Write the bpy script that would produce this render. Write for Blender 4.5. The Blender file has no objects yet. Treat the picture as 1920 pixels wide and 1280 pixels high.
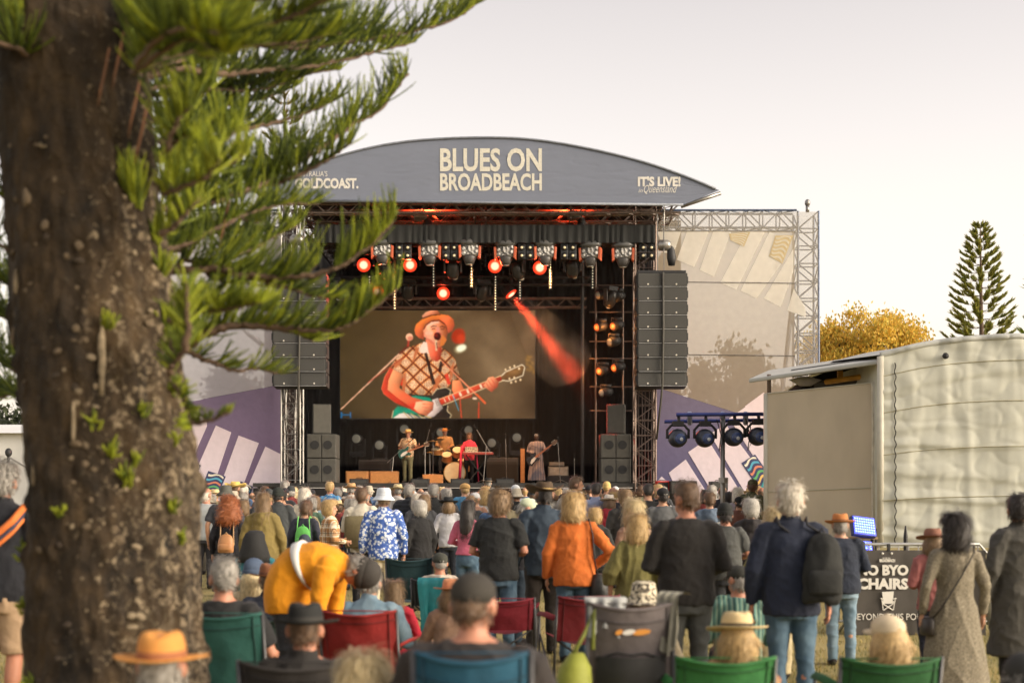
import bpy, bmesh, math, random
from math import sin, cos, pi, sqrt, atan2, radians, exp
from mathutils import Vector, Matrix, noise
import numpy as np

random.seed(11)
SC = bpy.context.scene
COL = SC.collection
# ------------------------------------------------------------------ camera, sky, sun, exposure
FPX, HOR, CX, CZ = 2400.0, 920.0, 960.0, 1.7      # focal length and horizon in photo pixels, eye height in metres
cam_d = bpy.data.cameras.new('camera')
cam = bpy.data.objects.new('camera', cam_d)
COL.objects.link(cam)
cam.location = (0, 0, CZ)
cam.rotation_euler = (pi / 2, 0, 0)
cam_d.sensor_width = 36.0
cam_d.lens = 36.0 * FPX / 1920.0
cam_d.shift_y = (HOR - 640.0) / 1920.0
cam_d.clip_start = 0.1
cam_d.clip_end = 2000
cam_d.dof.use_dof = True
cam_d.dof.focus_distance = 27.0
cam_d.dof.aperture_fstop = 1.6
SC.camera = cam

SUN_EL, SUN_AZ = 20.0, 112.0                       # degrees; azimuth clockwise from +Y (the view direction)
world = bpy.data.worlds.new("World")
SC.world = world
world.use_nodes = True
wn, wl = world.node_tree.nodes, world.node_tree.links
bg = wn['Background']
sky = wn.new('ShaderNodeTexSky')
sky.sky_type = 'NISHITA'
sky.sun_disc = False
sky.sun_elevation = radians(SUN_EL)
sky.sun_rotation = radians(SUN_AZ)
sky.air_density = 1.0
sky.dust_density = 5.0
sky.ozone_density = 1.0
hs = wn.new('ShaderNodeHueSaturation')
hs.inputs['Saturation'].default_value = 0.22
tint = wn.new('ShaderNodeMix')
tint.data_type = 'RGBA'
tint.blend_type = 'MULTIPLY'
tint.inputs[0].default_value = 1.0
tint.inputs[7].default_value = (1.0, 0.93, 0.86, 1)
wl.new(sky.outputs[0], hs.inputs['Color'])
wl.new(hs.outputs[0], tint.inputs[6])
veil = wn.new('ShaderNodeMix')                     # thin even cloud veil over the clear sky
veil.data_type = 'RGBA'
veil.inputs[0].default_value = 0.6
wtc = wn.new('ShaderNodeTexCoord')
wsp = wn.new('ShaderNodeSeparateXYZ')
wl.new(wtc.outputs['Generated'], wsp.inputs[0])
wrp = wn.new('ShaderNodeValToRGB')                 # haze: cream and brighter low down, mauve grey overhead, the same all round
for i_, (p_, c_) in enumerate(((0.0, (.84, .71, .57)), (.13, (.86, .77, .66)), (.26, (.62, .57, .545)), (.42, (.355, .322, .335)), (1.0, (.40, .365, .38)))):
    el_ = wrp.color_ramp.elements[i_] if i_ < 2 else wrp.color_ramp.elements.new(p_)
    el_.position = p_
    el_.color = (*c_, 1)
wl.new(wsp.outputs[2], wrp.inputs[0])
wsc = wn.new('ShaderNodeVectorMath')
wsc.operation = 'SCALE'
wsc.inputs[3].default_value = 4.6
wl.new(wrp.outputs[0], wsc.inputs[0])
wl.new(wsc.outputs[0], veil.inputs[7])
wl.new(tint.outputs[2], veil.inputs[6])
wl.new(veil.outputs[2], bg.inputs['Color'])
bg.inputs['Strength'].default_value = 0.14

sun_d = bpy.data.lights.new('sun', 'SUN')
sun = bpy.data.objects.new('sun', sun_d)
COL.objects.link(sun)
sun_d.energy = 1.5
sun_d.angle = radians(38)
sun_d.color = (1.0, 0.83, 0.60)
_sd = Vector((sin(radians(SUN_AZ)) * cos(radians(SUN_EL)), cos(radians(SUN_AZ)) * cos(radians(SUN_EL)), sin(radians(SUN_EL))))
sun.rotation_euler = _sd.to_track_quat('Z', 'Y').to_euler()

SC.render.engine = 'CYCLES'
SC.cycles.use_denoising = True
SC.cycles.max_bounces = 6
SC.cycles.transparent_max_bounces = 10
SC.cycles.volume_bounces = 0
SC.cycles.sample_clamp_indirect = 6
SC.cycles.caustics_reflective = False
SC.cycles.caustics_refractive = False
SC.view_settings.view_transform = 'Standard'
SC.view_settings.look = 'None'
SC.view_settings.gamma = 1.0
SC.view_settings.use_curve_mapping = False
SC.view_settings.exposure = 1.42


# ------------------------------------------------------------------ helpers
def W(px, py, Y):
    """the point at depth Y that the photo shows at pixel (px, py)"""
    return Vector(((px - CX) * Y / FPX, Y, CZ + (HOR - py) * Y / FPX))


def lin(c):
    """sRGB 0..255 -> linear"""
    return tuple(((v / 255) / 12.92 if v / 255 <= 0.04045 else ((v / 255 + 0.055) / 1.055) ** 2.4) for v in c)


_MATS = {}


def nodes_of(name):
    m = bpy.data.materials.new(name)
    m.use_nodes = True
    nt = m.node_tree
    return m, nt, nt.nodes, nt.links, nt.nodes['Principled BSDF']


def mat(name, col, rough=0.75, metal=0.0, var=0.18, vscale=7.0, bump=0.0, bscale=90.0, emit=0.0, sheen=0.0, trans=0.0, stretch=(1, 1, 1), detail=4.0):
    key = (name, tuple(col), rough, metal, emit, trans)
    if key in _MATS:
        return _MATS[key]
    m, nt, N, L, b = nodes_of(name)
    b.inputs['Roughness'].default_value = rough
    b.inputs['Metallic'].default_value = metal
    if sheen:
        b.inputs['Sheen Weight'].default_value = sheen
    c4 = (*col[:3], 1)
    if var > 0:
        tc = N.new('ShaderNodeTexCoord')
        mp = N.new('ShaderNodeMapping')
        mp.inputs['Scale'].default_value = stretch
        L.new(tc.outputs['Object'], mp.inputs[0])
        nz = N.new('ShaderNodeTexNoise')
        nz.inputs['Scale'].default_value = vscale
        nz.inputs['Detail'].default_value = detail
        L.new(mp.outputs[0], nz.inputs[0])
        rp = N.new('ShaderNodeValToRGB')
        rp.color_ramp.elements[0].position = 0.3
        rp.color_ramp.elements[1].position = 0.7
        rp.color_ramp.elements[0].color = (*[v * (1 - var) for v in col[:3]], 1)
        rp.color_ramp.elements[1].color = (*[min(v * (1 + var), 1) for v in col[:3]], 1)
        L.new(nz.outputs['Fac'], rp.inputs[0])
        L.new(rp.outputs[0], b.inputs['Base Color'])
        if bump:
            n2 = N.new('ShaderNodeTexNoise')
            n2.inputs['Scale'].default_value = bscale
            n2.inputs['Detail'].default_value = 3
            L.new(mp.outputs[0], n2.inputs[0])
            bp = N.new('ShaderNodeBump')
            bp.inputs['Strength'].default_value = bump
            bp.inputs['Distance'].default_value = 0.02
            L.new(n2.outputs['Fac'], bp.inputs['Height'])
            L.new(bp.outputs[0], b.inputs['Normal'])
    else:
        b.inputs['Base Color'].default_value = c4
    if emit:
        b.inputs['Emission Color'].default_value = c4
        b.inputs['Emission Strength'].default_value = emit
    if trans:
        tr = N.new('ShaderNodeBsdfTranslucent')
        mx = N.new('ShaderNodeMixShader')
        mx.inputs[0].default_value = trans
        src = b.inputs['Base Color'].links[0].from_socket if b.inputs['Base Color'].links else None
        if src:
            L.new(src, tr.inputs['Color'])
        else:
            tr.inputs['Color'].default_value = c4
        L.new(b.outputs[0], mx.inputs[1])
        L.new(tr.outputs[0], mx.inputs[2])
        L.new(mx.outputs[0], N['Material Output'].inputs['Surface'])
    _MATS[key] = m
    return m


class MB:
    """collects shapes for ONE mesh object; origin o is taken off world points"""

    def __init__(s, o=(0, 0, 0)):
        s.v, s.f, s.m, s.o = [], [], [], Vector(o)

    def add(s, vs, fs, m=0):
        n = len(s.v)
        s.v += [tuple(Vector(p) - s.o) for p in vs]
        s.f += [tuple(i + n for i in f) for f in fs]
        s.m += [m] * len(fs)

    def box(s, c, d, R=None, m=0):
        c = Vector(c)
        pts = []
        for z in (-.5, .5):
            for x, y in ((-.5, -.5), (.5, -.5), (.5, .5), (-.5, .5)):
                p = Vector((x * d[0], y * d[1], z * d[2]))
                pts.append(c + (R @ p if R else p))
        s.add(pts, [(3, 2, 1, 0), (4, 5, 6, 7), (0, 1, 5, 4), (1, 2, 6, 5), (2, 3, 7, 6), (3, 0, 4, 7)], m)

    def loft(s, rings, m=0, cap=True, closed=True):
        n = len(rings[0])
        vs = [p for r in rings for p in r]
        fs = []
        for i in range(len(rings) - 1):
            for j in range(n if closed else n - 1):
                a, b = i * n + j, i * n + (j + 1) % n
                fs.append((a, b, b + n, a + n))
        if cap and closed:
            fs.append(tuple(range(n - 1, -1, -1)))
            k = (len(rings) - 1) * n
            fs.append(tuple(range(k, k + n)))
        s.add(vs, fs, m)

    def tube(s, path, r, n=8, m=0, cap=True, flat=1.0):
        path = [Vector(p) for p in path]
        rs = r if hasattr(r, '__len__') else [r] * len(path)
        rings = []
        up = None
        for i, p in enumerate(path):
            t = (path[min(i + 1, len(path) - 1)] - path[max(i - 1, 0)])
            if t.length < 1e-9:
                t = Vector((0, 0, 1))
            t.normalize()
            if up is None:
                up = t.orthogonal().normalized() if abs(t.z) < .9 else Vector((0, 1, 0))
            u = (up - t * up.dot(t))
            u = u.normalized() if u.length > 1e-6 else t.orthogonal().normalized()
            w = t.cross(u)
            up = u
            rings.append([p + (u * cos(a) + w * sin(a) * flat) * rs[i] for a in (2 * pi * k / n for k in range(n))])
        s.loft(rings, m, cap)

    def ell(s, c, r, m=0, nu=14, nv=9, R=None):
        c = Vector(c)
        rings = []
        for i in range(nv + 1):
            th = pi * (i + .02 * (i == 0) - .02 * (i == nv)) / nv
            ring = []
            for j in range(nu):
                a = 2 * pi * j / nu
                p = Vector((r[0] * sin(th) * cos(a), r[1] * sin(th) * sin(a), -r[2] * cos(th)))
                ring.append(c + (R @ p if R else p))
            rings.append(ring)
        s.loft(rings, m)

    def rings(s, lst, n=24, m=0, cap=True):
        """lst: (z, rx, ry, xc, yc)"""
        s.loft([[Vector((t[3] + t[1] * cos(2 * pi * k / n), t[4] + t[2] * sin(2 * pi * k / n), t[0])) for k in range(n)] for t in lst], m, cap)

    def cyl(s, a, b, r, r2=None, n=12, m=0):
        s.tube([a, b], [r, r if r2 is None else r2], n, m)

    def prism(s, pts, ext, m=0):
        """planar polygon (world points) extruded by the vector ext"""
        n = len(pts)
        ext = Vector(ext)
        pts = [Vector(p) for p in pts]
        s.add(pts + [p + ext for p in pts], [tuple(range(n - 1, -1, -1)), tuple(range(n, 2 * n))] + [(i, (i + 1) % n, (i + 1) % n + n, i + n) for i in range(n)], m)

    def mesh(s, name):
        me = bpy.data.meshes.new(name)
        me.from_pydata(s.v, [], s.f)
        if any(s.m):
            me.polygons.foreach_set('material_index', s.m)
        return me

    def build(s, name, mats, parent=None, smooth=False, bevel=0.0, loc=None):
        me = s.mesh(name)
        for mm in (mats if isinstance(mats, (list, tuple)) else [mats]):
            me.materials.append(mm)
        if smooth:
            me.polygons.foreach_set('use_smooth', [True] * len(me.polygons))
        o = bpy.data.objects.new(name, me)
        COL.objects.link(o)
        if parent is not None:
            o.parent = parent
        if loc is not None:
            o.location = loc
        elif parent is None:
            o.location = s.o
        if bevel:
            md = o.modifiers.new('b', 'BEVEL')
            md.width = bevel
            md.segments = 2
            md.limit_method = 'ANGLE'
        return o


def tag(o, label=None, cat=None, group=None, kind=None):
    if label: o['label'] = label
    if cat: o['category'] = cat
    if group: o['group'] = group
    if kind: o['kind'] = kind
    return o


def thing(name, label, cat, loc=(0, 0, 0), rz=0.0, group=None, scale=1.0):
    o = bpy.data.objects.new(name, None)
    o.empty_display_size = .2
    COL.objects.link(o)
    o.location = loc
    o.rotation_euler = (0, 0, rz)
    o.scale = (scale,) * 3
    return tag(o, label, cat, group)


def kids(o):
    return [c for c in COL.objects if c.parent is o]


def dup(o, loc=None, rz=None, label=None, parent=None, chmap=None):
    if chmap is None:
        chmap = {}
        for c in COL.objects:
            if c.parent:
                chmap.setdefault(c.parent.name, []).append(c)
    r = o.copy()
    COL.objects.link(r)
    if parent: r.parent = parent
    if loc is not None: r.location = loc
    if rz is not None: r.rotation_euler = (0, 0, rz)
    if label: r['label'] = label
    for c in chmap.get(o.name, []):
        dup(c, parent=r, chmap=chmap)
    return r


def link_copy(o, loc, parent=None, rot=None, scale=None):
    c = o.copy()
    COL.objects.link(c)
    if parent is not None: c.parent = parent
    c.location = loc
    if rot is not None: c.rotation_euler = rot
    if scale is not None: c.scale = scale
    return c


def wobble(t, seed):
    return noise.noise(Vector((t, seed * 7.31, 2.7)))


def grow(path, steps):
    """Catmull-Rom through path points"""
    P = [Vector(p) for p in path]
    P = [P[0] * 2 - P[1]] + P + [P[-1] * 2 - P[-2]]
    out = []
    for i in range(1, len(P) - 2):
        for k in range(steps):
            t = k / steps
            a, b, c, d = P[i - 1:i + 3]
            out.append(.5 * ((2 * b) + (c - a) * t + (2 * a - 5 * b + 4 * c - d) * t * t + (3 * b - a - 3 * c + d) * t ** 3))
    out.append(P[-2])
    return out


def lettering(body, px0, py0, px1, py1, Y, mt, parent, o, depth=.012, bold=.02, shear=0.0, name='lettering', dy=0.0, surf=None):
    """flat printed words, fitted to a rectangle of the surface at depth Y"""
    cu = bpy.data.curves.new('txt', 'FONT')
    cu.body = body
    cu.size = 1
    cu.offset = bold
    cu.shear = shear
    cu.resolution_u = 3
    cu.extrude = .001
    ob = bpy.data.objects.new('txt', cu)
    COL.objects.link(ob)
    dg = bpy.context.evaluated_depsgraph_get()
    me = bpy.data.meshes.new_from_object(ob.evaluated_get(dg))
    bpy.data.objects.remove(ob)
    n = len(me.vertices)
    co = np.zeros(n * 3)
    me.vertices.foreach_get('co', co)
    co = co.reshape(-1, 3)
    lo, hi = co.min(0), co.max(0)
    u = (co[:, 0] - lo[0]) / (hi[0] - lo[0])
    v = (co[:, 1] - lo[1]) / (hi[1] - lo[1])
    w = (co[:, 2] - lo[2]) / max(hi[2] - lo[2], 1e-6)
    a, b = W(px0, py1, Y), W(px1, py0, Y)
    xs_, zs_ = a.x + (b.x - a.x) * u, a.z + (b.z - a.z) * v
    yy = np.array([surf(x_, z_) for x_, z_ in zip(xs_, zs_)]) if surf else np.full(n, Y)
    out = np.stack([xs_ - o[0], yy - o[1] + dy - depth * w, zs_ - o[2]], 1)
    me.vertices.foreach_set('co', out.astype(np.float32).ravel())
    me.update()
    me.materials.clear()
    me.materials.append(mt)
    me.name = name
    t = bpy.data.objects.new(name, me)
    COL.objects.link(t)
    t.parent = parent
    return t
# ------------------------------------------------------------------ ground
def grass_mat():
    m, nt, N, L, b = nodes_of('grass_ground')
    tc = N.new('ShaderNodeTexCoord')
    n1 = N.new('ShaderNodeTexNoise'); n1.inputs['Scale'].default_value = .9; n1.inputs['Detail'].default_value = 8
    n2 = N.new('ShaderNodeTexNoise'); n2.inputs['Scale'].default_value = 30; n2.inputs['Detail'].default_value = 6
    L.new(tc.outputs['Object'], n1.inputs[0]); L.new(tc.outputs['Object'], n2.inputs[0])
    mx = N.new('ShaderNodeMath'); mx.operation = 'ADD'
    L.new(n1.outputs[0], mx.inputs[0]); L.new(n2.outputs[0], mx.inputs[1])
    rp = N.new('ShaderNodeValToRGB')
    e = rp.color_ramp.elements
    e[0].position = .7; e[0].color = (.10, .105, .03, 1)
    e[1].position = 1.3; e[1].color = (.30, .24, .09, 1)
    L.new(mx.outputs[0], rp.inputs[0]); L.new(rp.outputs[0], b.inputs['Base Color'])
    b.inputs['Roughness'].default_value = .95
    bp = N.new('ShaderNodeBump'); bp.inputs['Strength'].default_value = .6; bp.inputs['Distance'].default_value = .04
    L.new(n2.outputs[0], bp.inputs['Height']); L.new(bp.outputs[0], b.inputs['Normal'])
    return m


g = MB()
g.add([(-900, -60, 0), (900, -60, 0), (900, 1500, 0), (-900, 1500, 0)], [(0, 1, 2, 3)])
tag(g.build('ground', grass_mat()), kind='structure')

BLACKC = mat('black_cloth', (.012, .011, .011), .95, var=.3, vscale=2, bump=.15, bscale=14, stretch=(3, 3, .3))
DARK = mat('dark_paint', (.016, .016, .017), .6, var=.2)
STEEL = mat('steel', (.30, .29, .27), .42, .85, var=.2, vscale=3)
RUSTY = mat('dark_steel', (.16, .12, .10), .5, .7, var=.3, vscale=3)
BLUEST = mat('blue_steel', (.10, .13, .20), .5, .5, var=.2)
GRILLE = mat('speaker_grille', (.052, .051, .046), .75, var=.12, vscale=40, bump=.2, bscale=400)
CABINET = mat('speaker_cabinet', (.030, .029, .027), .7, var=.15)
WHITEM = mat('white_print', (.62, .60, .55), .8, var=.06, vscale=30)
CREAMM = mat('cream_print', (.58, .56, .48), .8, var=.10, vscale=20)


def gradmat(name, stops, axis=2, rough=.85, trans=0.0, alpha=1.0, var=.05, bump=.12, bscale=5):
    """printed colour gradient along one object axis: stops = (coordinate, colour)"""
    m, nt, N, L, b = nodes_of(name)
    tc = N.new('ShaderNodeTexCoord'); sp = N.new('ShaderNodeSeparateXYZ')
    L.new(tc.outputs['Object'], sp.inputs[0])
    mr = N.new('ShaderNodeMapRange')
    mr.inputs['From Min'].default_value = stops[0][0]; mr.inputs['From Max'].default_value = stops[-1][0]
    L.new(sp.outputs[axis], mr.inputs['Value'])
    rp = N.new('ShaderNodeValToRGB')
    e = rp.color_ramp.elements
    stops = [(p_ - CZ, c_) for p_, c_ in stops]      # given as heights above ground; the panels' origin is at eye height
    a0, a1 = stops[0][0], stops[-1][0]
    mr.inputs['From Min'].default_value = a0; mr.inputs['From Max'].default_value = a1
    for i, (p, c) in enumerate(stops):
        q = (p - a0) / (a1 - a0)
        el = e[0] if i == 0 else (e[1] if i == len(stops) - 1 else e.new(q))
        el.position = q; el.color = (*c, 1)
    L.new(mr.outputs[0], rp.inputs[0])
    nz = N.new('ShaderNodeTexNoise'); nz.inputs['Scale'].default_value = bscale; nz.inputs['Detail'].default_value = 5
    L.new(tc.outputs['Object'], nz.inputs[0])
    hv = N.new('ShaderNodeHueSaturation')
    vr = N.new('ShaderNodeMapRange'); vr.inputs['To Min'].default_value = 1 - var * 2; vr.inputs['To Max'].default_value = 1 + var * 2
    L.new(nz.outputs[0], vr.inputs['Value']); L.new(vr.outputs[0], hv.inputs['Value']); L.new(rp.outputs[0], hv.inputs['Color'])
    L.new(hv.outputs[0], b.inputs['Base Color'])
    b.inputs['Roughness'].default_value = rough; b.inputs['Specular IOR Level'].default_value = .12
    bp = N.new('ShaderNodeBump'); bp.inputs['Strength'].default_value = bump; bp.inputs['Distance'].default_value = .1
    L.new(nz.outputs[0], bp.inputs['Height']); L.new(bp.outputs[0], b.inputs['Normal'])
    out = b.outputs[0]
    if trans:
        tr = N.new('ShaderNodeBsdfTranslucent'); mx = N.new('ShaderNodeMixShader'); mx.inputs[0].default_value = trans
        L.new(hv.outputs[0], tr.inputs['Color']); L.new(out, mx.inputs[1]); L.new(tr.outputs[0], mx.inputs[2]); out = mx.outputs[0]
    if alpha < 1:
        tp = N.new('ShaderNodeBsdfTransparent'); m2 = N.new('ShaderNodeMixShader'); m2.inputs[0].default_value = alpha
        L.new(tp.outputs[0], m2.inputs[1]); L.new(out, m2.inputs[2]); out = m2.outputs[0]
    L.new(out, N['Material Output'].inputs['Surface'])
    return m


# ------------------------------------------------------------------ lattice trusses
def truss(parent, a, b, w, npan, mt, o, e1, e2, rc=.028, rb=.013, pieces=True, depth=None):
    a, b, o = Vector(a), Vector(b), Vector(o)
    e1, e2 = Vector(e1).normalized() * w / 2, Vector(e2).normalized() * (depth or w) / 2
    for s1, s2 in ((-1, -1), (1, -1), (1, 1), (-1, 1)):
        c = MB(o)
        c.tube([a + e1 * s1 + e2 * s2, b + e1 * s1 + e2 * s2], rc, 6)
        c.build('chord', mt, parent)
    d = (b - a) / npan
    units = []
    for s in (1, -1):                                   # two mirrored diagonals, front/back pair and side pair
        u = MB(); u.tube([-e1 * s, d + e1 * s], rb, 5); u.tube([-e1, e1], rb, 5)
        v = MB(); v.tube([-e2 * s, d + e2 * s], rb, 5); v.tube([-e2, e2], rb, 5)
        units.append((u, v))
    if pieces:
        obs = [(u.build('brace', mt, parent), v.build('brace', mt, parent)) for u, v in units]
        used = set()
        for i in range(npan):
            p = a + d * i - o
            k = i % 2
            for j, loc in ((0, p - e2), (0, p + e2), (1, p - e1), (1, p + e1)):
                if (k, j) not in used:
                    used.add((k, j)); obs[k][j].location = loc
                else:
                    link_copy(obs[k][j], loc, parent)
    else:
        m = MB(o)
        for i in range(npan):
            p = a + d * i
            s = 1 if i % 2 else -1
            for q in (-e2, e2):
                m.tube([p + q - e1 * s, p + q + d + e1 * s], rb, 4)
            for q in (-e1, e1):
                m.tube([p + q - e2 * s, p + q + d + e2 * s], rb, 4)
        tag(m.build('bracing', mt, parent), kind='stuff')


X3, Y3, Z3 = (1, 0, 0), (0, 1, 0), (0, 0, 1)
DECK = 1.95
# ------------------------------------------------------------------ stage deck
dk = thing('stage_deck', 'black raised stage deck that the band stands on', 'stage', (-1.6, 40, 0))
m = MB(dk.location)
m.box((-1.3, 44.75, DECK - .06), (13.6, 9.5, .12))
m.build('deck_floor', mat('deck', (.03, .028, .026), .7, var=.3, vscale=3), dk)
for i in range(9):
    m = MB(dk.location)
    x0 = -8.1 + i * 1.511
    m.box((x0 + .755, 40.03, .9), (1.49, .05, 1.78))
    m.build('skirt_panel', BLACKC, dk)
m = MB(dk.location)
for i in range(10):
    m = MB(dk.location); m.cyl((-8.0 + i * 1.5, 40.4, 0), (-8.0 + i * 1.5, 40.4, DECK - .1), .04); m.build('leg', STEEL, dk)

# ------------------------------------------------------------------ black drapes round the stage
bd = thing('stage_backdrop', 'black drapes hanging behind and beside the stage', 'drape', (-1.5, 49, DECK))


def drape(mb, p0, p1, z0, z1, npl, amp, nz=4):
    p0, p1 = Vector(p0), Vector(p1)
    nrm = (p1 - p0).cross(Vector((0, 0, 1))).normalized()
    n = npl * 6
    rings = []
    for j in range(nz + 1):
        r = []
        for i in range(n + 1):
            t = i / n
            a = amp * (.5 + .5 * j / nz) * sin(2 * pi * t * npl + 2.2 * sin(t * 37) + 5 * wobble(t * 14, 3) + 2.5 * wobble(t * 41, 8)) * (.35 + 1.3 * abs(wobble(t * 23, 5)))
            p = p0.lerp(p1, t) + nrm * a
            r.append(Vector((p.x, p.y, z1 + (z0 - z1) * j / nz)))
        rings.append(r)
    mb.loft(rings, cap=False, closed=False)


m = MB(bd.location); drape(m, (-8.2, 49.2, 0), (5.6, 49.2, 0), DECK + .02, 11.4, 50, .07); m.build('back_drape', BLACKC, bd, True)
m = MB(bd.location); drape(m, (-8.2, 42.5, 0), (-8.2, 49.2, 0), DECK + .02, 10.6, 24, .07); m.build('side_drape', BLACKC, bd, True)
m = MB(bd.location); drape(m, (5.6, 49.2, 0), (5.6, 42.5, 0), DECK + .02, 10.6, 24, .07); m.build('side_drape', BLACKC, bd, True)

# ------------------------------------------------------------------ roof with the printed fascia
RY = 39.0
rf = thing('stage_roof', 'curved grey blue stage roof with printed festival name across its front', 'stage roof', W(915, 380, RY))
TOP = grow([W(x, y, RY) for x, y in ((478, 357), (560, 318), (640, 291), (720, 272), (800, 262), (905, 258), (1000, 262), (1100, 278), (1200, 302), (1280, 329), (1349, 357))], 10)


def top_z(x):
    for p, q in zip(TOP, TOP[1:]):
        if p.x <= x <= q.x:
            return p.z + (q.z - p.z) * (x - p.x) / (q.x - p.x + 1e-9)
    return TOP[0].z if x < TOP[0].x else TOP[-1].z


BL, BR = W(548, 376, RY), W(1281, 384, RY)
TL, TR = TOP[0], TOP[-1]


def bot_z(x):
    if x < BL.x: return TL.z + (BL.z - TL.z) * (x - TL.x) / (BL.x - TL.x)
    if x > BR.x: return BR.z + (TR.z - BR.z) * (x - BR.x) / (TR.x - BR.x)
    return BL.z + (BR.z - BL.z) * (x - BL.x) / (BR.x - BL.x)


NU, NV = 300, 48


def fasc_q(x, z):
    f = lambda a, b, c: noise.noise(Vector((a, b, c)))
    ten = abs(f(x * .35 + 4, z * .4, 1))
    return f(x * .55, z * .8, 3) * .012 + f(x * 1.6 + z * 1.6, z * 7.5 - x * .9, 9) * .010 * ten + f(x * 3.2 - z * 2, z * 11 + x, 5) * .0045 * (.3 + ten) + (1 - abs(f(x * .5 + z * 1.1, z * 3.2 - x * .5, 12))) ** 22 * .007


m = MB(rf.location)
grid = []
for j in range(NV + 1):
    row = []
    for i in range(NU + 1):
        x = TL.x + (TR.x - TL.x) * i / NU
        v = j / NV
        z = bot_z(x) * (1 - v) + top_z(x) * v
        row.append(Vector((x, RY + fasc_q(x, z) * min(1, 6 * v, 6 * (1 - v)), z)))
    grid.append(row)
m.loft(grid[::-1], cap=False, closed=False)
FASC = mat('fascia_vinyl', (.165, .186, .240), .85, var=.025, vscale=1.6, bump=.10, bscale=9)
fa = m.build('fascia_banner', FASC, rf, True)
for body, x0, y0, x1, y1, bold, sh, mt in (
        ('BLUES ON', 825, 278, 1016, 322, .028, 0, CREAMM), ('BROADBEACH', 825, 325, 1016, 358, .03, 0, CREAMM),
        ("AUSTRALIA'S", 553, 321, 614, 331, .0, 0, WHITEM), ('GOLDCOAST.', 553, 334, 672, 354, .045, 0, WHITEM),
        ("IT'S LIVE!", 1196, 331, 1276, 350, .045, 0, WHITEM), ('in', 1197, 354, 1205, 361, .0, .3, WHITEM), ('Queensland', 1207, 347, 1270, 364, -.004, .45, WHITEM)):
    lettering(body, x0, y0, x1, y1, RY, mt, fa, rf.location, depth=.002, bold=bold, shear=sh, dy=-.009, surf=lambda x_, z_: RY + fasc_q(x_, z_))
# edge rope, right lower pole, roof skin going back
m = MB(rf.location)
m.tube([p + Vector((0, -.02, 0)) for p in TOP[::3]], .035, 6)
m.tube([BL, BR], .04, 6)
m.build('hem_pipe', mat('hem', (.2, .22, .26), .6), rf, True)
m = MB(rf.location); m.tube([BR + Vector((-.05, .1, -.03)), TR + Vector((.05, .1, -.06))], .06, 8); m.tube([BL + Vector((0, .1, 0)), TL + Vector((0, .1, 0))], .06, 8)
m.build('corner_pole', STEEL, rf, True)
m = MB(rf.location)
m.loft([[Vector((p.x, y, p.z - .03 - (y - RY) * .09)) for p in TOP[::4] if BL.x - .2 < p.x < BR.x + .2] for y in (RY + .05, 42, 45, 48, 50.5)], cap=False, closed=False)
m.loft([[Vector((p.x, y, p.z - .06 - (y - RY) * .09)) for p in TOP[::4] if BL.x - .2 < p.x < BR.x + .2] for y in (RY + .05, 42, 45, 48, 50.5)], cap=False, closed=False)
m.build('roof_skin', mat('roof_skin', (.05, .052, .06), .7), rf, True)
TRS = mat('roof_truss', (.20, .16, .14), .45, .7, var=.3)
for (yp, Y, w) in ((391, 39.6, .32), (407, 41.2, .36), (414, 44.0, .40)):
    truss(rf, W(548, yp, Y), W(1275, yp, Y), w, 34, TRS, rf.location, Y3, Z3, .035, .016, pieces=False)
for x in (-6.6, -4, -1, 2, 4.8):
    truss(rf, (x, 39.7, 10.35), (x, 49.5, 10.35), .35, 22, TRS, rf.location, X3, Z3, .03, .014, pieces=False)

# ------------------------------------------------------------------ towers that carry the roof
def tower(xp0, xp1, ytop, Y, label):
    a, b = W((xp0 + xp1) / 2, 920, Y), W((xp0 + xp1) / 2, ytop, Y)
    w = (xp1 - xp0) / FPX * Y - .05
    t = thing('stage_tower', label, 'truss tower', (a.x, Y, 0), group='lattice towers of the stage')
    truss(t, (a.x, Y, .12), (b.x, Y, b.z), w, int((b.z - .1) / .47), STEEL if xp0 < 700 else RUSTY, t.location, X3, Y3, .03, .014)
    m = MB(t.location); m.box((a.x, Y, .06), (w + .5, w + .5, .12)); m.build('base_plate', RUSTY, t)
    m = MB(t.location)
    for k in range(5):
        x = a.x + (k - 2) * w * .16
        m.tube([(x + wobble(z, k) * .05, Y - w * .3 + wobble(z, k + 9) * .05, z) for z in [.3 + q * .4 for q in range(int(b.z / .4) - 1)]], .02, 5)
    m.build('cable_bundle', mat('cable', (.05, .03, .025), .6), t, True)
    return t


tower(529, 567, 384, 40.2, 'left lattice tower of the stage beside the purple wing banner')
tower(1188, 1229, 392, 40.2, 'right lattice tower of the stage reddened by stage light')
tower(536, 556, 384, 42.5, 'dark lattice tower behind the left front tower')

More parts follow.
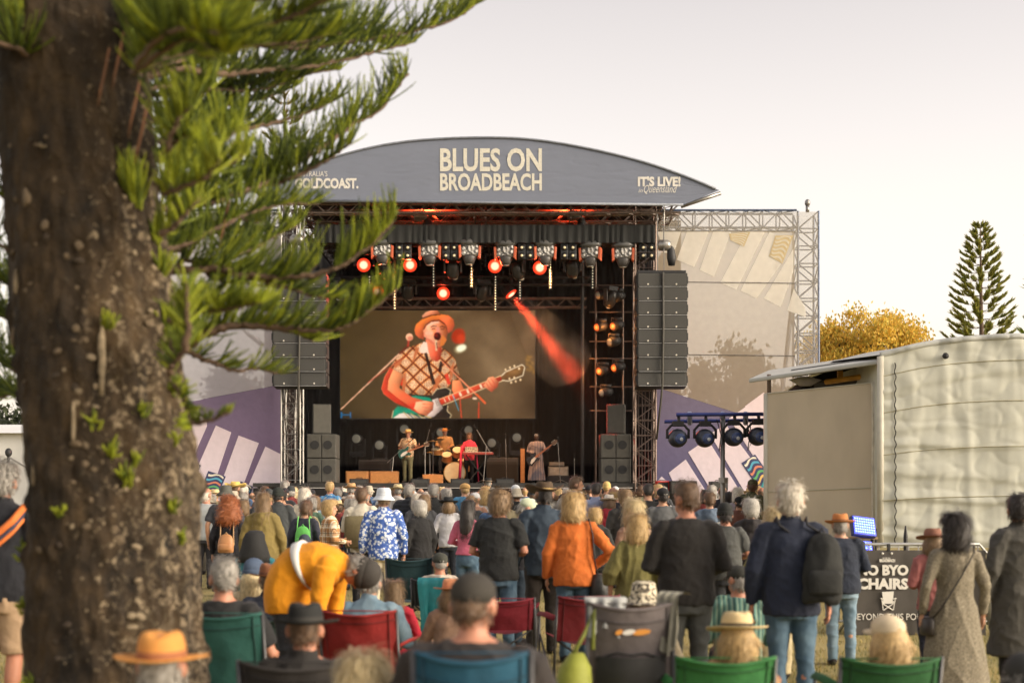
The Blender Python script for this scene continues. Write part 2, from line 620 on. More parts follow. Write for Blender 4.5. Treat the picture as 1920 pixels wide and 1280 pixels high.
# ------------------------------------------------------------------ line arrays
def line_array(xp0, xp1, yp0, yp1, n, Y, label):
    a, b = W(xp0, yp0, Y), W(xp1, yp1, Y)
    w, h = b.x - a.x, (a.z - b.z) / n
    t = thing('line_array', label, 'loudspeaker', ((a.x + b.x) / 2, Y, b.z), group='line arrays hung beside the stage')
    m = MB(); m.box((0, .35, h / 2), (w, .7, h - .02))
    body = m.build('cabinet', CABINET, t, bevel=.012)
    gs = []
    for sx in (-1, 1):
        m = MB(); m.box((sx * (w / 4 - .005), -.012, h / 2), (w / 2 - .07, .03, h - .055)); gs.append(m.build('grille', GRILLE, body, bevel=.008))
        m = MB(); m.cyl((sx * w * .28, -.027, .075), (sx * w * .28, -.036, .075), .026, n=10); gs.append(m.build('badge', mat('badge', (.55, .52, .45), .5), body))
    m = MB(); m.box((w * .02, -.01, .004), (w * .96, .015, .012)); gs.append(m.build('trim_strip', mat('trim', (.5, .5, .48), .4, .5), body))
    m = MB()
    for sx in (-1, 1):
        m.box((sx * (w / 2 + .015), .1, h * .5), (.03, .08, h * .5))
    gs.append(m.build('rigging_bracket', DARK, body))
    for i in range(n):
        back = 0 if i > 1 else .03 * (2 - i)
        if i == 0:
            body.location = (0, back, 0); body.rotation_euler = (radians(-5), 0, 0); continue
        c = link_copy(body, (0, back, i * h), t, rot=(radians(-3 if i == 1 else 0), 0, 0))
        for q in gs:
            link_copy(q, q.location, c)
    m = MB(); m.box((0, .35, n * h + .05), (w * .96, .5, .07)); m.build('flying_frame', DARK, t)
    m = MB()
    for q in (-.1, .1):
        m.tube([(q, .35, n * h + .08), (q, .4, 10.2 - b.z)], .015, 5)
    m.build('chain', STEEL, t)
    m = MB(); m.tube([(.02, -.06, n * h), (.03, -.07, n * h * .5), (.0, -.06, 0), (-.03, .1, -.5), (-.1, .6, -1.6)], .035, 6); m.build('cable', mat('cable2', (.06, .055, .045), .6), t, True)
    return t


line_array(1194, 1289, 511, 723, 8, 38.9, 'tall hanging speaker array at the right edge of the stage opening')
line_array(510, 611, 511, 723, 8, 38.9, 'tall hanging speaker array at the left of the stage behind pine fronds')

# ------------------------------------------------------------------ front valance
va = thing('stage_valance', 'black pleated valance hanging above the row of stage lights', 'curtain', W(909, 455, 39.8))
m = MB(va.location)
a, b = W(590, 455, 39.8), W(1228, 455, 39.8)
drape(m, (a.x, 39.8, 0), (b.x, 39.8, 0), a.z, W(0, 422, 39.8).z, 46, .055, 5)
drape(m, (b.x, 39.8, 0), (b.x, 40.6, 0), a.z, W(0, 422, 39.8).z, 6, .05, 5)
drape(m, (a.x, 40.6, 0), (a.x, 39.8, 0), a.z, W(0, 422, 39.8).z, 6, .05, 5)
m.build('pleated_cloth', mat('valance', (.024, .025, .024), .95, var=.3, vscale=4, stretch=(6, 1, .4), sheen=.2), va, True)
m = MB(va.location); m.tube([(a.x, 39.86, a.z + .54), (b.x, 39.86, a.z + .54)], .03, 6); m.build('top_rail', DARK, va)
rg = thing('lighting_truss', 'black lighting truss under the valance holding the stage lights', 'truss', W(909, 460, 40.2))
truss(rg, W(590, 447, 40.2), W(1228, 447, 40.2), .4, 28, DARK, rg.location, Y3, Z3, pieces=False)
rg = thing('lighting_truss', 'rear lighting truss above the video screen', 'truss', W(909, 575, 43))
truss(rg, W(640, 568, 43), W(1100, 568, 43), .3, 24, RUSTY, rg.location, Z3, Y3, pieces=False)
rg2 = thing('lighting_truss', 'middle lighting truss with the lower row of red lamps', 'truss', W(909, 525, 42))
truss(rg2, W(620, 527, 42.2), W(1110, 527, 42.2), .25, 24, DARK, rg2.location, Z3, Y3, pieces=False)


# ------------------------------------------------------------------ stage lights
def crumple_mat():
    m, nt, N, L, b = nodes_of('plastic_cover')
    tc = N.new('ShaderNodeTexCoord'); vz = N.new('ShaderNodeTexVoronoi'); vz.inputs['Scale'].default_value = 11
    nz = N.new('ShaderNodeTexNoise'); nz.inputs['Scale'].default_value = 9; nz.inputs['Detail'].default_value = 6
    L.new(tc.outputs['Object'], vz.inputs[0]); L.new(tc.outputs['Object'], nz.inputs[0])
    rp = N.new('ShaderNodeValToRGB'); e = rp.color_ramp.elements
    e[0].position = .38; e[0].color = (.06, .06, .06, 1); e[1].position = .62; e[1].color = (.62, .60, .56, 1)
    L.new(nz.outputs[0], rp.inputs[0]); L.new(rp.outputs[0], b.inputs['Base Color'])
    b.inputs['Roughness'].default_value = .22
    bp = N.new('ShaderNodeBump'); bp.inputs['Strength'].default_value = .9; bp.inputs['Distance'].default_value = .08
    L.new(vz.outputs[0], bp.inputs['Height']); L.new(bp.outputs[0], b.inputs['Normal'])
    return m


PLAST = crumple_mat()
REDCASE = mat('orange_case', (.62, .13, .05), .5, var=.2)
LENSG = mat('lens_grey', (.42, .42, .36), .12, var=.1)


def lamp_glow(name, stops, strength):
    """a lit lens: pale hot centre, coloured rim; the lamp really emits"""
    m, nt, N, L, b = nodes_of(name)
    tc = N.new('ShaderNodeTexCoord'); ln = N.new('ShaderNodeVectorMath'); ln.operation = 'LENGTH'
    L.new(tc.outputs['Object'], ln.inputs[0])
    rp = N.new('ShaderNodeValToRGB'); e = rp.color_ramp.elements
    for i, (p, c) in enumerate(stops):
        el = e[i] if i < 2 else e.new(p)
        el.position = p; el.color = (*c, 1)
    mr = N.new('ShaderNodeMapRange'); mr.inputs['From Max'].default_value = .24
    L.new(ln.outputs['Value'], mr.inputs['Value']); L.new(mr.outputs[0], rp.inputs[0])
    b.inputs['Base Color'].default_value = (.1, .02, .01, 1)
    L.new(rp.outputs[0], b.inputs['Emission Color']); b.inputs['Emission Strength'].default_value = strength
    return m


REDGLOW = lamp_glow('red_lamp', [(0, (1, .66, .42)), (.46, (1, .50, .30)), (.60, (1, .06, .015)), (1, (.7, .008, .003))], .70)
AMBERGLOW = lamp_glow('amber_lamp', [(0, (1, .45, .10)), (.22, (1, .20, .03)), (.45, (.25, .03, .005)), (1, (.02, .002, 0))], .8)

# plastic wrapped moving heads under the valance
mh = thing('moving_light', 'x', 'stage light', W(717, 492, 40.0), group='plastic wrapped moving lights under the valance')
m = MB(); m.rings([(.52, .24, .20, 0, 0), (.60, .36, .24, 0, 0), (.66, .34, .22, 0, 0), (.74, .2, .15, 0, 0)], 20); m.build('rain_dome', mat('dome', (.10, .10, .095), .35, var=.2), mh, True)
m = MB(); m.box((0, 0, .37), (.54, .3, .36)); m.build('plastic_cover', PLAST, mh, bevel=.05)
for sx in (-1, 1):
    m = MB(); m.prism([(sx * .28, -.13, .52), (sx * .36, -.13, .5), (sx * .34, -.13, .1), (sx * .26, -.13, .16)], (0, .26, 0)); m.build('yoke_arm', REDCASE, mh, bevel=.015)
m = MB(); m.rings([(.24, .2, .16, 0, 0), (.14, .22, .17, 0, 0), (.04, .17, .15, 0, 0), (-.06, .13, .12, 0, 0)], 18); hd = m.build('head', mat('head', (.06, .055, .05), .4), mh, True)
m = MB(); m.cyl((0, 0, -.061), (0, 0, -.075), .11, n=16); m.build('lens', LENSG, hd)
ORD = ['first', 'second', 'third', 'fourth', 'fifth', 'sixth', 'seventh']
for i, (x, y) in enumerate(((717, 492), (806, 493), (880, 492), (948, 494), (1022, 494), (1107, 496), (1168, 497))):
    lb = '%s plastic wrapped moving light from the left under the valance' % ORD[i]
    if i == 0: mh['label'] = lb
    else: dup(mh, W(x, y, 40.0), (i * .7) % .5 - .25, lb)

# blinders
bl = thing('blinder', 'x', 'stage light', W(757, 487, 40.0), group='four lamp blinders between the moving lights')
m = MB()
for sx in (-1, 1): m.box((sx * .13, 0, .24), (.23, .2, .48))
m.build('housing', mat('blinder_case', (.02, .022, .024), .5), bl, bevel=.015)
for sx in (-1, 1):
    for z in (.11, .36):
        m = MB(); m.cyl((sx * .13, -.1, z), (sx * .13, -.13, z), .09, .1, n=14); rr = m.build('reflector', mat('reflector', (.05, .05, .05), .3, .5), bl, True)
        m = MB(); m.ell((sx * .13, -.135, z), (.04, .02, .04), nu=10, nv=6); m.build('bulb', mat('bulb', (.75, .62, .36), .3, emit=.12, var=0), rr, True)
for i, x in enumerate((757, 844, 986, 1066, 1213)):
    lb = '%s four lamp blinder from the left between the wrapped lights' % ORD[i]
    if i == 0: bl['label'] = lb
    else: dup(bl, W(x, 487, 40.0), None, lb)


# lamps that are lit red
def red_lamp(x, y, Y, label, aim, spot=0.0):
    c = W(x, y, Y)
    t = thing('red_spotlight', label, 'stage light', c, group='stage lamps glowing red')
    q = Vector(aim).to_track_quat('-Y', 'Z').to_matrix() if False else Vector(aim).normalized().to_track_quat('Z', 'Y').to_matrix()
    m = MB(); m.tube([q @ Vector((0, 0, -.42)), q @ Vector((0, 0, -.3)), q @ Vector((0, 0, -.05)), q @ Vector((0, 0, .0))], [.12, .2, .23, .23], 18); m.build('housing', DARK, t, True)
    m = MB(); m.rings([(.006, .215, .215, 0, 0), (.03, .16, .16, 0, 0), (.036, .10, .10, 0, 0), (.04, .03, .03, 0, 0)], 24)
    l = m.build('lens', REDGLOW, t, True); l.rotation_euler = q.to_euler()
    m = MB(); m.tube([(-.3, .1, 0), (-.3, .1, .38), (.3, .1, .38), (.3, .1, 0)], .035, 6); m.cyl((0, .1, .38), (0, .1, .6), .05); m.build('yoke', DARK, t)
    ld = bpy.data.lights.new('red_light', 'SPOT'); ld.energy = spot or 110; ld.color = (1, .06, .02)
    ld.spot_size = radians(15 if spot else 110); ld.spot_blend = 1.0 if spot else .4; ld.shadow_soft_size = .12
    lo = bpy.data.objects.new('lamp', ld); COL.objects.link(lo); lo.parent = t
    lo.location = q @ Vector((0, 0, .08)); lo.rotation_euler = (-(q @ Vector((0, 0, 1)))).to_track_quat('Z', 'Y').to_euler()
    return t


FW = (0, -1, -.12)
red_lamp(682, 497, 40.3, 'red lamp beside the fronds, upper row far left', FW)
red_lamp(769, 497, 40.3, 'red lamp in the upper row below the first blinder', FW)
red_lamp(928, 499, 40.3, 'red lamp in the upper row below the fourth wrapped light', FW)
red_lamp(1012, 502, 40.3, 'red lamp farthest right in the upper row', FW)
red_lamp(708, 548, 42.4, 'red lamp seen through the tip of the lower frond', FW)
red_lamp(831, 550, 42.4, 'red lamp in the lower row above the singer on screen', FW)
BS, BE = W(960, 552, 42.4), W(1076, 700, 41.6)
red_lamp(958, 551, 42.4, 'red lamp that throws the visible beam to the right', (BE - BS), spot=13000)
# light spilling up into the roof from the fixtures' open tops is red
# unlit dark moving heads
dm = thing('dark_moving_light', 'x', 'stage light', W(849, 505, 40.6), group='unlit moving heads over the stage')
m = MB(); m.box((0, 0, .32), (.5, .3, .16)); m.build('base', DARK, dm, bevel=.02)
m = MB()
for sx in (-1, 1): m.box((sx * .26, 0, .1), (.06, .16, .4))
m.build('yoke', mat('yoke', (.05, .04, .035), .5), dm, bevel=.015)
R = Matrix.Rotation(radians(28), 3, 'X')
m = MB(); m.tube([R @ Vector((0, 0, .26)), R @ Vector((0, 0, .1)), R @ Vector((0, 0, -.16)), R @ Vector((0, 0, -.28))], [.12, .19, .2, .15], 16); hd = m.build('head', mat('head2', (.03, .028, .026), .4), dm, True)
m = MB(); m.ell(R @ Vector((.06, 0, -.29)), (.09, .09, .05), nu=12, nv=6); m.build('lens', mat('lens_pale', (.62, .58, .45), .2, emit=.06, var=0), hd, True)
for i, (x, y, Y) in enumerate(((849, 507, 40.6), (970, 507, 40.6), (725, 506, 40.6), (1073, 503, 40.6), (765, 545, 42.3), (904, 547, 42.3), (1145, 560, 42.3), (640, 545, 42.3))):
    lb = 'unlit black moving head ' + ('under the third wrapped light', 'right of the red lamp under the fourth wrapped light', 'under the first wrapped light', 'under the blinder right of the red lamps', 'in the lower row left of the singer', 'in the lower row right of the singer', 'hung before the right side drape', 'hidden behind the lower frond')[i]
    if i == 0: dm['label'] = lb
    else: dup(dm, W(x, y, Y), i * .3 - 1, lb)

# pixel battens
PIX = mat('pixel', (.8, .72, .5), .4, emit=.2, var=0)
for i, (x, y0, y1) in enumerate(((693, 517, 553), (740, 517, 581), (813, 496, 538), (884, 496, 539), (929, 517, 583), (975, 517, 562), (1032, 489, 542), (1111, 500, 542))):
    a, b = W(x, y0, 40.9), W(x, y1, 40.9)
    t = thing('pixel_batten', 'narrow hanging batten of small dots, ' + ORD[min(i, 6)] + (' from the left' if i < 7 else ' last, before the right side drape')[:50], 'light strip', b, group='vertical dotted light battens')
    if i == 7: t['label'] = 'narrow hanging batten of small dots nearest the right side drape'
    m = MB(); m.box((0, 0, (a.z - b.z) / 2), (.09, .06, a.z - b.z)); m.build('bar', DARK, t)
    n = int((y1 - y0) / 5)
    pm = MB(); pm.ell((0, -.035, 0), (.022, .014, .022), nu=8, nv=4)
    p0 = pm.build('pixel', PIX, t, True)
    for k in range(n):
        loc = (0, 0, (k + .5) * (a.z - b.z) / n)
        if k == 0: p0.location = loc
        else: link_copy(p0, loc, t)

# chain hoists
for i, (x, y, Y, lb) in enumerate(((788, 405, 40.4, 'silvery chain hoist above the valance, left'), (1076, 404, 40.4, 'silvery chain hoist above the valance, right'), (1244, 460, 39.4, 'chain hoist with black chain bag above the right speaker array'), (556, 450, 39.4, 'chain hoist beside the left tower under the roof'))):
    t = thing('chain_hoist', lb, 'hoist', W(x, y, Y), group='chain hoists under the stage roof')
    m = MB(); m.tube([(-.2, 0, 0), (-.12, 0, 0), (.12, 0, 0), (.22, 0, 0)], [.1, .17, .17, .12], 14); m.box((0, -.1, 0), (.2, .12, .2)); m.build('motor', mat('hoist', (.3, .29, .27), .3, .6), t, True)
    m = MB(); m.tube([(.0, 0, .1), (.03, 0, 10.35 - t.location.z + .2)], .018, 6); m.build('chain', STEEL, t)
    m = MB(); m.rings([(-.62, .1, .09, .25, 0), (-.4, .14, .11, .25, 0), (-.12, .12, .1, .23, 0), (-.02, .06, .06, .2, 0)], 14); m.build('chain_bag', DARK, t, True)

# side lights hung at stage left (right in the photo)
ld_ = thing('light_ladder', 'dark pipe ladder of side lights at the right of the stage', 'light rig', W(1140, 905, 42.6))
m = MB(ld_.location)
for x in (1117, 1168):
    a = W(x, 905, 42.6); b = W(x, 470, 42.6); m.tube([(a.x, 42.6, DECK), (b.x, 42.6, b.z)], .035, 6)
m.build('upright', RUSTY, ld_)
for y in (535, 585, 640, 672, 725, 770):
    m = MB(ld_.location); m.tube([W(1105, y, 42.6), W(1185, y, 42.6)], .028, 6); m.build('rung', RUSTY, ld_)
m = MB(ld_.location); m.tube([W(1092, 905, 42.3), W(1092, 480, 42.3)], .06, 8); m.build('pole', DARK, ld_)
for i, (x, y, glow) in enumerate(((1128, 552, 0), (1158, 556, 0), (1126, 612, 1), (1156, 610, 1), (1130, 694, 1), (1158, 688, 1), (1150, 640, 0), (1135, 735, 0))):
    t = thing('side_light', ('amber glowing' if glow else 'unlit black') + ' side light on the ladder, ' + ('top left', 'top right', 'upper left', 'upper right', 'lower left', 'lower right', 'middle', 'lowest')[i], 'stage light', W(x, y, 42.4), group='side lights on the right ladder')
    m = MB(); m.tube([(.22, .12, .05), (.1, .05, .02), (-.12, -.1, -.04)], [.1, .16, .17], 14); m.box((.05, .05, .2), (.3, .25, .12)); m.build('housing', DARK, t, True)
    m = MB(); m.rings([(0, .13, .13, 0, 0), (.03, .06, .06, 0, 0)], 14)
    l = m.build('lens', AMBERGLOW if glow else LENSG, t, True); l.location = (-.13, -.11, -.04); l.rotation_euler = Vector((-.6, -.75, -.2)).to_track_quat('Z', 'Y').to_euler()
    m = MB(); m.tube([(-.16, 0, -.05), (-.16, .02, .25), (.16, .02, .25)], .02, 5); m.build('yoke', RUSTY, t)
    if glow and i in (3, 4):
        ldd = bpy.data.lights.new('amber_light', 'POINT'); ldd.energy = 12; ldd.color = (1, .35, .08); ldd.shadow_soft_size = .1
        lo = bpy.data.objects.new('lamp', ldd); COL.objects.link(lo); lo.parent = t; lo.location = (-.3, -.35, -.1)

# warm key lights on the band, hung from the front truss
for x in (760, 900, 1020):
    t = thing('key_light', 'small warm key light below the valance above the ' + {760: 'guitarist', 900: 'drummer', 1020: 'bassist'}[x], 'stage light', W(x, 462, 40.5), group='warm key lights on the front truss')
    m = MB(); m.tube([(0, .12, .12), (0, 0, 0), (0, .14, -.1)], [.06, .1, .1], 10); m.build('housing', DARK, t, True)
    ldd = bpy.data.lights.new('warm_light', 'SPOT'); ldd.energy = 1100; ldd.color = (1, .50, .20); ldd.spot_size = radians(46); ldd.spot_blend = .6; ldd.shadow_soft_size = .15
    lo = bpy.data.objects.new('lamp', ldd); COL.objects.link(lo); lo.parent = t; lo.location = (0, .02, -.25)
    aim = Vector(((x - 960) * 43.3 / 2400, 43.3, 2.9)) - t.location
    lo.rotation_euler = (-aim).to_track_quat('Z', 'Y').to_euler()

for i, x in enumerate((800, 1070)):
    t = thing('roof_uplight', ('left' if i == 0 else 'right') + ' red lit uplight on the truss behind the valance', 'stage light', W(x, 428, 40.6), group='red uplights in the roof')
    m = MB(); m.tube([(0, 0, -.12), (0, 0, .08), (0, 0, .16)], [.1, .12, .12], 12); m.build('housing', DARK, t, True)
    m = MB(); m.rings([(.161, .1, .1, 0, 0), (.17, .05, .05, 0, 0)], 12); m.build('lens', mat('red_lens', (.9, .05, .02), .3, emit=.5, var=0), t)
    ldd = bpy.data.lights.new('red_light', 'SPOT'); ldd.energy = 900; ldd.color = (1, .07, .02); ldd.spot_size = radians(150); ldd.spot_blend = .6; ldd.shadow_soft_size = .08
    lo = bpy.data.objects.new('lamp', ldd); COL.objects.link(lo); lo.parent = t; lo.location = (0, 0, .22); lo.rotation_euler = (radians(180), 0, 0)

# smoke drifting in the beam
def smoke(name, path, rad, dens, label_, seed):
    m = MB(path[0]); m.tube(path, rad, 14, cap=True)
    o = m.build(name, [None], None, True)
    o.data.materials.clear()
    mt = bpy.data.materials.new(name); mt.use_nodes = True; N, L = mt.node_tree.nodes, mt.node_tree.links
    N.remove(N['Principled BSDF'])
    pv = N.new('ShaderNodeVolumePrincipled'); pv.inputs['Color'].default_value = (.95, .93, .9, 1); pv.inputs['Anisotropy'].default_value = .0
    tc = N.new('ShaderNodeTexCoord'); nz = N.new('ShaderNodeTexNoise'); nz.inputs['Scale'].default_value = 1.1; nz.inputs['Detail'].default_value = 3
    L.new(tc.outputs['Object'], nz.inputs[0])
    mr = N.new('ShaderNodeMapRange'); mr.inputs['From Min'].default_value = .35; mr.inputs['From Max'].default_value = .75; mr.inputs['To Min'].default_value = dens * .12; mr.inputs['To Max'].default_value = dens * 2.2
    L.new(nz.outputs[0], mr.inputs['Value']); L.new(mr.outputs[0], pv.inputs['Density']); L.new(pv.outputs[0], N['Material Output'].inputs['Volume'])
    o.data.materials.append(mt)
    return tag(o, label_, 'smoke', kind='stuff')


dv = (BE - BS)
smoke('stage_smoke', [BS + dv * t for t in (.03, .2, .5, .8, .97, 1.06)], [.25, .5, .8, 1.0, .85, .3], .045, 'red lit stage smoke drifting in the lamp beam', 1)

hz = MB((-1.4, 45.2, 6.4)); hz.box((-1.4, 45.2, 6.4), (12.2, 7.2, 7.6))
hzo = hz.build('stage_haze', [None]); hzo.data.materials.clear()
hm = bpy.data.materials.new('stage_haze'); hm.use_nodes = True; hm.node_tree.nodes.remove(hm.node_tree.nodes['Principled BSDF'])
hv_ = hm.node_tree.nodes.new('ShaderNodeVolumePrincipled'); hv_.inputs['Density'].default_value = .006; hv_.inputs['Color'].default_value = (.95, .93, .9, 1)
hm.node_tree.links.new(hv_.outputs[0], hm.node_tree.nodes['Material Output'].inputs['Volume']); hzo.data.materials.append(hm)
tag(hzo, 'thin smoke hanging inside the stage', 'smoke', kind='stuff')

# ------------------------------------------------------------------ wing banners
KEYC = [(-6, (.46, .44, .50)), (3.2, (.52, .45, .47)), (5.2, (.60, .40, .34)), (7, (.62, .44, .40))]


def panel(o, pts, Y, mt, name, parent, d=.01):
    m = MB(o); m.prism([W(x, y, Y) for x, y in pts], (0, d, 0))
    return m.build(name, mt, parent)


STRIPES = [mat('stripe%d' % i, c, .8, var=.05) for i, c in enumerate(((.75, .70, .58), (.10, .38, .55), (.62, .22, .14), (.12, .40, .16), (.70, .45, .15), (.05, .30, .34)))]
NAVY = mat('navy_print', (.055, .062, .14), .8, var=.08)
PALE_NAVY = mat('faint_print', (.66, .55, .33), .85, var=.05, trans=.3)


def wavy(parent, o, quad, Y, n, mats, pale=False):
    A, B, C, D = [Vector((x, y, 0)) for x, y in quad]
    for k in range(n):
        t0, t1 = (k + .25) / n, (k + .72) / n
        up, dn = [], []
        for q in range(9):
            u = .08 + .84 * q / 8
            wv = .35 / n * sin(u * 7 + .4)
            for t, lst in ((t0 + wv, up), (t1 + wv, dn)):
                t = min(max(t, .02), .98)
                lst.append(A.lerp(B, u).lerp(D.lerp(C, u), t))
        m = MB(o)
        vs = [W(p.x, p.y, Y) for p in up + dn]
        m.add(vs, [(q, q + 9, q + 10, q + 1) for q in range(8)])
        m.build('stripe', mats[k % len(mats)], parent)


WY = 40.7
# right wing
rw = thing('wing_banner', 'printed mesh banner with piano keys on the truss frame right of the stage', 'banner', W(1380, 920, WY))
rw_o = rw.location.copy()
EDGEM = gradmat('edge_mesh_print', [(2, (.70, .62, .55)), (11, (.75, .70, .60))], trans=.5, alpha=.32)
UPR = gradmat('upper_mesh_glow_print', [(2, (.66, .55, .48)), (4.2, (.92, .79, .54)), (6.5, (.92, .79, .52)), (9, (.84, .75, .55)), (11, (.90, .82, .66))], trans=.7, alpha=.52)  # cream print that also carries the glow of sky behind the mesh
PURP = gradmat('purple_print', [(0, (.10, .10, .22)), (1.9, (.15, .11, .22)), (2.7, (.40, .14, .18)), (3.7, (.38, .15, .19)), (5.0, (.20, .17, .25))], trans=.15)
KEYU = gradmat('pale_key_print', [(0, (.95, .92, .84)), (10, (.97, .95, .90))], trans=.6, alpha=.8)
KEYL = gradmat('bright_key_print', [(0, (.74, .68, .80)), (1.4, (.78, .70, .76)), (2.6, (.92, .66, .58)), (3.4, (.92, .60, .54)), (6, (.9, .74, .72))], trans=.2)


def q7(pts): return [(1220 + x / 2.206, 360 + y / 2.206) for x, y in pts]


panel(rw_o, [(1229, 434), (1490, 434), (1490, 818), (1433, 790), (1229, 725)], WY, UPR, 'upper_mesh', rw)
panel(rw_o, [(1229, 397), (1534, 397), (1534, 838), (1490.5, 818), (1490.5, 433.5), (1229, 433.5)], WY, EDGEM, 'edge_mesh', rw)
panel(rw_o, [(1229, 725.4), (1433, 790.4), (1534, 838.4), (1534, 980), (1229, 980)], WY, PURP, 'lower_panel', rw)
for k in ([(28, 165), (125, 165), (95, 255), (55, 250)], [(150, 165), (240, 165), (180, 310), (108, 280)], [(258, 165), (332, 165), (262, 350), (203, 322)],
          [(400, 165), (472, 165), (355, 404), (288, 374)], [(492, 165), (520, 180), (493, 265), (540, 296), (438, 440), (372, 408)], [(590, 235), (590, 330), (538, 475), (468, 440)], [(592, 400), (640, 480), (640, 516), (565, 490)]):
    panel(rw_o, q7(k), WY - .012, KEYU, 'pale_key', rw)
for k in ([(325, 172), (412, 165), (386, 226), (330, 200)], [(516, 180), (590, 180), (545, 296), (490, 265)]):
    p = panel(rw_o, q7(k), WY - .022, PALE_NAVY, 'faint_black_key', rw)
    wavy(p, rw_o, q7(k), WY - .03, 6, [KEYU])
for k in ([(25, 1200), (45, 1175), (78, 1205), (70, 1300), (25, 1300)], [(75, 1160), (145, 1105), (270, 1300), (140, 1300)], [(155, 1075), (235, 1020), (410, 1300), (290, 1300)], [(245, 1000), (310, 960), (470, 1175), (540, 1300), (425, 1300)],
          [(325, 935), (392, 888), (560, 1120), (560, 1240), (520, 1240)], [(390, 885), (468, 828), (690, 1150), (690, 1240), (640, 1240)]):
    panel(rw_o, q7(k), WY - .012, KEYL, 'key', rw)
bk = q7([(375, 1120), (432, 1084), (520, 1210), (462, 1250)])
p = panel(rw_o, bk, WY - .022, NAVY, 'black_key', rw)
wavy(p, rw_o, bk, WY - .035, 7, STRIPES)
m = MB(rw_o)
for y in (528, 664):
    m = MB(rw_o); m.tube([W(1229, y, WY - .02), W(1491, y + 3, WY - .02)], .014, 5); m.build('guy_wire', mat('wire', (.12, .11, .1), .5), rw)
fr = thing('banner_frame', 'blue steel lattice frame that holds up the right wing banner', 'truss frame', W(1511, 920, 41.2))
truss(fr, W(1238, 414, 41.2), W(1490, 414, 41.2), .56, 8, BLUEST, fr.location, Z3, Y3, .035, .022)
a = W(1511, 400, 41.2)
truss(fr, (a.x, 41.2, .05), (a.x, 41.2, a.z), .66, 19, BLUEST, fr.location, X3, Y3, .04, .022)
m = MB(fr.location); m.tube([W(1489, 530, 41.5), W(1472, 690, 41.5), W(1440, 920, 41.5)], .07, 8); m.build('brace_pole', BLUEST, fr)
m = MB(fr.location); p = W(1514, 398, 41.2); m.cyl(p, p + Vector((0, 0, .2)), .06); m.ell(p + Vector((0, 0, .3)), (.09, .09, .12)); m.build('post_finial', STEEL, fr, True)
# left wing
lw = thing('wing_banner', 'printed purple banner with pink piano keys left of the stage by the trunk', 'banner', W(430, 920, WY))
lw_o = lw.location.copy()


def q5(pts): return [(330 + x / 3.879, 600 + y / 3.879) for x, y in pts]


UPL = gradmat('upper_mesh_glow_print_grey', [(2, (.66, .62, .68)), (4, (.76, .70, .72)), (8, (.82, .76, .70)), (11, (.8, .77, .76))], trans=.55, alpha=.62)  # pale print, brightened to include the sky glow from behind
PURL = gradmat('purple_print_left', [(0, (.14, .09, .18)), (2.0, (.27, .09, .16)), (3.3, (.45, .13, .15)), (4.4, (.35, .14, .20)), (5.2, (.26, .20, .30))], trans=.15)
panel(lw_o, [(225, 397), (527, 397), (527, 433.5), (225, 433.5)], WY, EDGEM, 'edge_mesh', lw)
panel(lw_o, [(225, 434), (527, 434), (527, 721), (508, 724), (340, 755), (225, 800)], WY, UPL, 'upper_mesh', lw)
panel(lw_o, [(527, 721.5), (508, 724.5), (340, 755.5), (225, 800.5), (225, 980), (527, 980)], WY, PURL, 'lower_panel', lw)
for k in ([(135, 668), (222, 725), (225, 770), (110, 1030), (40, 1010), (-60, 1180), (-200, 1180), (20, 800)], [(290, 765), (402, 815), (230, 1330), (40, 1330)], [(455, 838), (602, 893), (440, 1330), (275, 1330)], [(650, 918), (764, 975), (764, 1330), (470, 1330)]):
    panel(lw_o, q5(k), WY - .012, KEYL, 'key', lw)
for k in ([(85, 1010), (182, 1055), (105, 1200), (10, 1150)], [(235, 1095), (362, 1135), (310, 1260), (165, 1260)], [(470, 1170), (560, 1210), (520, 1330), (430, 1330)]):
    p = panel(lw_o, q5(k), WY - .022, NAVY, 'black_key', lw)
    wavy(p, lw_o, q5(k), WY - .035, 5, STRIPES)
fl = thing('banner_frame', 'steel lattice frame that holds up the left wing banner behind the fronds', 'truss frame', W(380, 920, 41.2))
truss(fl, W(230, 414, 41.2), W(525, 414, 41.2), .56, 9, BLUEST, fl.location, Z3, Y3, .035, .022)
a = W(250, 400, 41.2)
truss(fl, (a.x, 41.2, .05), (a.x, 41.2, a.z), .66, 19, BLUEST, fl.location, X3, Y3, .04, .022)
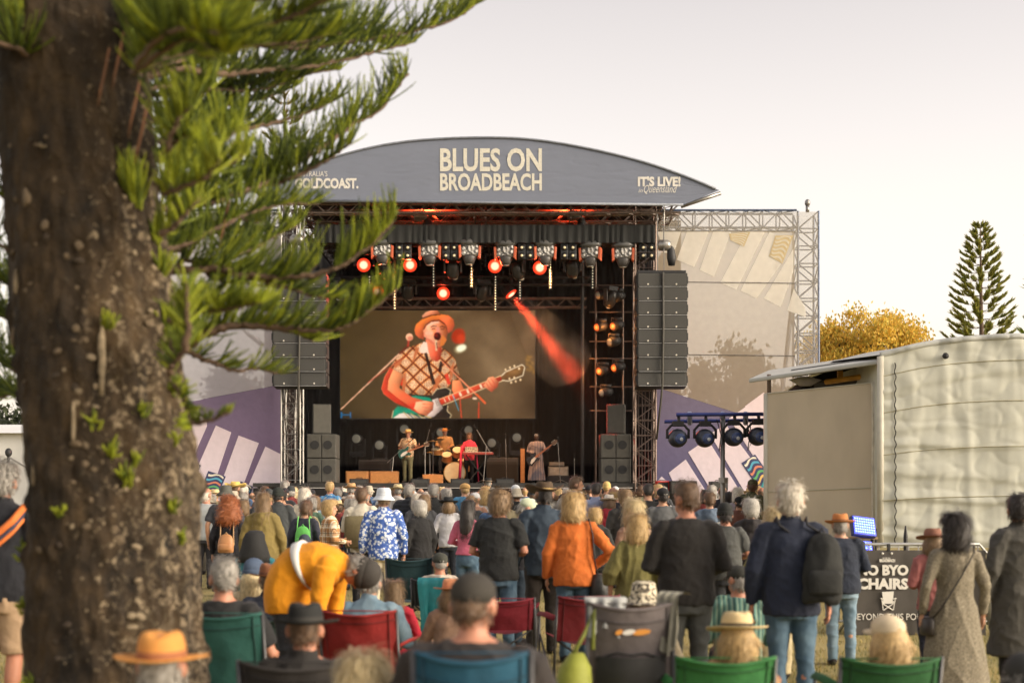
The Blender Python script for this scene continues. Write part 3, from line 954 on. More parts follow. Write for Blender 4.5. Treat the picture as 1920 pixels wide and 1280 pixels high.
# flat white wing edge at left of the tower
# ------------------------------------------------------------------ stacked speakers on the deck
def sub_stack(x0, x1, y0, y1, Y, rows, side):
    a, b = W(x0, y0, Y), W(x1, y1, Y)
    w = b.x - a.x
    h = .78
    proto = None
    lab = {0: 'grey subwoofer at the bottom of the stack', 1: 'upper grey subwoofer with round ports in the stack'}
    for r in range(rows):
        t = thing('subwoofer', (lab[r] + ' at the %s of the stage') % side, 'loudspeaker', ((a.x + b.x) / 2, Y, DECK + r * h), group='subwoofers stacked on the stage')
        m = MB(); m.box((0, .45, h / 2), (w, .9, h - .01)); m.build('cabinet', mat('sub_cab', (.070, .067, .058), .7, var=.12), t, bevel=.02)
        for sx in (-1, 1):
            m = MB(); m.box((sx * w / 4, -.01, h / 2), (w / 2 - .04, .03, h - .06)); gq = m.build('grille', mat('sub_grille', (.078, .074, .062), .75, var=.1, bump=.2, bscale=300), t, bevel=.01)
            m = MB(); m.cyl((sx * w * .22, -.03, h * .55), (sx * w * .22, -.04, h * .55), .14, n=18); m.build('port', mat('port', (.02, .02, .02), .8), gq)
    t = thing('stage_speaker', 'grey speaker box turned inward on the %s subwoofer stack' % side, 'loudspeaker', ((a.x + b.x) / 2, Y + .1, DECK + rows * h), rz=.25 if side == 'left' else -.3, group='speakers on the subwoofer stacks')
    m = MB(); m.prism([(-.3, 0, 0), (.3, 0, 0), (.22, .5, 0), (-.22, .5, 0)], (0, 0, .95)); m.build('cabinet', mat('spk_cab', (.06, .057, .05), .7, var=.12), t, bevel=.02)
    m = MB(); m.box((0, -.012, .475), (.54, .03, .88)); m.build('grille', mat('sub_grille', (.078, .074, .062), .75, var=.1, bump=.2, bscale=300), t, bevel=.01)


sub_stack(575, 630, 852, 920, 40.6, 2, 'left')
sub_stack(1126, 1183, 852, 920, 40.6, 2, 'right')

# ------------------------------------------------------------------ video screen
SY = 45.5
scn = thing('video_screen', 'large video screen showing the singer playing a green guitar', 'video screen', W(820, 784, SY))
so = scn.location.copy()
m = MB(so)
a, b = W(636, 786, SY + .02), W(1005, 580, SY + .02)
m.box(((a.x + b.x) / 2, SY + .09, (a.z + b.z) / 2), (b.x - a.x, .14, b.z - a.z)); m.build('screen_frame', DARK, scn, bevel=.01)


SE = .37
# the picture is worked out as a 440 x 244 pixel image and shown by a fine grid of lit points, as a led screen does
SW_, SH_ = 440, 244
PX0, PX1, PY0, PY1 = 42.0, 1886.0, 58.0, 1082.0
CAN = np.zeros((SH_, SW_, 3))
GX, GY = np.meshgrid(np.linspace(PX0, PX1, SW_), np.linspace(PY0, PY1, SH_))


def blur(a, sg):
    k = np.exp(-.5 * (np.arange(-int(3 * sg) - 1, int(3 * sg) + 2) / sg) ** 2); k /= k.sum(); r = len(k) // 2
    for ax in (0, 1):
        pad = [(0, 0)] * a.ndim; pad[ax] = (r, r)
        q = np.pad(a, pad, 'edge'); out = np.zeros_like(a)
        for i, w_ in enumerate(k): out += w_ * (q[i:i + a.shape[0]] if ax == 0 else q[:, i:i + a.shape[1]])
        a = out
    return a


_rsn = np.random.RandomState(3)
_N1 = blur(_rsn.randn(SH_, SW_), 14); _N1 /= _N1.std()
_N2 = blur(_rsn.randn(SH_, SW_), 4); _N2 /= _N2.std()
BGL = lin((84, 67, 38)); BGR = lin((112, 86, 60))
_t = np.clip((GX - PX0) / (PX1 - PX0), 0, 1)[..., None]
CAN[:] = np.array(BGL) * (1 - _t) + np.array(BGR) * _t
_sm = np.exp(-((GX - 1500 - (GY - 500) * .25) / 260) ** 2 - ((GY - 480) / 420) ** 2) * (1 + .35 * _N1)
CAN += np.clip(_sm, 0, 2)[..., None] * np.array((.10, .075, .045))
CAN *= (1 + .06 * _N1[..., None])
CAN *= (1 - .35 * np.exp(-((GX - 1880) / 200) ** 2 - ((GY - 1000) / 300) ** 2))[..., None]


def inside(pts):
    m = np.zeros(GX.shape, bool); n = len(pts)
    for i in range(n):
        (x1, y1), (x2, y2) = pts[i], pts[(i + 1) % n]
        if y1 == y2: continue
        c = ((y1 > GY) != (y2 > GY)) & (GX < (x2 - x1) * (GY - y1) / (y2 - y1) + x1)
        m ^= c
    return m.astype(float)


def scr(pts, paint, name=''):
    """paint: (angle, colours, roundness) or a function of the grid"""
    global CAN
    pts = [(p[0], p[1]) for p in pts]
    mk = blur(inside(pts), .75)
    if callable(paint): col = paint()
    else:
        ang, cols, rnd_ = paint
        xs = [p[0] for p in pts]; ys = [p[1] for p in pts]
        u = (GX - min(xs)) / max(max(xs) - min(xs), 1) * cos(ang) + (GY - min(ys)) / max(max(ys) - min(ys), 1) * abs(sin(ang)) * .9
        u = np.clip(u + .07 * _N2, 0, 1) * (len(cols) - 1)
        lc = np.array([lin(c) for c in cols]); i0 = np.clip(u.astype(int), 0, max(len(cols) - 2, 0)); f = (u - i0)[..., None]
        col = lc[i0] * (1 - f) + lc[np.minimum(i0 + 1, len(cols) - 1)] * f
        if rnd_:
            bm = blur(mk, rnd_); gy, gx = np.gradient(bm)
            col = col * np.clip(.62 + .48 * bm + 2.6 * rnd_ * (gx * .8 + gy * .6) * .35, .35, 1.35)[..., None] * (1 + .05 * _N2[..., None])
    CAN = CAN * (1 - mk[..., None]) + col * mk[..., None]


def strip(p, q, w, mt, n='', w2=None):
    p, q = Vector((*p, 0)), Vector((*q, 0)); d = (q - p).normalized(); e = Vector((-d.y, d.x, 0)); w2 = w2 or w
    scr([(p - e * w / 2)[:2], (q - e * w2 / 2)[:2], (q + e * w2 / 2)[:2], (p + e * w / 2)[:2]], mt)


def blob(c, rx, ry, mt, n=18, rot=0, name=''):
    scr([(c[0] + rx * cos(t) * cos(rot) - ry * sin(t) * sin(rot), c[1] + rx * cos(t) * sin(rot) + ry * sin(t) * cos(rot)) for t in [2 * pi * k / n for k in range(n)]], mt)


E = lambda *c: (0, list(c) if len(c) > 1 else [c[0], c[0]], 0)
EA = lambda ang, *c: (abs(ang), list(c), 9)
blob((1160, 300), 62, 75, E((180, 60, 30)), rot=.5)
blob((1185, 330), 40, 50, E((205, 72, 38)))
blob((1180, 420), 62, 40, E((170, 150, 110)), rot=-.4)
blob((1188, 415), 48, 30, E((255, 248, 215)), rot=-.4)
for k in range(26):
    blob((1805 + 70 * random.random(), 490 + 160 * random.random()), 9, 11, E((165, 125, 70)))
CAN = blur(CAN, 1.6)
# strap arm behind, neck arm
scr([(1105, 720), (1175, 715), (1210, 800), (1300, 835), (1285, 885), (1150, 905), (1100, 810)], EA(.8, (250, 165, 110), (225, 95, 55)), 'screen_arm')


def SHIRTM():
    u, v = (GX * .94 + GY) / 1.41, (GX * .94 - GY) / 1.41
    u = u + 6 * _N1; v = v + 6 * _N1
    fu, fv = np.abs((u / 98) % 1 - .5), np.abs((v / 98) % 1 - .5)
    lines = blur(((fu > .43) | (fv > .43)).astype(float), .6)
    edge = blur((((fu > .36) & (fu <= .43)) | ((fv > .36) & (fv <= .43))).astype(float), .6)
    dots = (np.sin(u * .32) * np.sin(v * .32) > .10).astype(float)
    c = np.array(lin((248, 208, 162))) * (1 - dots[..., None]) + np.array(lin((158, 70, 40))) * dots[..., None]
    c = c * (1 - edge[..., None]) + np.array(lin((228, 140, 62))) * edge[..., None]
    c = c * (1 - lines[..., None]) + np.array(lin((120, 50, 28))) * lines[..., None]
    bm = blur(inside([(830, 360), (690, 410), (540, 560), (640, 662), (650, 850), (900, 870), (1060, 810), (1178, 722), (1130, 520), (1000, 410)]), 12)
    gy, gx = np.gradient(bm)
    return c * np.clip(.60 + .5 * bm + 9 * (gx * .8 + gy * .5) + .10 * _N2, .3, 1.3)[..., None]


scr([(830, 360), (770, 380), (690, 410), (600, 470), (540, 560), (512, 602), (640, 662), (620, 740), (650, 850), (900, 870), (1060, 810), (1095, 720), (1178, 722), (1180, 690), (1150, 600), (1130, 520), (1080, 450), (1000, 410), (960, 430), (880, 420)], SHIRTM, 'screen_shirt')
strip((1045, 660), (1075, 760), 34, E((225, 75, 50)))
strip((620, 770), (650, 690), 26, E((220, 70, 40)))
scr([(850, 330), (1000, 390), (1005, 440), (990, 520), (960, 545), (905, 525), (870, 440)], EA(.2, (250, 150, 110), (225, 85, 55)), 'screen_neck')
scr([(830, 355), (862, 360), (880, 470), (800, 460), (790, 420)], E((250, 215, 190)), 'screen_collar')
for f_ in ([(640, 662), (665, 640), (668, 730), (650, 850), (628, 800)], [(760, 400), (790, 420), (740, 540), (722, 560), (738, 480)], [(1085, 600), (1120, 540), (1112, 640), (1095, 720), (1078, 720)], [(930, 720), (990, 660), (1000, 700), (950, 800), (915, 850)], [(545, 560), (600, 520), (640, 520), (610, 570), (560, 610)]):
    scr(f_, E((205, 120, 75)), 'screen_shirt_fold')
strip((850, 460), (930, 760), 26, E((60, 35, 25)), w2=34)
strip((1000, 540), (985, 640), 30, E((70, 40, 30)))
# face and hat
scr([(822, 250), (850, 195), (900, 160), (980, 150), (1040, 190), (1058, 260), (1050, 335), (1022, 385), (980, 412), (920, 385), (880, 345), (850, 315), (815, 300), (806, 275)], EA(0, (236, 152, 112), (246, 176, 138), (230, 142, 98), (206, 112, 66)), 'screen_face')
scr([(1000, 300), (1015, 290), (1050, 335), (1022, 385), (985, 402), (990, 350)], E((222, 132, 66)))
scr([(895, 212), (920, 200), (955, 204), (955, 214), (920, 212), (898, 222)], E((110, 60, 40)))
scr([(985, 208), (1010, 203), (1040, 214), (1040, 224), (1010, 214), (987, 220)], E((110, 60, 40)))
scr([(900, 228), (945, 224), (942, 238), (908, 240)], E((150, 85, 65)))
scr([(990, 228), (1030, 226), (1028, 240), (993, 240)], E((140, 80, 55)))
scr([(958, 215), (975, 218), (990, 275), (945, 280), (948, 268)], E((235, 150, 125)))
scr([(935, 268), (990, 268), (998, 290), (930, 292)], E((205, 90, 70)))
strip((850, 300), (870, 340), 10, E((235, 140, 115)))
scr([(860, 195), (900, 170), (965, 162), (985, 175), (930, 183), (880, 205)], E((248, 196, 162)))
scr([(845, 264), (880, 254), (922, 262), (915, 282), (880, 294), (850, 286)], E((246, 188, 154)))
scr([(868, 318), (915, 345), (955, 370), (985, 400), (960, 405), (905, 372), (872, 340)], E((228, 128, 96)))
scr([(905, 330), (930, 340), (935, 362), (915, 352)], E((240, 160, 130)))
scr([(815, 270), (830, 265), (840, 300), (822, 298)], E((235, 120, 90)))
scr([(826, 240), (835, 215), (870, 170), (915, 145), (980, 138), (1040, 165), (1060, 235), (1052, 250), (1040, 200), (980, 158), (905, 166), (855, 205), (838, 240)], E((120, 50, 30)))
scr([(745, 240), (760, 190), (820, 140), (880, 108), (980, 92), (1070, 105), (1115, 145), (1124, 200), (1105, 250), (1062, 275), (1052, 215), (1030, 175), (980, 145), (910, 152), (850, 190), (826, 240), (835, 335), (790, 320), (755, 285)], EA(-1.2, (245, 150, 60), (240, 125, 70), (235, 110, 80)), 'screen_hat')
scr([(815, 112), (850, 75), (900, 58), (962, 56), (990, 92), (900, 104), (825, 132)], EA(.6, (255, 190, 150), (240, 130, 80)), 'screen_hat')
strip((822, 134), (905, 104), 12, E((90, 45, 30))); strip((905, 104), (995, 96), 10, E((90, 45, 30)))
blob((962, 305), 34, 38, E((80, 24, 20)), name='screen_microphone'); blob((950, 295), 16, 16, E((140, 40, 28)))
strip((950, 340), (952, 440), 20, E((235, 190, 150))); strip((955, 360), (960, 420), 8, E((70, 35, 25)))
# guitar
scr([(535, 1082), (545, 1010), (585, 965), (700, 985), (780, 1040), (830, 1082)], EA(.4, (0, 120, 92), (30, 160, 125)), 'screen_guitar')
scr([(680, 845), (800, 862), (910, 862), (955, 805), (1040, 788), (1086, 812), (1080, 872), (1005, 900), (1062, 960), (1055, 1012), (1096, 1050), (1080, 1078), (860, 1078), (930, 980), (720, 880)], EA(.5, (70, 62, 52), (50, 38, 32)), 'screen_guitar')
scr([(715, 872), (760, 866), (890, 886), (915, 920), (740, 915)], E((22, 150, 118)), 'screen_guitar')
for s_ in (((910, 862), (955, 805)), ((955, 805), (1040, 788)), ((1040, 788), (1086, 812)), ((1086, 812), (1080, 872)), ((1062, 960), (1055, 1012)), ((1055, 1012), (1096, 1050)), ((1096, 1050), (1080, 1078)), ((545, 1010), (530, 1078))):
    strip(*s_, 7, E((215, 190, 150)))
scr([(915, 905), (970, 888), (1016, 985), (930, 1065), (880, 1080), (540, 1080), (600, 1040), (640, 1030), (830, 1072), (920, 1000)], EA(.3, (250, 235, 215), (225, 200, 185)), 'screen_pickguard')
for k in range(7):
    strip((640 + k * 34, 1020 + k * 6), (700 + k * 34, 1080), 9, E((40, 60, 45)) if k % 2 else E((190, 160, 90)))
for k in range(4): strip((940 + k * 14, 905 - k * 4), (962 + k * 14, 965 - k * 4), 6, E((120, 100, 80)))
strip((985, 928), (1575, 700), 62, EA(0, (215, 70, 42), (235, 95, 60), (190, 60, 40)), w2=46, n='screen_guitar_neck')
strip((982, 900), (1566, 676), 6, E((250, 205, 150))); strip((1010, 960), (1580, 724), 6, E((250, 215, 165)))
for t in (.08, .15, .22, .33, .45, .66):
    px, py = 985 + 590 * t, 928 - 228 * t
    strip((px - 8, py - 18), (px + 8, py + 18), 20 if t > .3 else 8, E((245, 215, 180)))
scr([(1562, 684), (1610, 640), (1700, 592), (1765, 572), (1790, 595), (1772, 675), (1740, 700), (1640, 726), (1575, 722)], EA(.3, (120, 84, 52), (150, 110, 66)), 'screen_headstock')
for s_ in (((1562, 684), (1610, 640)), ((1610, 640), (1765, 572)), ((1765, 572), (1790, 595)), ((1790, 595), (1772, 675)), ((1772, 675), (1640, 726)), ((1640, 726), (1575, 722))):
    strip(*s_, 8, E((250, 225, 190)))
for p in ((1608, 620), (1650, 600), (1692, 585), (1660, 742), (1705, 730), (1748, 715), (1735, 610), (1645, 705), (1690, 695)): blob(p, 9, 11, E((250, 215, 170)))
scr([(1420, 740), (1445, 695), (1490, 684), (1545, 740), (1532, 782), (1475, 832), (1430, 800), (1395, 770)], EA(.9, (255, 190, 140), (230, 110, 75)), 'screen_hand')
for p, q in (((1440, 720), (1490, 790)), ((1470, 705), (1515, 770)), ((1425, 745), (1460, 810))): strip(p, q, 7, E((215, 95, 65)))
# picking arm
scr([(512, 602), (640, 662), (600, 790), (720, 880), (860, 920), (925, 930), (918, 1000), (860, 1055), (780, 1035), (700, 990), (560, 930), (455, 850), (432, 800), (462, 690)], EA(.9, (255, 185, 130), (248, 140, 90), (225, 75, 50)), 'screen_arm')
scr([(512, 604), (545, 612), (500, 720), (490, 810), (600, 900), (720, 985), (700, 990), (560, 930), (455, 850), (432, 800), (462, 690)], EA(.9, (235, 90, 60), (225, 70, 45)), 'screen_arm')
scr([(760, 925), (850, 915), (928, 930), (918, 1000), (860, 1055), (790, 1035), (740, 990)], EA(.6, (255, 200, 155), (240, 140, 95)), 'screen_hand')
for p, q in (((820, 945), (918, 948)), ((820, 975), (915, 985)), ((830, 1005), (890, 1025))): strip(p, q, 6, E((222, 105, 75)))
# microphone stands
strip((45, 1000), (600, 470), 9, E((240, 185, 150)), w2=14); strip((300, 745), (690, 470), 8, E((170, 60, 40))); strip((600, 470), (690, 390), 20, E((120, 50, 35)))
strip((690, 335), (684, 400), 20, E((185, 70, 50))); blob((697, 310), 34, 34, E((255, 195, 155))); blob((703, 322), 26, 20, E((225, 140, 110)))
strip((1005, 540), (1420, 942), 7, E((245, 150, 110)), w2=16); strip((1330, 850), (1420, 942), 16, E((225, 100, 50)))
strip((1175, 880), (1190, 1080), 9, E((220, 80, 50))); strip((1110, 860), (1165, 1010), 7, E((60, 150, 170))); strip((1355, 930), (1352, 1080), 11, E((215, 75, 45)))
strip((52, 1020), (52, 1082), 14, E((40, 110, 150))); strip((52, 1050), (140, 1050), 12, E((45, 105, 140))); strip((140, 1020), (140, 1082), 12, E((40, 100, 140)))
blob((1315, 893), 22, 12, E((235, 200, 170)))

CAN = blur(CAN, .62) * (1 + .03 * _N2[..., None])
# raises the contrast and saturation of the picture a little
CAN = np.clip(CAN, 0, None) ** 1.16
m = MB(so)
ul, lr = W(638, 582, SY), W(1003, 784, SY)
xs_, zs_ = np.linspace(ul.x, lr.x, SW_), np.linspace(ul.z, lr.z, SH_)
vv = np.zeros((SH_, SW_, 3)); vv[..., 0] = xs_[None, :] - so.x; vv[..., 1] = SY - .002 - so.y; vv[..., 2] = zs_[:, None] - so.z
idx = np.arange(SH_ * SW_).reshape(SH_, SW_)
fc = np.stack([idx[:-1, :-1], idx[1:, :-1], idx[1:, 1:], idx[:-1, 1:]], -1).reshape(-1, 4)
me = bpy.data.meshes.new('screen_picture')
me.from_pydata(vv.reshape(-1, 3).tolist(), [], fc.tolist())
at = me.color_attributes.new('picture', 'FLOAT_COLOR', 'POINT')
at.data.foreach_set('color', np.concatenate([CAN.reshape(-1, 3), np.ones((SH_ * SW_, 1))], 1).astype(np.float32).ravel())
sm, nt, N, L, b = nodes_of('led_picture')
ca = N.new('ShaderNodeVertexColor'); ca.layer_name = 'picture'
b.inputs['Base Color'].default_value = (.01, .01, .01, 1); b.inputs['Roughness'].default_value = .7; b.inputs['Specular IOR Level'].default_value = .1
L.new(ca.outputs[0], b.inputs['Emission Color']); b.inputs['Emission Strength'].default_value = SE * 1.15
me.materials.append(sm)
o = bpy.data.objects.new('screen_picture', me); COL.objects.link(o); o.parent = scn
# ------------------------------------------------------------------ people: one body mesh each, clothes and hair as its children
HZ, HY = 1.628, .012                                  # head centre of a 1.75 m body that faces +Y


def ARM(kind, s):
    E_, H_ = {'down': ((.262, -.035, 1.13), (.272, .045, .875)), 'front': ((.262, -.02, 1.13), (.13, .24, 1.10)), 'cross': ((.265, .03, 1.15), (-.02, .21, 1.17)),
              'pocket': ((.315, -.11, 1.13), (.225, .05, .94)), 'up': ((.25, .17, 1.22), (.12, .30, 1.46)), 'fwd': ((.21, .27, 1.40), (.19, .50, 1.42)), 'sit': ((.285, .06, 1.13), (.24, .30, 1.10)),
              'hip': ((.37, -.12, 1.15), (.2, .02, 1.0)), 'pick': ((.30, -.02, 1.13), (.08, .22, 1.05)), 'fret': ((-.30, .10, 1.16), (-.46, .30, 1.22)), 'keys': ((.27, .08, 1.14), (.18, .36, 1.10)),
              'raise': ((.27, .12, 1.42), (.2, .2, 1.72)), 'back': ((.28, -.08, 1.12), (.06, -.15, 1.0))}[kind]
    if kind == 'fret':
        return Vector((-E_[0] * s, E_[1], E_[2])) if False else Vector((abs(E_[0]) * s, E_[1], E_[2])), Vector((abs(H_[0]) * s, H_[1], H_[2]))
    return Vector((E_[0] * s, E_[1], E_[2])), Vector((H_[0] * s, H_[1], H_[2]))


def remesh(mb, vox, sm=3, name='mesh'):
    me = mb.mesh('tmp')
    o = bpy.data.objects.new('tmp', me)
    COL.objects.link(o)
    md = o.modifiers.new('r', 'REMESH'); md.mode = 'VOXEL'; md.voxel_size = vox; md.use_smooth_shade = True
    if sm:
        m2 = o.modifiers.new('s', 'SMOOTH'); m2.factor = .5; m2.iterations = sm
    dg = bpy.context.evaluated_depsgraph_get()
    out = bpy.data.meshes.new_from_object(o.evaluated_get(dg))
    bpy.data.objects.remove(o); bpy.data.meshes.remove(me)
    out.name = name
    return out


def get_co(me):
    a = np.zeros(len(me.vertices) * 3, np.float32); me.vertices.foreach_get('co', a); return a.reshape(-1, 3).astype(np.float64)


def set_co(me, a):
    me.vertices.foreach_set('co', a.astype(np.float32).ravel()); me.update()


def get_no(me):
    a = np.zeros(len(me.vertices) * 3, np.float32); me.vertex_normals.foreach_get('vector', a); return a.reshape(-1, 3).astype(np.float64)


def sstep(a, b, x):
    t = np.clip((x - a) / (b - a), 0, 1); return t * t * (3 - 2 * t)


def curl(co, z0, L, A):
    if abs(A) < 1e-4: return co
    l = co[:, 2] - z0
    th = A * np.clip(l / L, 0, 1)
    R = L / A
    py = R * (1 - np.cos(th)) + np.maximum(l - L, 0) * sin(A)
    pz = z0 + R * np.sin(th) + np.maximum(l - L, 0) * cos(A)
    m = l > 0
    out = co.copy()
    out[m, 1] = (py + co[:, 1] * np.cos(th))[m]
    out[m, 2] = (pz - co[:, 1] * np.sin(th))[m]
    return out


def deform(me, D):
    """D = (bend of the spine, nod of the head, turn of the head)"""
    if not D or not any(D): return me
    co = get_co(me)
    bend, nod, turn = D
    if turn:
        a = -turn * sstep(1.45, 1.53, co[:, 2])
        x, y = co[:, 0].copy(), co[:, 1].copy()
        co[:, 0] = x * np.cos(a) - y * np.sin(a); co[:, 1] = x * np.sin(a) + y * np.cos(a)
    arm = (np.abs(co[:, 0]) > .2)
    c2 = curl(co, 1.44, .12, nod)
    c2 = np.where((arm & (np.abs(co[:, 1]) > .0))[:, None] & (np.abs(co[:, 0]) > .2)[:, None], co, c2)
    c2 = curl(c2, .95, .34, bend)
    set_co(me, c2)
    return me


def folds(me, amp, seed, freq=1.0, vert=.6):
    """creases: ridged noise, stretched along the drop of the cloth and sheared a little, different for every seed"""
    rs = random.Random(seed)
    co, no = get_co(me), get_no(me)
    sx, sy, off = rs.uniform(-.7, .7), rs.uniform(-.7, .7), rs.uniform(0, 90)
    d = np.zeros(len(co))
    for i, (x, y, z) in enumerate(co.tolist()):
        zz = z + sx * x + sy * y
        w_ = noise.noise((x * 3, y * 3 + off, z * 3)) * .5
        a = noise.noise((x * 5.5 * freq + w_, y * 5.5 * freq + off, zz * 4.2 * freq * vert * 1.6))
        b = noise.noise((x * 11 * freq - zz * 3 + w_, y * 11 * freq + off, z * 8 * freq * vert * 1.6 + x * 4))
        d[i] = (1 - abs(a)) ** 5 * 1.1 + (1 - abs(b)) ** 5 * .5 + a * .5
    d -= d.mean()
    set_co(me, co + no * (amp * 1.25 * d)[:, None])
    return me


def torso(mb, sex, w, off, z0, z1=1.505, flare=0.0, n=28, fit=1.0):
    """elliptical rings from hem z0 up to z1"""
    f = sex == 'f'
    T = [(.80, .165 if f else .155, .115), (.92, .172 if f else .160, .122), (1.00, .158, .112), (1.08, .130 if f else .145, .100), (1.18, .136 if f else .155, .110), (1.28, .148 if f else .168, .122), (1.38, .145 if f else .168, .110), (1.435, .128 if f else .150, .094), (1.475, .092, .080), (1.51, .062, .062)]
    def at(z):
        if z <= T[0][0]: return T[0][1], T[0][2]
        for p, q in zip(T, T[1:]):
            if z <= q[0]:
                t = (z - p[0]) / (q[0] - p[0]); return p[1] + (q[1] - p[1]) * t, p[2] + (q[2] - p[2]) * t
        return T[-1][1:]
    out = []
    k = max(8, int((z1 - z0) / .06))
    for i in range(k + 1):
        z = z0 + (z1 - z0) * i / k
        rx, ry = at(z)
        if fit < 1 and .85 < z < 1.3:
            rx = rx * fit + .17 * (1 - fit); ry = ry * fit + .125 * (1 - fit)
        wz = w if z < 1.42 else 1 + (w - 1) * max(0, (1.51 - z) / .09)
        fl = flare * max(0, (1.0 - z)) if z < 1.0 else 0
        out.append((z, rx * wz + off + fl, ry * wz + off + fl * .8, 0, -.005 + (.012 if z > 1.2 else 0)))
    mb.rings(out, n)


def body_mesh(sex, w, arms, sit, D, vox, seat):
    mb = MB()
    torso(mb, sex, w * .93, -.006, .80)
    mb.tube([(0, -.012, 1.44), (0, 0, 1.51), (0, .015, 1.58)], [.068, .060 if sex == 'm' else .050, .058], 16)
    mb.ell((0, HY - .012, HZ + .022), (.082, .100, .106), nu=20, nv=12)        # skull
    mb.ell((0, HY + .022, HZ - .055), (.060, .070, .068), nu=16, nv=10)        # jaw
    mb.tube([(0, HY + .085, HZ + .025), (0, HY + .112, HZ - .022), (0, HY + .085, HZ - .03)], [.011, .016, .010], 8)   # nose
    for s in (-1, 1):
        mb.ell((s * .090, HY - .016, HZ - .008), (.013, .026, .038), nu=8, nv=6)  # ear
        mb.ell((s * .03, HY + .082, HZ + .03), (.022, .012, .008), nu=8, nv=5)  # brow
    mb.ell((0, HY + .088, HZ - .066), (.026, .012, .010), nu=8, nv=5)         # lips
    sw = .175 if sex == 'm' else .155
    sw *= 1 + (w - 1) * .5
    for s, a in zip((-1, 1), arms):
        e, h = ARM(a, s)
        sh = Vector((s * sw, -.005, 1.412))
        e.x += s * (w - 1) * .12; h.x += s * (w - 1) * .08
        r = 1 if sex == 'm' else .86
        mb.tube([sh, sh.lerp(e, .5), e, e.lerp(h, .35), e.lerp(h, .8), h], [.058 * r, .048 * r, .039 * r, .041 * r, .030 * r, .027 * r], 12)
        d = (h - e).normalized()
        mb.tube([h, h + d * .045, h + d * .09], [.026, .036, .030], 10, flat=.55)    # palm
    if sit:
        for s in (-1, 1):
            hp, kn = Vector((s * .09, 0, .90)), Vector((s * .13, .42, .93))
            an = Vector((s * .13, .46, .90 - seat))
            mb.tube([hp, hp.lerp(kn, .5), kn, kn.lerp(an, .4), an], [.088, .078, .056, .054, .04], 12)
    else:
        for s in (-1, 1):
            mb.tube([(s * .085, 0, .9), (s * .092, .012, .7), (s * .098, .015, .49), (s * .1, -.015, .34), (s * .1, -.02, .08)], [.088, .078, .055, .054, .038], 12)
            mb.tube([(s * .1, -.04, .05), (s * .105, .06, .045), (s * .115, .17, .03)], [.042, .044, .028], 10)
    me = remesh(mb, vox, 2, 'body')
    # fingers and thumb, rooted in the palm; eyes
    f = MB()
    for s, a in zip((-1, 1), arms):
        e, h = ARM(a, s)
        e.x += s * (w - 1) * .12; h.x += s * (w - 1) * .08
        d = (h - e).normalized()
        side = d.cross(Vector((s, 0, 0)) if abs(d.x) < .8 else Vector((0, 0, 1))).normalized()
        pn = d.cross(side).normalized()
        if pn.x * s > 0: pn = -pn
        for k, ln in enumerate((.068, .078, .072, .056)):
            b = h + d * .085 + side * (.024 - .016 * k)
            f.tube([b, b + d * ln * .5 + pn * .008, b + d * ln * .85 + pn * .03], [.0095, .009, .007], 6)
        b = h + d * .03 + side * .026
        f.tube([b, b + side * .03 + d * .03 + pn * .01, b + side * .035 + d * .06 + pn * .02], [.012, .010, .008], 6)
    n0 = len(f.f)
    for s in (-1, 1):
        f.ell((s * .031, HY + .086, HZ + .010), (.012, .008, .008), m=1, nu=8, nv=5)
    bm = bmesh.new(); bm.from_mesh(me)
    fm = f.mesh('f'); bm.from_mesh(fm); bm.to_mesh(me); bm.free(); bpy.data.meshes.remove(fm)
    me.polygons.foreach_set('use_smooth', [True] * len(me.polygons))
    return deform(me, D)


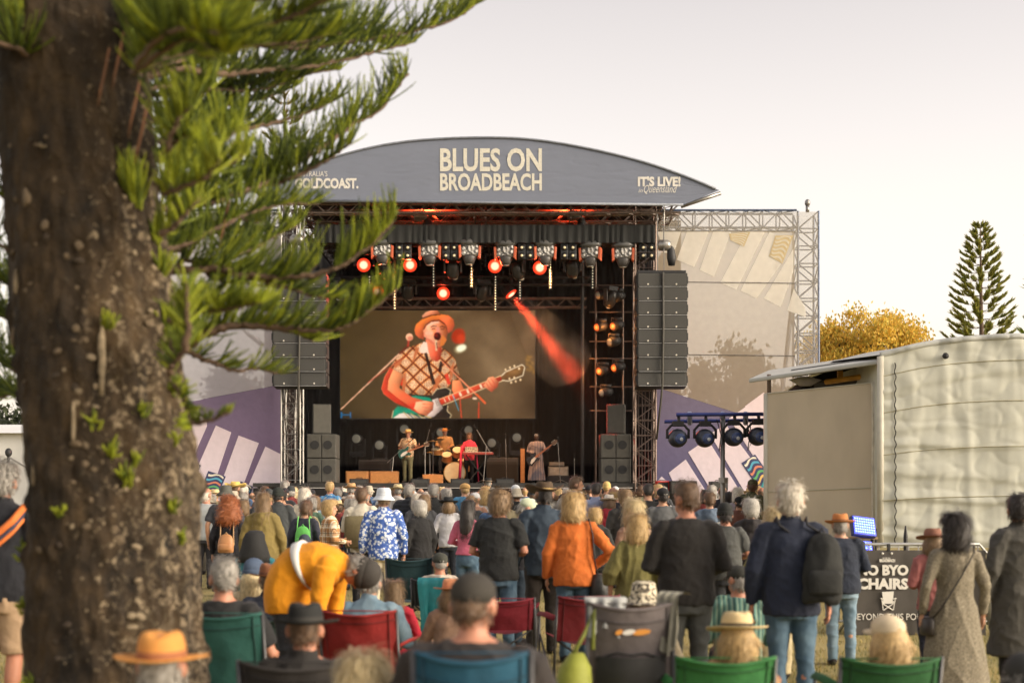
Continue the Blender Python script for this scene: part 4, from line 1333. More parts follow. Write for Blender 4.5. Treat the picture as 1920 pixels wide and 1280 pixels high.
def top_mesh(kind, sex, w, arms, D, vox, seed, amp, sit):
    hem = {'tee': .84, 'polo': .84, 'shirt': .80, 'jacket': .80, 'hoodie': .82, 'jumper': .84, 'coat': .42, 'dress': .18, 'shawl': .86, 'vest': .82, 'puffer': .82, 'crop': .95, 'longdress': .10}[kind]
    if sit: hem = max(hem, .86)
    off = {'tee': .014, 'polo': .014, 'shirt': .018, 'jacket': .026, 'hoodie': .028, 'jumper': .020, 'coat': .030, 'dress': .012, 'shawl': .03, 'vest': .026, 'puffer': .036, 'crop': .016, 'longdress': .02}[kind]
    mb = MB()
    flare = {'dress': .17, 'coat': .11, 'shawl': .2, 'longdress': .14}.get(kind, .03)
    torso(mb, sex, w, off, hem, 1.485, flare, fit=1.0 if kind in ('dress', 'crop') else .35)
    long_ = kind not in ('tee', 'polo', 'vest')
    sw = (.175 if sex == 'm' else .155) * (1 + (w - 1) * .5)
    for s, a in zip((-1, 1), arms):
        e, h = ARM(a, s)
        e.x += s * (w - 1) * .12; h.x += s * (w - 1) * .08
        sh = Vector((s * sw, -.005, 1.412))
        r = 1 if sex == 'm' else .88
        mb.ell(sh + Vector((-s * .02, 0, 0)), (.066 * r + off * .7, .066 * r + off, .062 * r + off * .5), nu=14, nv=8)
        if kind == 'shawl':
            mb.tube([sh, sh.lerp(e, .6), e, e.lerp(h, .5)], [.08, .1, .1, .08], 12)
        elif kind == 'vest':
            pass
        elif long_:
            mb.tube([sh, sh.lerp(e, .5), e, e.lerp(h, .45), e.lerp(h, .97)], [.060 * r + off, .054 * r + off * .9, .048 * r + off * .8, .042 * r + off * .7, .033 * r + off * .6], 14)
        else:
            mb.tube([sh, sh.lerp(e, .45), sh.lerp(e, .80)], [.060 * r + off, .058 * r + off, .054 * r + off * 1.2], 14)
    if kind in ('jacket', 'shirt', 'polo', 'coat', 'vest', 'puffer'):
        mb.rings([(1.47, .085, .085, 0, -.005), (1.505, .076, .078, 0, .0), (1.53, .072, .074, 0, .003)], 20)
    if kind == 'hoodie':
        mb.tube([(-.10, .02, 1.475), (-.095, -.08, 1.465), (0, -.125, 1.445), (.095, -.08, 1.465), (.10, .02, 1.475)], [.035, .045, .055, .045, .035], 10)
        mb.ell((0, -.125, 1.39), (.10, .045, .09), nu=14, nv=8)
    me = remesh(mb, vox, 3, 'top')
    if kind in ('vest', 'puffer'):
        co, no = get_co(me), get_no(me)
        set_co(me, co + no * (np.abs(np.sin(co[:, 2] * 3.1416 / .075)) ** .6 * .018 - .008)[:, None])
    folds(me, amp * {'coat': 1.2, 'dress': 1.1, 'shawl': 1.8, 'vest': .5, 'puffer': .5, 'jacket': 1.0}.get(kind, 1), seed, vert=.28 if kind in ('dress', 'shawl', 'longdress') else .7)
    return deform(me, D)


def bot_mesh(kind, sex, w, sit, vox, seed, amp, seat, D):
    mb = MB()
    f = sex == 'f'
    ww = 1 + (w - 1) * .8
    mb.rings([(.78, .155 * ww, .125 * ww, 0, 0), (.88, (.178 if f else .168) * ww, .132 * ww, 0, -.005), (.98, .162 * ww, .120 * ww, 0, 0), (1.02, .150 * ww, .112 * ww, 0, 0)], 26)
    if kind == 'skirt':
        mb.rings([(.30, .26, .22, 0, .0), (.55, .23, .19, 0, 0), (.80, .19, .15, 0, 0)], 30)
    elif sit:
        for s in (-1, 1):
            hp, kn = Vector((s * .09, 0, .90)), Vector((s * .13, .42, .93)); an = Vector((s * .13, .46, .94 - seat))
            mb.tube([hp, hp.lerp(kn, .5), kn] + ([kn.lerp(an, .4), an] if kind != 'shorts' else []), [.102, .092, .072] + ([.066, .058] if kind != 'shorts' else []), 14)
    else:
        for s in (-1, 1):
            if kind == 'shorts':
                mb.tube([(s * .088, 0, .9), (s * .095, .01, .7), (s * .1, .015, .50)], [.104, .098, .088], 14)
            else:
                r = 1.0 if kind == 'trousers' else 1.25
                mb.tube([(s * .088, 0, .9), (s * .094, .012, .7), (s * .098, .012, .49), (s * .1, -.01, .30), (s * .1, -.015, .06)], [.103 * ww, .090 * r, .070 * r, .066 * r, .058 * r], 14)
    me = remesh(mb, vox, 3, 'bottom')
    folds(me, amp, seed, vert=.25 if kind == 'skirt' else .9)
    return deform(me, (D[0], 0, 0) if D else None)


def shoe_mesh(sit, seat):
    mb = MB()
    for s in (-1, 1):
        x, y, z = (s * .13, .46, .90 - seat - .08) if sit else (s * .1, -.015, 0)
        mb.tube([(x, y - .055, z + .045), (x, y + .02, z + .055), (x + s * .01, y + .12, z + .045), (x + s * .015, y + .2, z + .032)], [.042, .052, .048, .03], 10, flat=.9)
    return mb.mesh('shoes')


# ---- hair: rows of rings round the skull, opened at the face, plus loose strands
HAIR = {'short': ([(.135, .045, .05, -.01), (.126, .068, .078, -.012), (.095, .090, .106, -.015), (.045, .097, .115, -.018), (.0, .095, .112, -.02), (-.04, .084, .100, -.024), (-.07, .062, .080, -.03)], .035, .007),
        'crop': ([(.130, .045, .05, -.01), (.120, .066, .076, -.012), (.088, .086, .102, -.013), (.04, .0905, .109, -.015), (.0, .088, .106, -.017), (-.035, .077, .094, -.022), (-.058, .058, .078, -.028)], .014, .004),
        'bob': ([(.150, .05, .055, -.01), (.138, .080, .090, -.015), (.10, .105, .124, -.018), (.04, .116, .134, -.02), (-.04, .122, .134, -.02), (-.11, .124, .128, -.02), (-.17, .108, .108, -.02), (-.185, .07, .07, -.02)], .06, .008),
        'mop': ([(.155, .05, .055, -.01), (.14, .085, .10, -.015), (.10, .108, .128, -.018), (.04, .112, .136, -.02), (-.02, .108, .128, -.025), (-.07, .096, .11, -.03), (-.105, .06, .075, -.04)], .05, .016),
        'long': ([(.142, .05, .055, -.01), (.130, .072, .085, -.015), (.095, .094, .114, -.018), (.04, .102, .124, -.022), (-.05, .108, .122, -.028), (-.15, .112, .105, -.05), (-.26, .110, .085, -.075), (-.36, .095, .06, -.09), (-.40, .05, .03, -.095)], .09, .008),
        'curly': ([(.165, .05, .06, -.01), (.15, .095, .105, -.02), (.11, .125, .14, -.03), (.04, .145, .155, -.04), (-.05, .165, .16, -.05), (-.14, .180, .155, -.06), (-.22, .165, .13, -.07), (-.27, .11, .08, -.08)], .085, .035),
        'bald': ([(.04, .080, .100, -.015), (.03, .0845, .106, -.018), (-.01, .0845, .105, -.02), (-.05, .075, .092, -.024), (-.08, .060, .077, -.03)], .02, .004)}


def hair_mesh(style, n_str, seed, D, hat=False):
    rows, L, jit = HAIR[style]
    rs = random.Random(seed)
    n = 30
    mb = MB()
    R = []
    for (dz, rx, ry, yc) in rows:
        ring = []
        for k in range(n):
            a = 2 * pi * k / n
            fr = sin(a)                                  # +1 = face side
            kx = 1.0
            if dz < .075:
                op = max(0, min(1, (fr - .30) / .35))    # open over the face
                if style in ('long', 'bob', 'curly', 'mop'): op = max(0, min(1, (fr - .45) / .3))
                kx = 1 - op * (.32 if dz > -.12 else .8)
                if style in ('short', 'crop', 'bald') and dz < .03: kx *= 1 - .20 * max(0, 1 - abs(fr + .12) / .38)
            x, y = rx * cos(a) * kx, HY + yc + ry * sin(a) * kx
            q = 1 + jit * 5 * noise.noise(Vector((cos(a) * 2.2 + seed, sin(a) * 2.2, dz * 18))) + jit * 3 * noise.noise(Vector((cos(a) * 6, sin(a) * 6 + seed, dz * 30)))
            top = .02 if hat and dz > .05 else 0
            if hat and dz > -.02: x *= min(1, .084 / rx); y = HY - .012 + (y - HY + .012) * min(1, .102 / ry)
            ring.append(Vector((x * q, y * q if dz > -.3 else y, HZ + (min(dz, .06) if hat else dz) - top * 0)))
        R.append(ring)
    mb.loft(R[::-1], cap=(style != 'bald'))
    me0 = mb.mesh('h')
    no = get_no(me0); co = get_co(me0); bpy.data.meshes.remove(me0)
    s = MB()
    zmin = HZ + rows[-1][0]
    for q in range(n_str):
        i = rs.randrange(len(co))
        p, nn = Vector(co[i]), Vector(no[i])
        if p.y > HY + .04 and p.z < HZ + .07: continue
        if hat and p.z > HZ + .03: continue
        p += Vector((rs.gauss(0, .012), rs.gauss(0, .012), rs.gauss(0, .015)))
        down = Vector((rs.gauss(0, .25), rs.gauss(0, .25), -1)) + Vector((p.x, p.y - HY + .03, 0)) * 3
        if style == 'curly': down = Vector((rs.gauss(0, 1), rs.gauss(0, 1), rs.gauss(-.4, .8)))
        t = down - nn * down.dot(nn); t = t.normalized() if t.length > 1e-4 else Vector((0, 0, -1))
        l = L * rs.uniform(.6, 1.5); wd = rs.uniform(.0014, .0034) if n_str > 200 else .006
        sd = t.cross(nn).normalized() * wd
        p1 = p + nn * (.004 + l * .10) + t * l * .5; p2 = p + nn * (.004 + l * rs.uniform(.0, .28)) + t * l
        s.add([p - sd, p + sd, p1 + sd, p1 - sd, p2], [(0, 1, 2, 3), (3, 2, 4)])
    mb.v += s.v
    k = len(co)
    mb.f += [tuple(i + k for i in f) for f in s.f]; mb.m += [0] * len(s.f)
    me = mb.mesh('hair')
    me.polygons.foreach_set('use_smooth', [True] * len(me.polygons))
    return deform(me, D)


def hat_meshes(kind, seed=0):
    """list of (name, MB) round the head centre"""
    z = HZ - .012
    if kind in ('fedora', 'panama', 'cowboy'):
        br = {'fedora': .178, 'panama': .182, 'cowboy': .20}[kind]
        b, c, d = MB(), MB(), MB()
        n = 36
        def ring(r, zz, sag=0, up=0, sy=1.16):
            return [Vector((r * cos(2 * pi * k / n), HY - .01 + r * sy * sin(2 * pi * k / n), z + zz - sag * sin(2 * pi * k / n) + up * abs(cos(2 * pi * k / n)) ** 2)) for k in range(n)]
        up = {'fedora': .018, 'panama': .012, 'cowboy': .07}[kind]
        b.loft([ring(.082, .052), ring(.12, .048, .004, up * .3), ring(br - .01, .045, .012, up), ring(br, .048, .014, up * 1.1), ring(br - .004, .040, .014, up), ring(.12, .040, .004, up * .3), ring(.08, .044)])
        def cr(r, zz, dent):
            out = []
            r *= 1.06
            for k in range(n):
                a = 2 * pi * k / n
                pin = 1 - dent * .20 * max(0, sin(a)) * abs(cos(a)) ** .5 * 1.4
                zz2 = zz - dent * .028 * exp(-(cos(a) / .45) ** 2) * (1 if r < .07 else .4)
                out.append(Vector((r * cos(a) * pin, HY - .01 + r * 1.22 * sin(a), z + zz2)))
            return out
        c.loft([cr(.088, .046, 0), cr(.0875, .075, 0), cr(.085, .105, .2), cr(.080, .132, .6), cr(.068, .150, 1), cr(.045, .152, 1.2), cr(.015, .142, 1.4)])
        d.loft([cr(.0895, .050, 0), cr(.0905, .056, 0), cr(.0890, .078, 0), cr(.088, .080, 0)], cap=False)
        return [('brim', b), ('crown', c), ('hat_band', d)]
    if kind == 'bucket':
        b = MB()
        b.rings([(z - .01, .155, .17, 0, HY - .01), (z + .0, .150, .165, 0, HY - .01), (z + .055, .100, .118, 0, HY - .01), (z + .10, .094, .112, 0, HY - .01), (z + .145, .086, .104, 0, HY - .01), (z + .16, .06, .075, 0, HY - .01), (z + .163, .02, .02, 0, HY - .01)], 30)
        b.rings([(z + .06, .101, .119, 0, HY - .01), (z + .066, .101, .119, 0, HY - .01)], 30)
        return [('crown', b)]
    if kind in ('cap', 'flatcap'):
        b, v = MB(), MB()
        k = 1.0 if kind == 'cap' else 1.12
        b.rings([(z + .018, .090, .111, 0, HY - .01), (z + .055, .092 * k, .110 * k, 0, HY - .01), (z + .090, .088 * k, .108 * k, 0, HY - .01), (z + .115, .070 * k, .088 * k, 0, HY - .008), (z + .136, .042 * k, .052 * k, 0, HY - .006), (z + .142, .012, .014, 0, HY)], 28)
        b.ell((0, HY - .006, z + .143), (.009, .009, .006), nu=8, nv=4)
        pts = [Vector((.083 * cos(a), HY - .01 + .100 * sin(a), z + .048)) for a in [pi * (.08 + .84 * k / 12) for k in range(13)]]
        out = [Vector((p.x * 1.03, p.y + .085 * sin(pi * k / 12) ** .7, p.z - .012 - .012 * abs(cos(pi * k / 12)))) for k, p in enumerate(pts)]
        v.loft([pts, [a.lerp(c, .5) + Vector((0, 0, .005)) for a, c in zip(pts, out)], out, [q - Vector((0, 0, .004)) for q in out], [q - Vector((0, 0, .005)) for q in pts]], cap=False, closed=False)
        s = MB()
        s.box((0, HY - .116, z + .040), (.055, .006, .012))
        return [('crown', b), ('visor', v), ('strap', s)]
    if kind == 'beanie':
        b, c = MB(), MB()
        b.rings([(z + .02, .090, .112, 0, HY - .012), (z + .07, .094, .115, 0, HY - .014), (z + .11, .086, .103, 0, HY - .016), (z + .145, .062, .074, 0, HY - .018), (z + .162, .03, .036, 0, HY - .02), (z + .166, .008, .01, 0, HY - .02)], 28)
        c.rings([(z - .005, .093, .115, 0, HY - .014), (z + .0, .099, .121, 0, HY - .014), (z + .045, .101, .123, 0, HY - .014), (z + .052, .096, .118, 0, HY - .014)], 28, cap=False)
        return [('crown', b), ('cuff', c)]
    if kind == 'hood':
        b = MB()
        b.rings([(z - .22, .21, .17, 0, HY - .03), (z - .14, .185, .16, 0, HY - .03), (z - .05, .155, .155, 0, HY - .03), (z + .05, .132, .150, 0, HY - .03), (z + .115, .115, .13, 0, HY - .03), (z + .15, .08, .09, 0, HY - .03), (z + .165, .02, .02, 0, HY - .03)], 28)
        return [('crown', b)]


# ---- colours
SKIN = {'fair': (.50, .27, .17), 'ruddy': (.47, .21, .13), 'tan': (.36, .18, .10), 'dark': (.075, .034, .020)}
HC = {'grey': (.30, .28, .25), 'white': (.62, .57, .48), 'blond': (.46, .31, .13), 'paleblond': (.55, .44, .24), 'brown': (.115, .064, .032), 'dark': (.020, .014, .011), 'red': (.32, .095, .025), 'light': (.20, .125, .06), 'silver': (.42, .40, .36)}
EYE = mat('eye_dark', (.02, .015, .012), .3, var=0)


def skin_mat(k):
    key = 'skin_' + k
    if key in _MATS: return _MATS[key]
    m = mat(key, SKIN[k], .55, var=.10, vscale=14, bump=.05, bscale=60)
    b = m.node_tree.nodes['Principled BSDF']
    b.inputs['Subsurface Weight'].default_value = .08; b.inputs['Subsurface Radius'].default_value = (.02, .008, .004)
    _MATS[key] = m
    return m


def hair_mat(k):
    return mat('hair_' + k, HC[k], .48, var=.42, vscale=40, stretch=(3, 3, .5), sheen=.1, bump=.25, bscale=120)


def cloth(c, name='cloth', bump=.28):
    c = tuple(v_ * .84 for v_ in lin(c))
    return mat('%s_%02x%02x%02x' % (name, int(c[0] * 255), int(c[1] * 255), int(c[2] * 255)), c, .88, var=.16, vscale=5, bump=bump, bscale=26, sheen=.03)


def pattern(name, build):
    if name in _MATS: return _MATS[name]
    m, nt, N, L, b = nodes_of(name)
    tc = N.new('ShaderNodeTexCoord')
    b.inputs['Roughness'].default_value = .88
    build(N, L, b, tc.outputs['Object'])
    _MATS[name] = m
    return m


def ramp(N, L, src, stops, dst, const=False):
    rp = N.new('ShaderNodeValToRGB'); e = rp.color_ramp.elements
    if const: rp.color_ramp.interpolation = 'CONSTANT'
    while len(e) < len(stops): e.new(1)
    for i, (p, c) in enumerate(stops): e[i].position = p; e[i].color = (*c, 1)
    L.new(src, rp.inputs[0])
    if dst is not None: L.new(rp.outputs[0], dst)
    return rp


def _floral(N, L, b, co):
    v = N.new('ShaderNodeTexVoronoi'); v.inputs['Scale'].default_value = 24; v.inputs['Randomness'].default_value = 1
    nz = N.new('ShaderNodeTexNoise'); nz.inputs['Scale'].default_value = 30; L.new(co, nz.inputs[0])
    mx = N.new('ShaderNodeMix'); mx.data_type = 'RGBA'; mx.inputs[0].default_value = .05; L.new(co, mx.inputs[6]); L.new(nz.outputs['Color'], mx.inputs[7])
    L.new(mx.outputs[2], v.inputs['Vector'])
    r1 = ramp(N, L, v.outputs['Distance'], [(0, (.62, .45, .14)), (.10, (.74, .74, .72)), (.40, (.62, .68, .76)), (.50, (.08, .16, .42)), (.8, (.04, .09, .34))], None)
    s = N.new('ShaderNodeSeparateColor'); L.new(v.outputs['Color'], s.inputs[0])
    g = N.new('ShaderNodeMath'); g.operation = 'GREATER_THAN'; g.inputs[1].default_value = .88; L.new(s.outputs[0], g.inputs[0])
    m2 = N.new('ShaderNodeMix'); m2.data_type = 'RGBA'; L.new(g.outputs[0], m2.inputs[0]); L.new(r1.outputs[0], m2.inputs[6]); m2.inputs[7].default_value = (.045, .11, .36, 1)
    L.new(m2.outputs[2], b.inputs['Base Color'])


def _stripe_sock(N, L, co, axis, period, width, off=0.0):
    s = N.new('ShaderNodeSeparateXYZ'); L.new(co, s.inputs[0])
    a = N.new('ShaderNodeMath'); a.operation = 'ADD'; a.inputs[1].default_value = off + 50 * period; L.new(s.outputs[axis], a.inputs[0])
    w = N.new('ShaderNodeMath'); w.operation = 'MODULO'; w.inputs[1].default_value = period; L.new(a.outputs[0], w.inputs[0])
    g = N.new('ShaderNodeMath'); g.operation = 'LESS_THAN'; g.inputs[1].default_value = width; L.new(w.outputs[0], g.inputs[0])
    return g.outputs[0]


def _mix(N, L, fac, a, bcol, k=1.0):
    m = N.new('ShaderNodeMix'); m.data_type = 'RGBA'
    f = N.new('ShaderNodeMath'); f.operation = 'MULTIPLY'; f.inputs[1].default_value = k; L.new(fac, f.inputs[0]); L.new(f.outputs[0], m.inputs[0])
    if isinstance(a, tuple): m.inputs[6].default_value = (*a, 1)
    else: L.new(a, m.inputs[6])
    m.inputs[7].default_value = (*bcol, 1)
    return m.outputs[2]


def _plaid(base, tones, per):
    def f(N, L, b, co):
        c = base
        for i, (t, w, off, k) in enumerate(tones):
            for ax in (0, 2):
                c = _mix(N, L, _stripe_sock(N, L, co, ax, per, w, off), c, t, k)
        L.new(c, b.inputs['Base Color'])
    return f


def _stripes(base, tones, axis, per):
    def f(N, L, b, co):
        c = base
        for t, w, off in tones: c = _mix(N, L, _stripe_sock(N, L, co, axis, per, w, off), c, t, .9)
        L.new(c, b.inputs['Base Color'])
    return f


def _speck(stops, sc):
    def f(N, L, b, co):
        nz = N.new('ShaderNodeTexNoise'); nz.inputs['Scale'].default_value = sc; nz.inputs['Detail'].default_value = 4; L.new(co, nz.inputs[0])
        ramp(N, L, nz.outputs[0], stops, b.inputs['Base Color'])
        bp = N.new('ShaderNodeBump'); bp.inputs['Strength'].default_value = .3; bp.inputs['Distance'].default_value = .01; L.new(nz.outputs[0], bp.inputs['Height']); L.new(bp.outputs[0], b.inputs['Normal'])
    return f


PLAID = pattern('plaid_cream_tan', _plaid((.66, .56, .40), [((.38, .17, .05), .055, 0, .75), ((.55, .33, .12), .03, .09, .6), ((.10, .06, .03), .012, .025, .8), ((.75, .70, .6), .012, .075, .8)], .14))
FLORAL = pattern('blue_floral', _floral)
HAWAII = pattern('blue_leaf_print', _speck([(.42, (.03, .12, .30)), (.5, (.10, .30, .50)), (.56, (.05, .2, .4)), (.62, (.5, .5, .45))], 18))
TEALSTR = pattern('teal_stripe', _stripes((.09, .20, .17), [((.20, .33, .26), .012, 0), ((.03, .07, .07), .008, .02), ((.28, .30, .22), .004, .032)], 0, .042))
TWEED = pattern('speckled_dress', _speck([(.34, (.06, .052, .038)), (.5, (.17, .145, .10)), (.64, (.32, .28, .20))], 130))
DENIM = pattern('denim', _speck([(.3, (.035, .075, .12)), (.7, (.085, .145, .20))], 9))
DENIMD = pattern('dark_denim', _speck([(.3, (.018, .032, .052)), (.7, (.040, .062, .09))], 9))
DENIML = pattern('light_denim', _speck([(.3, (.10, .17, .23)), (.7, (.20, .28, .34))], 7))
CAMO = pattern('camouflage', _speck([(.40, (.03, .035, .02)), (.47, (.10, .11, .05)), (.55, (.18, .15, .08)), (.6, (.05, .06, .03))], 22))
DIAMOND = pattern('diamond_shirt', _speck([(.40, (.25, .10, .04)), (.5, (.55, .40, .24)), (.6, (.62, .52, .36))], 26))
STRIPED = pattern('striped_gown', _stripes((.25, .20, .19), [((.06, .08, .12), .020, 0), ((.40, .28, .25), .010, .03)], 0, .055))
LEOPARD = pattern('speckled_hat', _speck([(.44, (.06, .05, .04)), (.52, (.50, .44, .32)), (.6, (.62, .56, .42))], 34))

_CACHE = {}
PEOPLE = []
NP = [0]


def person(x, y, s, label, group=None, sex='m', hair=('short', 'grey'), top=('tee', (30, 32, 34)), bot=('trousers', (40, 45, 55)), hat=None, rot=0, w=1.0, arms='down', sit=False, D=None, skin='fair', shoes=(35, 30, 28), Y=None, z=None, k=None, base=0.0, seat=None):
    """x, y: where the top of the head (or hat) shows; s: photo pixels per metre at that distance; label says which one"""
    NP[0] += 1
    seed = NP[0]
    Y = FPX / s
    X = (x - CX) / s
    zt = CZ + (HOR - y) / s - base
    if D is None and s > 75: D = (0, NP[0] * 7 % 3 * 3, (-32, 0, 14, 26, -16, 0, -8)[NP[0] * 3 % 7])
    D = tuple(radians(v) for v in D) if D else None
    ex = {None: .012, 'cap': .022, 'flatcap': .022, 'bucket': .04, 'beanie': .045, 'hood': .05}.get(hat[0] if hat else None, .04)
    if hair and not hat: ex = {'curly': .06, 'bob': .03, 'mop': .035, 'short': .015}.get(hair[0], .015)
    if sit:
        k = k or (1.0 if sex == 'm' else .94)
        drop = 0 if not D else (1 - cos(abs(D[0]))) * .5
        seat_h = zt - ex - (.85 - drop) * k
        seat_h = min(max(seat_h, .16), .62)
        st = round(seat_h / k + .04, 1)
        zoff = (zt - ex) - (1.75 - drop) * k           # canonical z = 0 plane in the world
        loc = (X, Y, base + max(zoff, .1 - .9))
    else:
        st = 0
        drop = 0 if not D else (1 - cos(D[1])) * .25
        k = k or (zt - ex) / (1.75 - drop)
        if not 1.35 < k * 1.75 < 2.02: print('height?', label, round(k * 1.75, 2))
        loc = (X, Y, base)
    if isinstance(arms, str): arms = (arms, arms)
    near = s > 165
    vox = .013 if near else (.018 if s > 95 else .026)
    o = thing('person', label, 'person', loc, radians(rot), group, k)
    if not sit and bot: o.rotation_euler = (radians((NP[0] * 37 % 7 - 3) * .5), radians((NP[0] * 53 % 9 - 4) * .25), radians(rot))
    C_ = _CACHE

    def put(me, name, mt, par=None):
        ob = bpy.data.objects.new(name, me); COL.objects.link(ob); ob.parent = par or o
        mts = mt if isinstance(mt, (list, tuple)) else [mt]
        while len(me.materials) < len(mts): me.materials.append(None)
        for i, q in enumerate(mts):
            ob.material_slots[i].link = 'OBJECT'; ob.material_slots[i].material = q
        return ob

    kb = ('b', sex, round(w, 1), arms, sit, D, vox, st)
    if kb not in C_: C_[kb] = body_mesh(sex, w, arms, sit, D, vox, st)
    body = put(C_[kb], 'body', [skin_mat(skin), EYE])
    var = seed if near else seed % 3
    if top:
        tk = ('t', top[0], sex, round(w, 1), arms, D, vox, var, sit)
        if tk not in C_: C_[tk] = top_mesh(top[0], sex, w, arms, D, vox, var, .0088 if near else .0085, sit)
        tm = top[1] if not isinstance(top[1], tuple) else cloth(top[1])
        put(C_[tk], {'dress': 'dress', 'longdress': 'dress', 'coat': 'coat', 'shawl': 'shawl'}.get(top[0], 'shirt' if top[0] in ('tee', 'polo', 'shirt', 'crop', 'jumper') else 'jacket'), tm)
    if bot:
        bk_ = ('p', bot[0], sex, round(w, 1), sit, vox, var, st)
        if bot[0] == 'dark': pass
        if bk_ not in C_: C_[bk_] = bot_mesh(bot[0], sex, w, sit, vox, var, .0075, st, None)
        bmt = bot[1] if not isinstance(bot[1], tuple) else cloth(bot[1], 'cloth')
        put(C_[bk_], {'skirt': 'skirt', 'shorts': 'shorts'}.get(bot[0], 'trousers'), bmt)
    sk = ('s', sit, st)
    if sk not in C_:
        C_[sk] = shoe_mesh(sit, st); C_[sk].polygons.foreach_set('use_smooth', [True] * len(C_[sk].polygons))
    put(C_[sk], 'shoes', cloth(shoes, 'leather', .05))
    if hair:
        nst = 2400 if s > 240 else (1700 if near else (800 if s > 95 else 160))
        if hair[0] == 'curly': nst = 2600
        hv = seed if near else seed % 4
        hk = ('h', hair[0], nst, hv, D, bool(hat))
        if hk not in C_: C_[hk] = hair_mesh(hair[0], nst, hv, D, bool(hat))
        put(C_[hk], 'hair', hair_mat(hair[1]))
    if hat:
        root = None
        for i, (nm, mb) in enumerate(hat_meshes(hat[0])):
            tk = ('hat', hat[0], nm, D)
            if tk not in C_:
                me = mb.mesh(nm); me.polygons.foreach_set('use_smooth', [True] * len(me.polygons)); C_[tk] = deform(folds(me, .012, 3) if hat[0] == 'hood' else me, D)
            c = hat[1]
            if nm in ('hat_band', 'strap') and len(hat) > 2: c = hat[2]
            mt = c if not isinstance(c, tuple) else mat('hat_%d_%d_%d' % c, tuple(v_ * .8 for v_ in lin(c)), .85, var=.1, vscale=12, bump=.2, bscale=150)
            if i == 0: root = put(C_[tk], 'hat', mt)
            else: put(C_[tk], nm, mt, root)
    PEOPLE.append((o, X, Y))
    return o


def on_person(p, name, label, cat, group=None):
    """a thing carried by a person: top-level, in the person's own frame"""
    t = thing(name, label, cat, p.location, p.rotation_euler.z, group, p.scale[0])
    t.rotation_euler = p.rotation_euler
    return t
# ------------------------------------------------------------------ the crowd, front rows last
CROWD = 'standing people watching the stage'
SEATED = 'people seated in camp chairs on the grass'
P = person
BLK, CHAR, NVY = (26, 25, 25), (52, 53, 54), (30, 36, 50)
TR = lambda *c: ('trousers', c)

# left part, far to near
P(383, 913, 108, 'pink scalped white haired man in pale grey shirt next to the trunk', CROWD, hair=('bald', 'white'), top=('tee', (165, 170, 172)), bot=TR(50, 50, 56), skin='ruddy')
P(421, 908, 116, 'man in grey bucket hat and charcoal tee near the trunk', CROWD, hair=('short', 'grey'), hat=('bucket', (92, 92, 84)), top=('tee', (60, 62, 68)), bot=TR(40, 40, 44), w=1.15)
P(441, 900, 92, 'person in yellow straw cowboy hat behind the grey bucket hat', CROWD, hair=('short', 'brown'), hat=('cowboy', (226, 196, 110), (60, 45, 30)), top=('shirt', (110, 105, 95)))
p = P(428, 929, 131, 'woman with huge curly red hair wearing a tan backpack', CROWD, sex='f', hair=('curly', 'red'), top=('jumper', (22, 22, 30)), bot=('skirt', (70, 66, 60)))
CURLY = p
P(456, 922, 92, 'grey haired person in dusty pink top beside the curly redhead', CROWD, sex='f', hair=('bob', 'grey'), top=('jumper', (190, 125, 105)))
P(494, 923, 141, 'woman with fair hair in olive hooded jacket', CROWD, sex='f', hair=('long', 'light'), top=('hoodie', (128, 112, 62)), bot=TR(60, 66, 76), w=1.1)
P(497, 911, 92, 'brown haired person behind the olive hooded jacket', CROWD, hair=('short', 'brown'), top=('tee', (120, 100, 90)))
P(524, 911, 112, 'person in dark beanie and grey jacket right of the olive jacket', CROWD, hair=('short', 'dark'), hat=('beanie', (34, 40, 36)), top=('jacket', (62, 66, 68)), bot=TR(40, 44, 50), w=1.1)
P(537, 901, 72, 'grey haired person by the foot of the left speaker stack', CROWD, hair=('mop', 'grey'), top=('tee', (120, 70, 60)))
P(549, 913, 76, 'pale haired woman in wine red top in the far rows', CROWD, sex='f', hair=('bob', 'paleblond'), top=('jumper', (100, 50, 48)))
P(568, 914, 101, 'white haired woman in cream top', CROWD, sex='f', hair=('bob', 'white'), top=('shirt', (215, 205, 185)))
P(617, 902, 87, 'balding fair man in bright blue leaf print shirt', CROWD, hair=('crop', 'blond'), top=('shirt', HAWAII), skin='ruddy')
p = P(571, 941, 121, 'child with short brown hair wearing a bright green backpack', CROWD, hair=('short', 'brown'), top=('jumper', (52, 54, 68)), bot=TR(46, 50, 60), w=.92)
KID = p
P(590, 929, 96, 'woman with brown bob in pale blue top behind the plaid shirt', CROWD, sex='f', hair=('bob', 'light'), top=('jumper', (150, 180, 200)))
P(617, 935, 131, 'short curly fair woman in cream and tan plaid shirt, turned to the right', CROWD, sex='f', hair=('mop', 'blond'), top=('shirt', PLAID), bot=TR(60, 70, 90), rot=-62, arms='front', w=1.08)
P(636, 914, 82, 'grey haired person in sage green behind the plaid shirt', CROWD, hair=('short', 'grey'), top=('tee', (120, 140, 120)))
P(657, 931, 92, 'light brown haired child in rust top', CROWD, hair=('short', 'light'), top=('tee', (170, 100, 80)), w=.9)
p = P(681, 913, 126, 'man with short brown hair in cream jacket carrying a rolled chair', CROWD, hair=('short', 'brown'), top=('jacket', (205, 198, 180)), bot=TR(36, 36, 40), arms='front')
CREAM = p
P(656, 903, 82, 'person in broad tan straw hat left of the cream jacket', CROWD, hair=('short', 'grey'), hat=('panama', (210, 170, 120), (120, 80, 50)), top=('shirt', (200, 190, 180)))
P(744, 905, 87, 'person in cream straw hat with dark band behind the floral shirt', CROWD, hair=('short', 'grey'), hat=('panama', (226, 206, 160), (40, 34, 30)), top=('shirt', (225, 225, 225)))
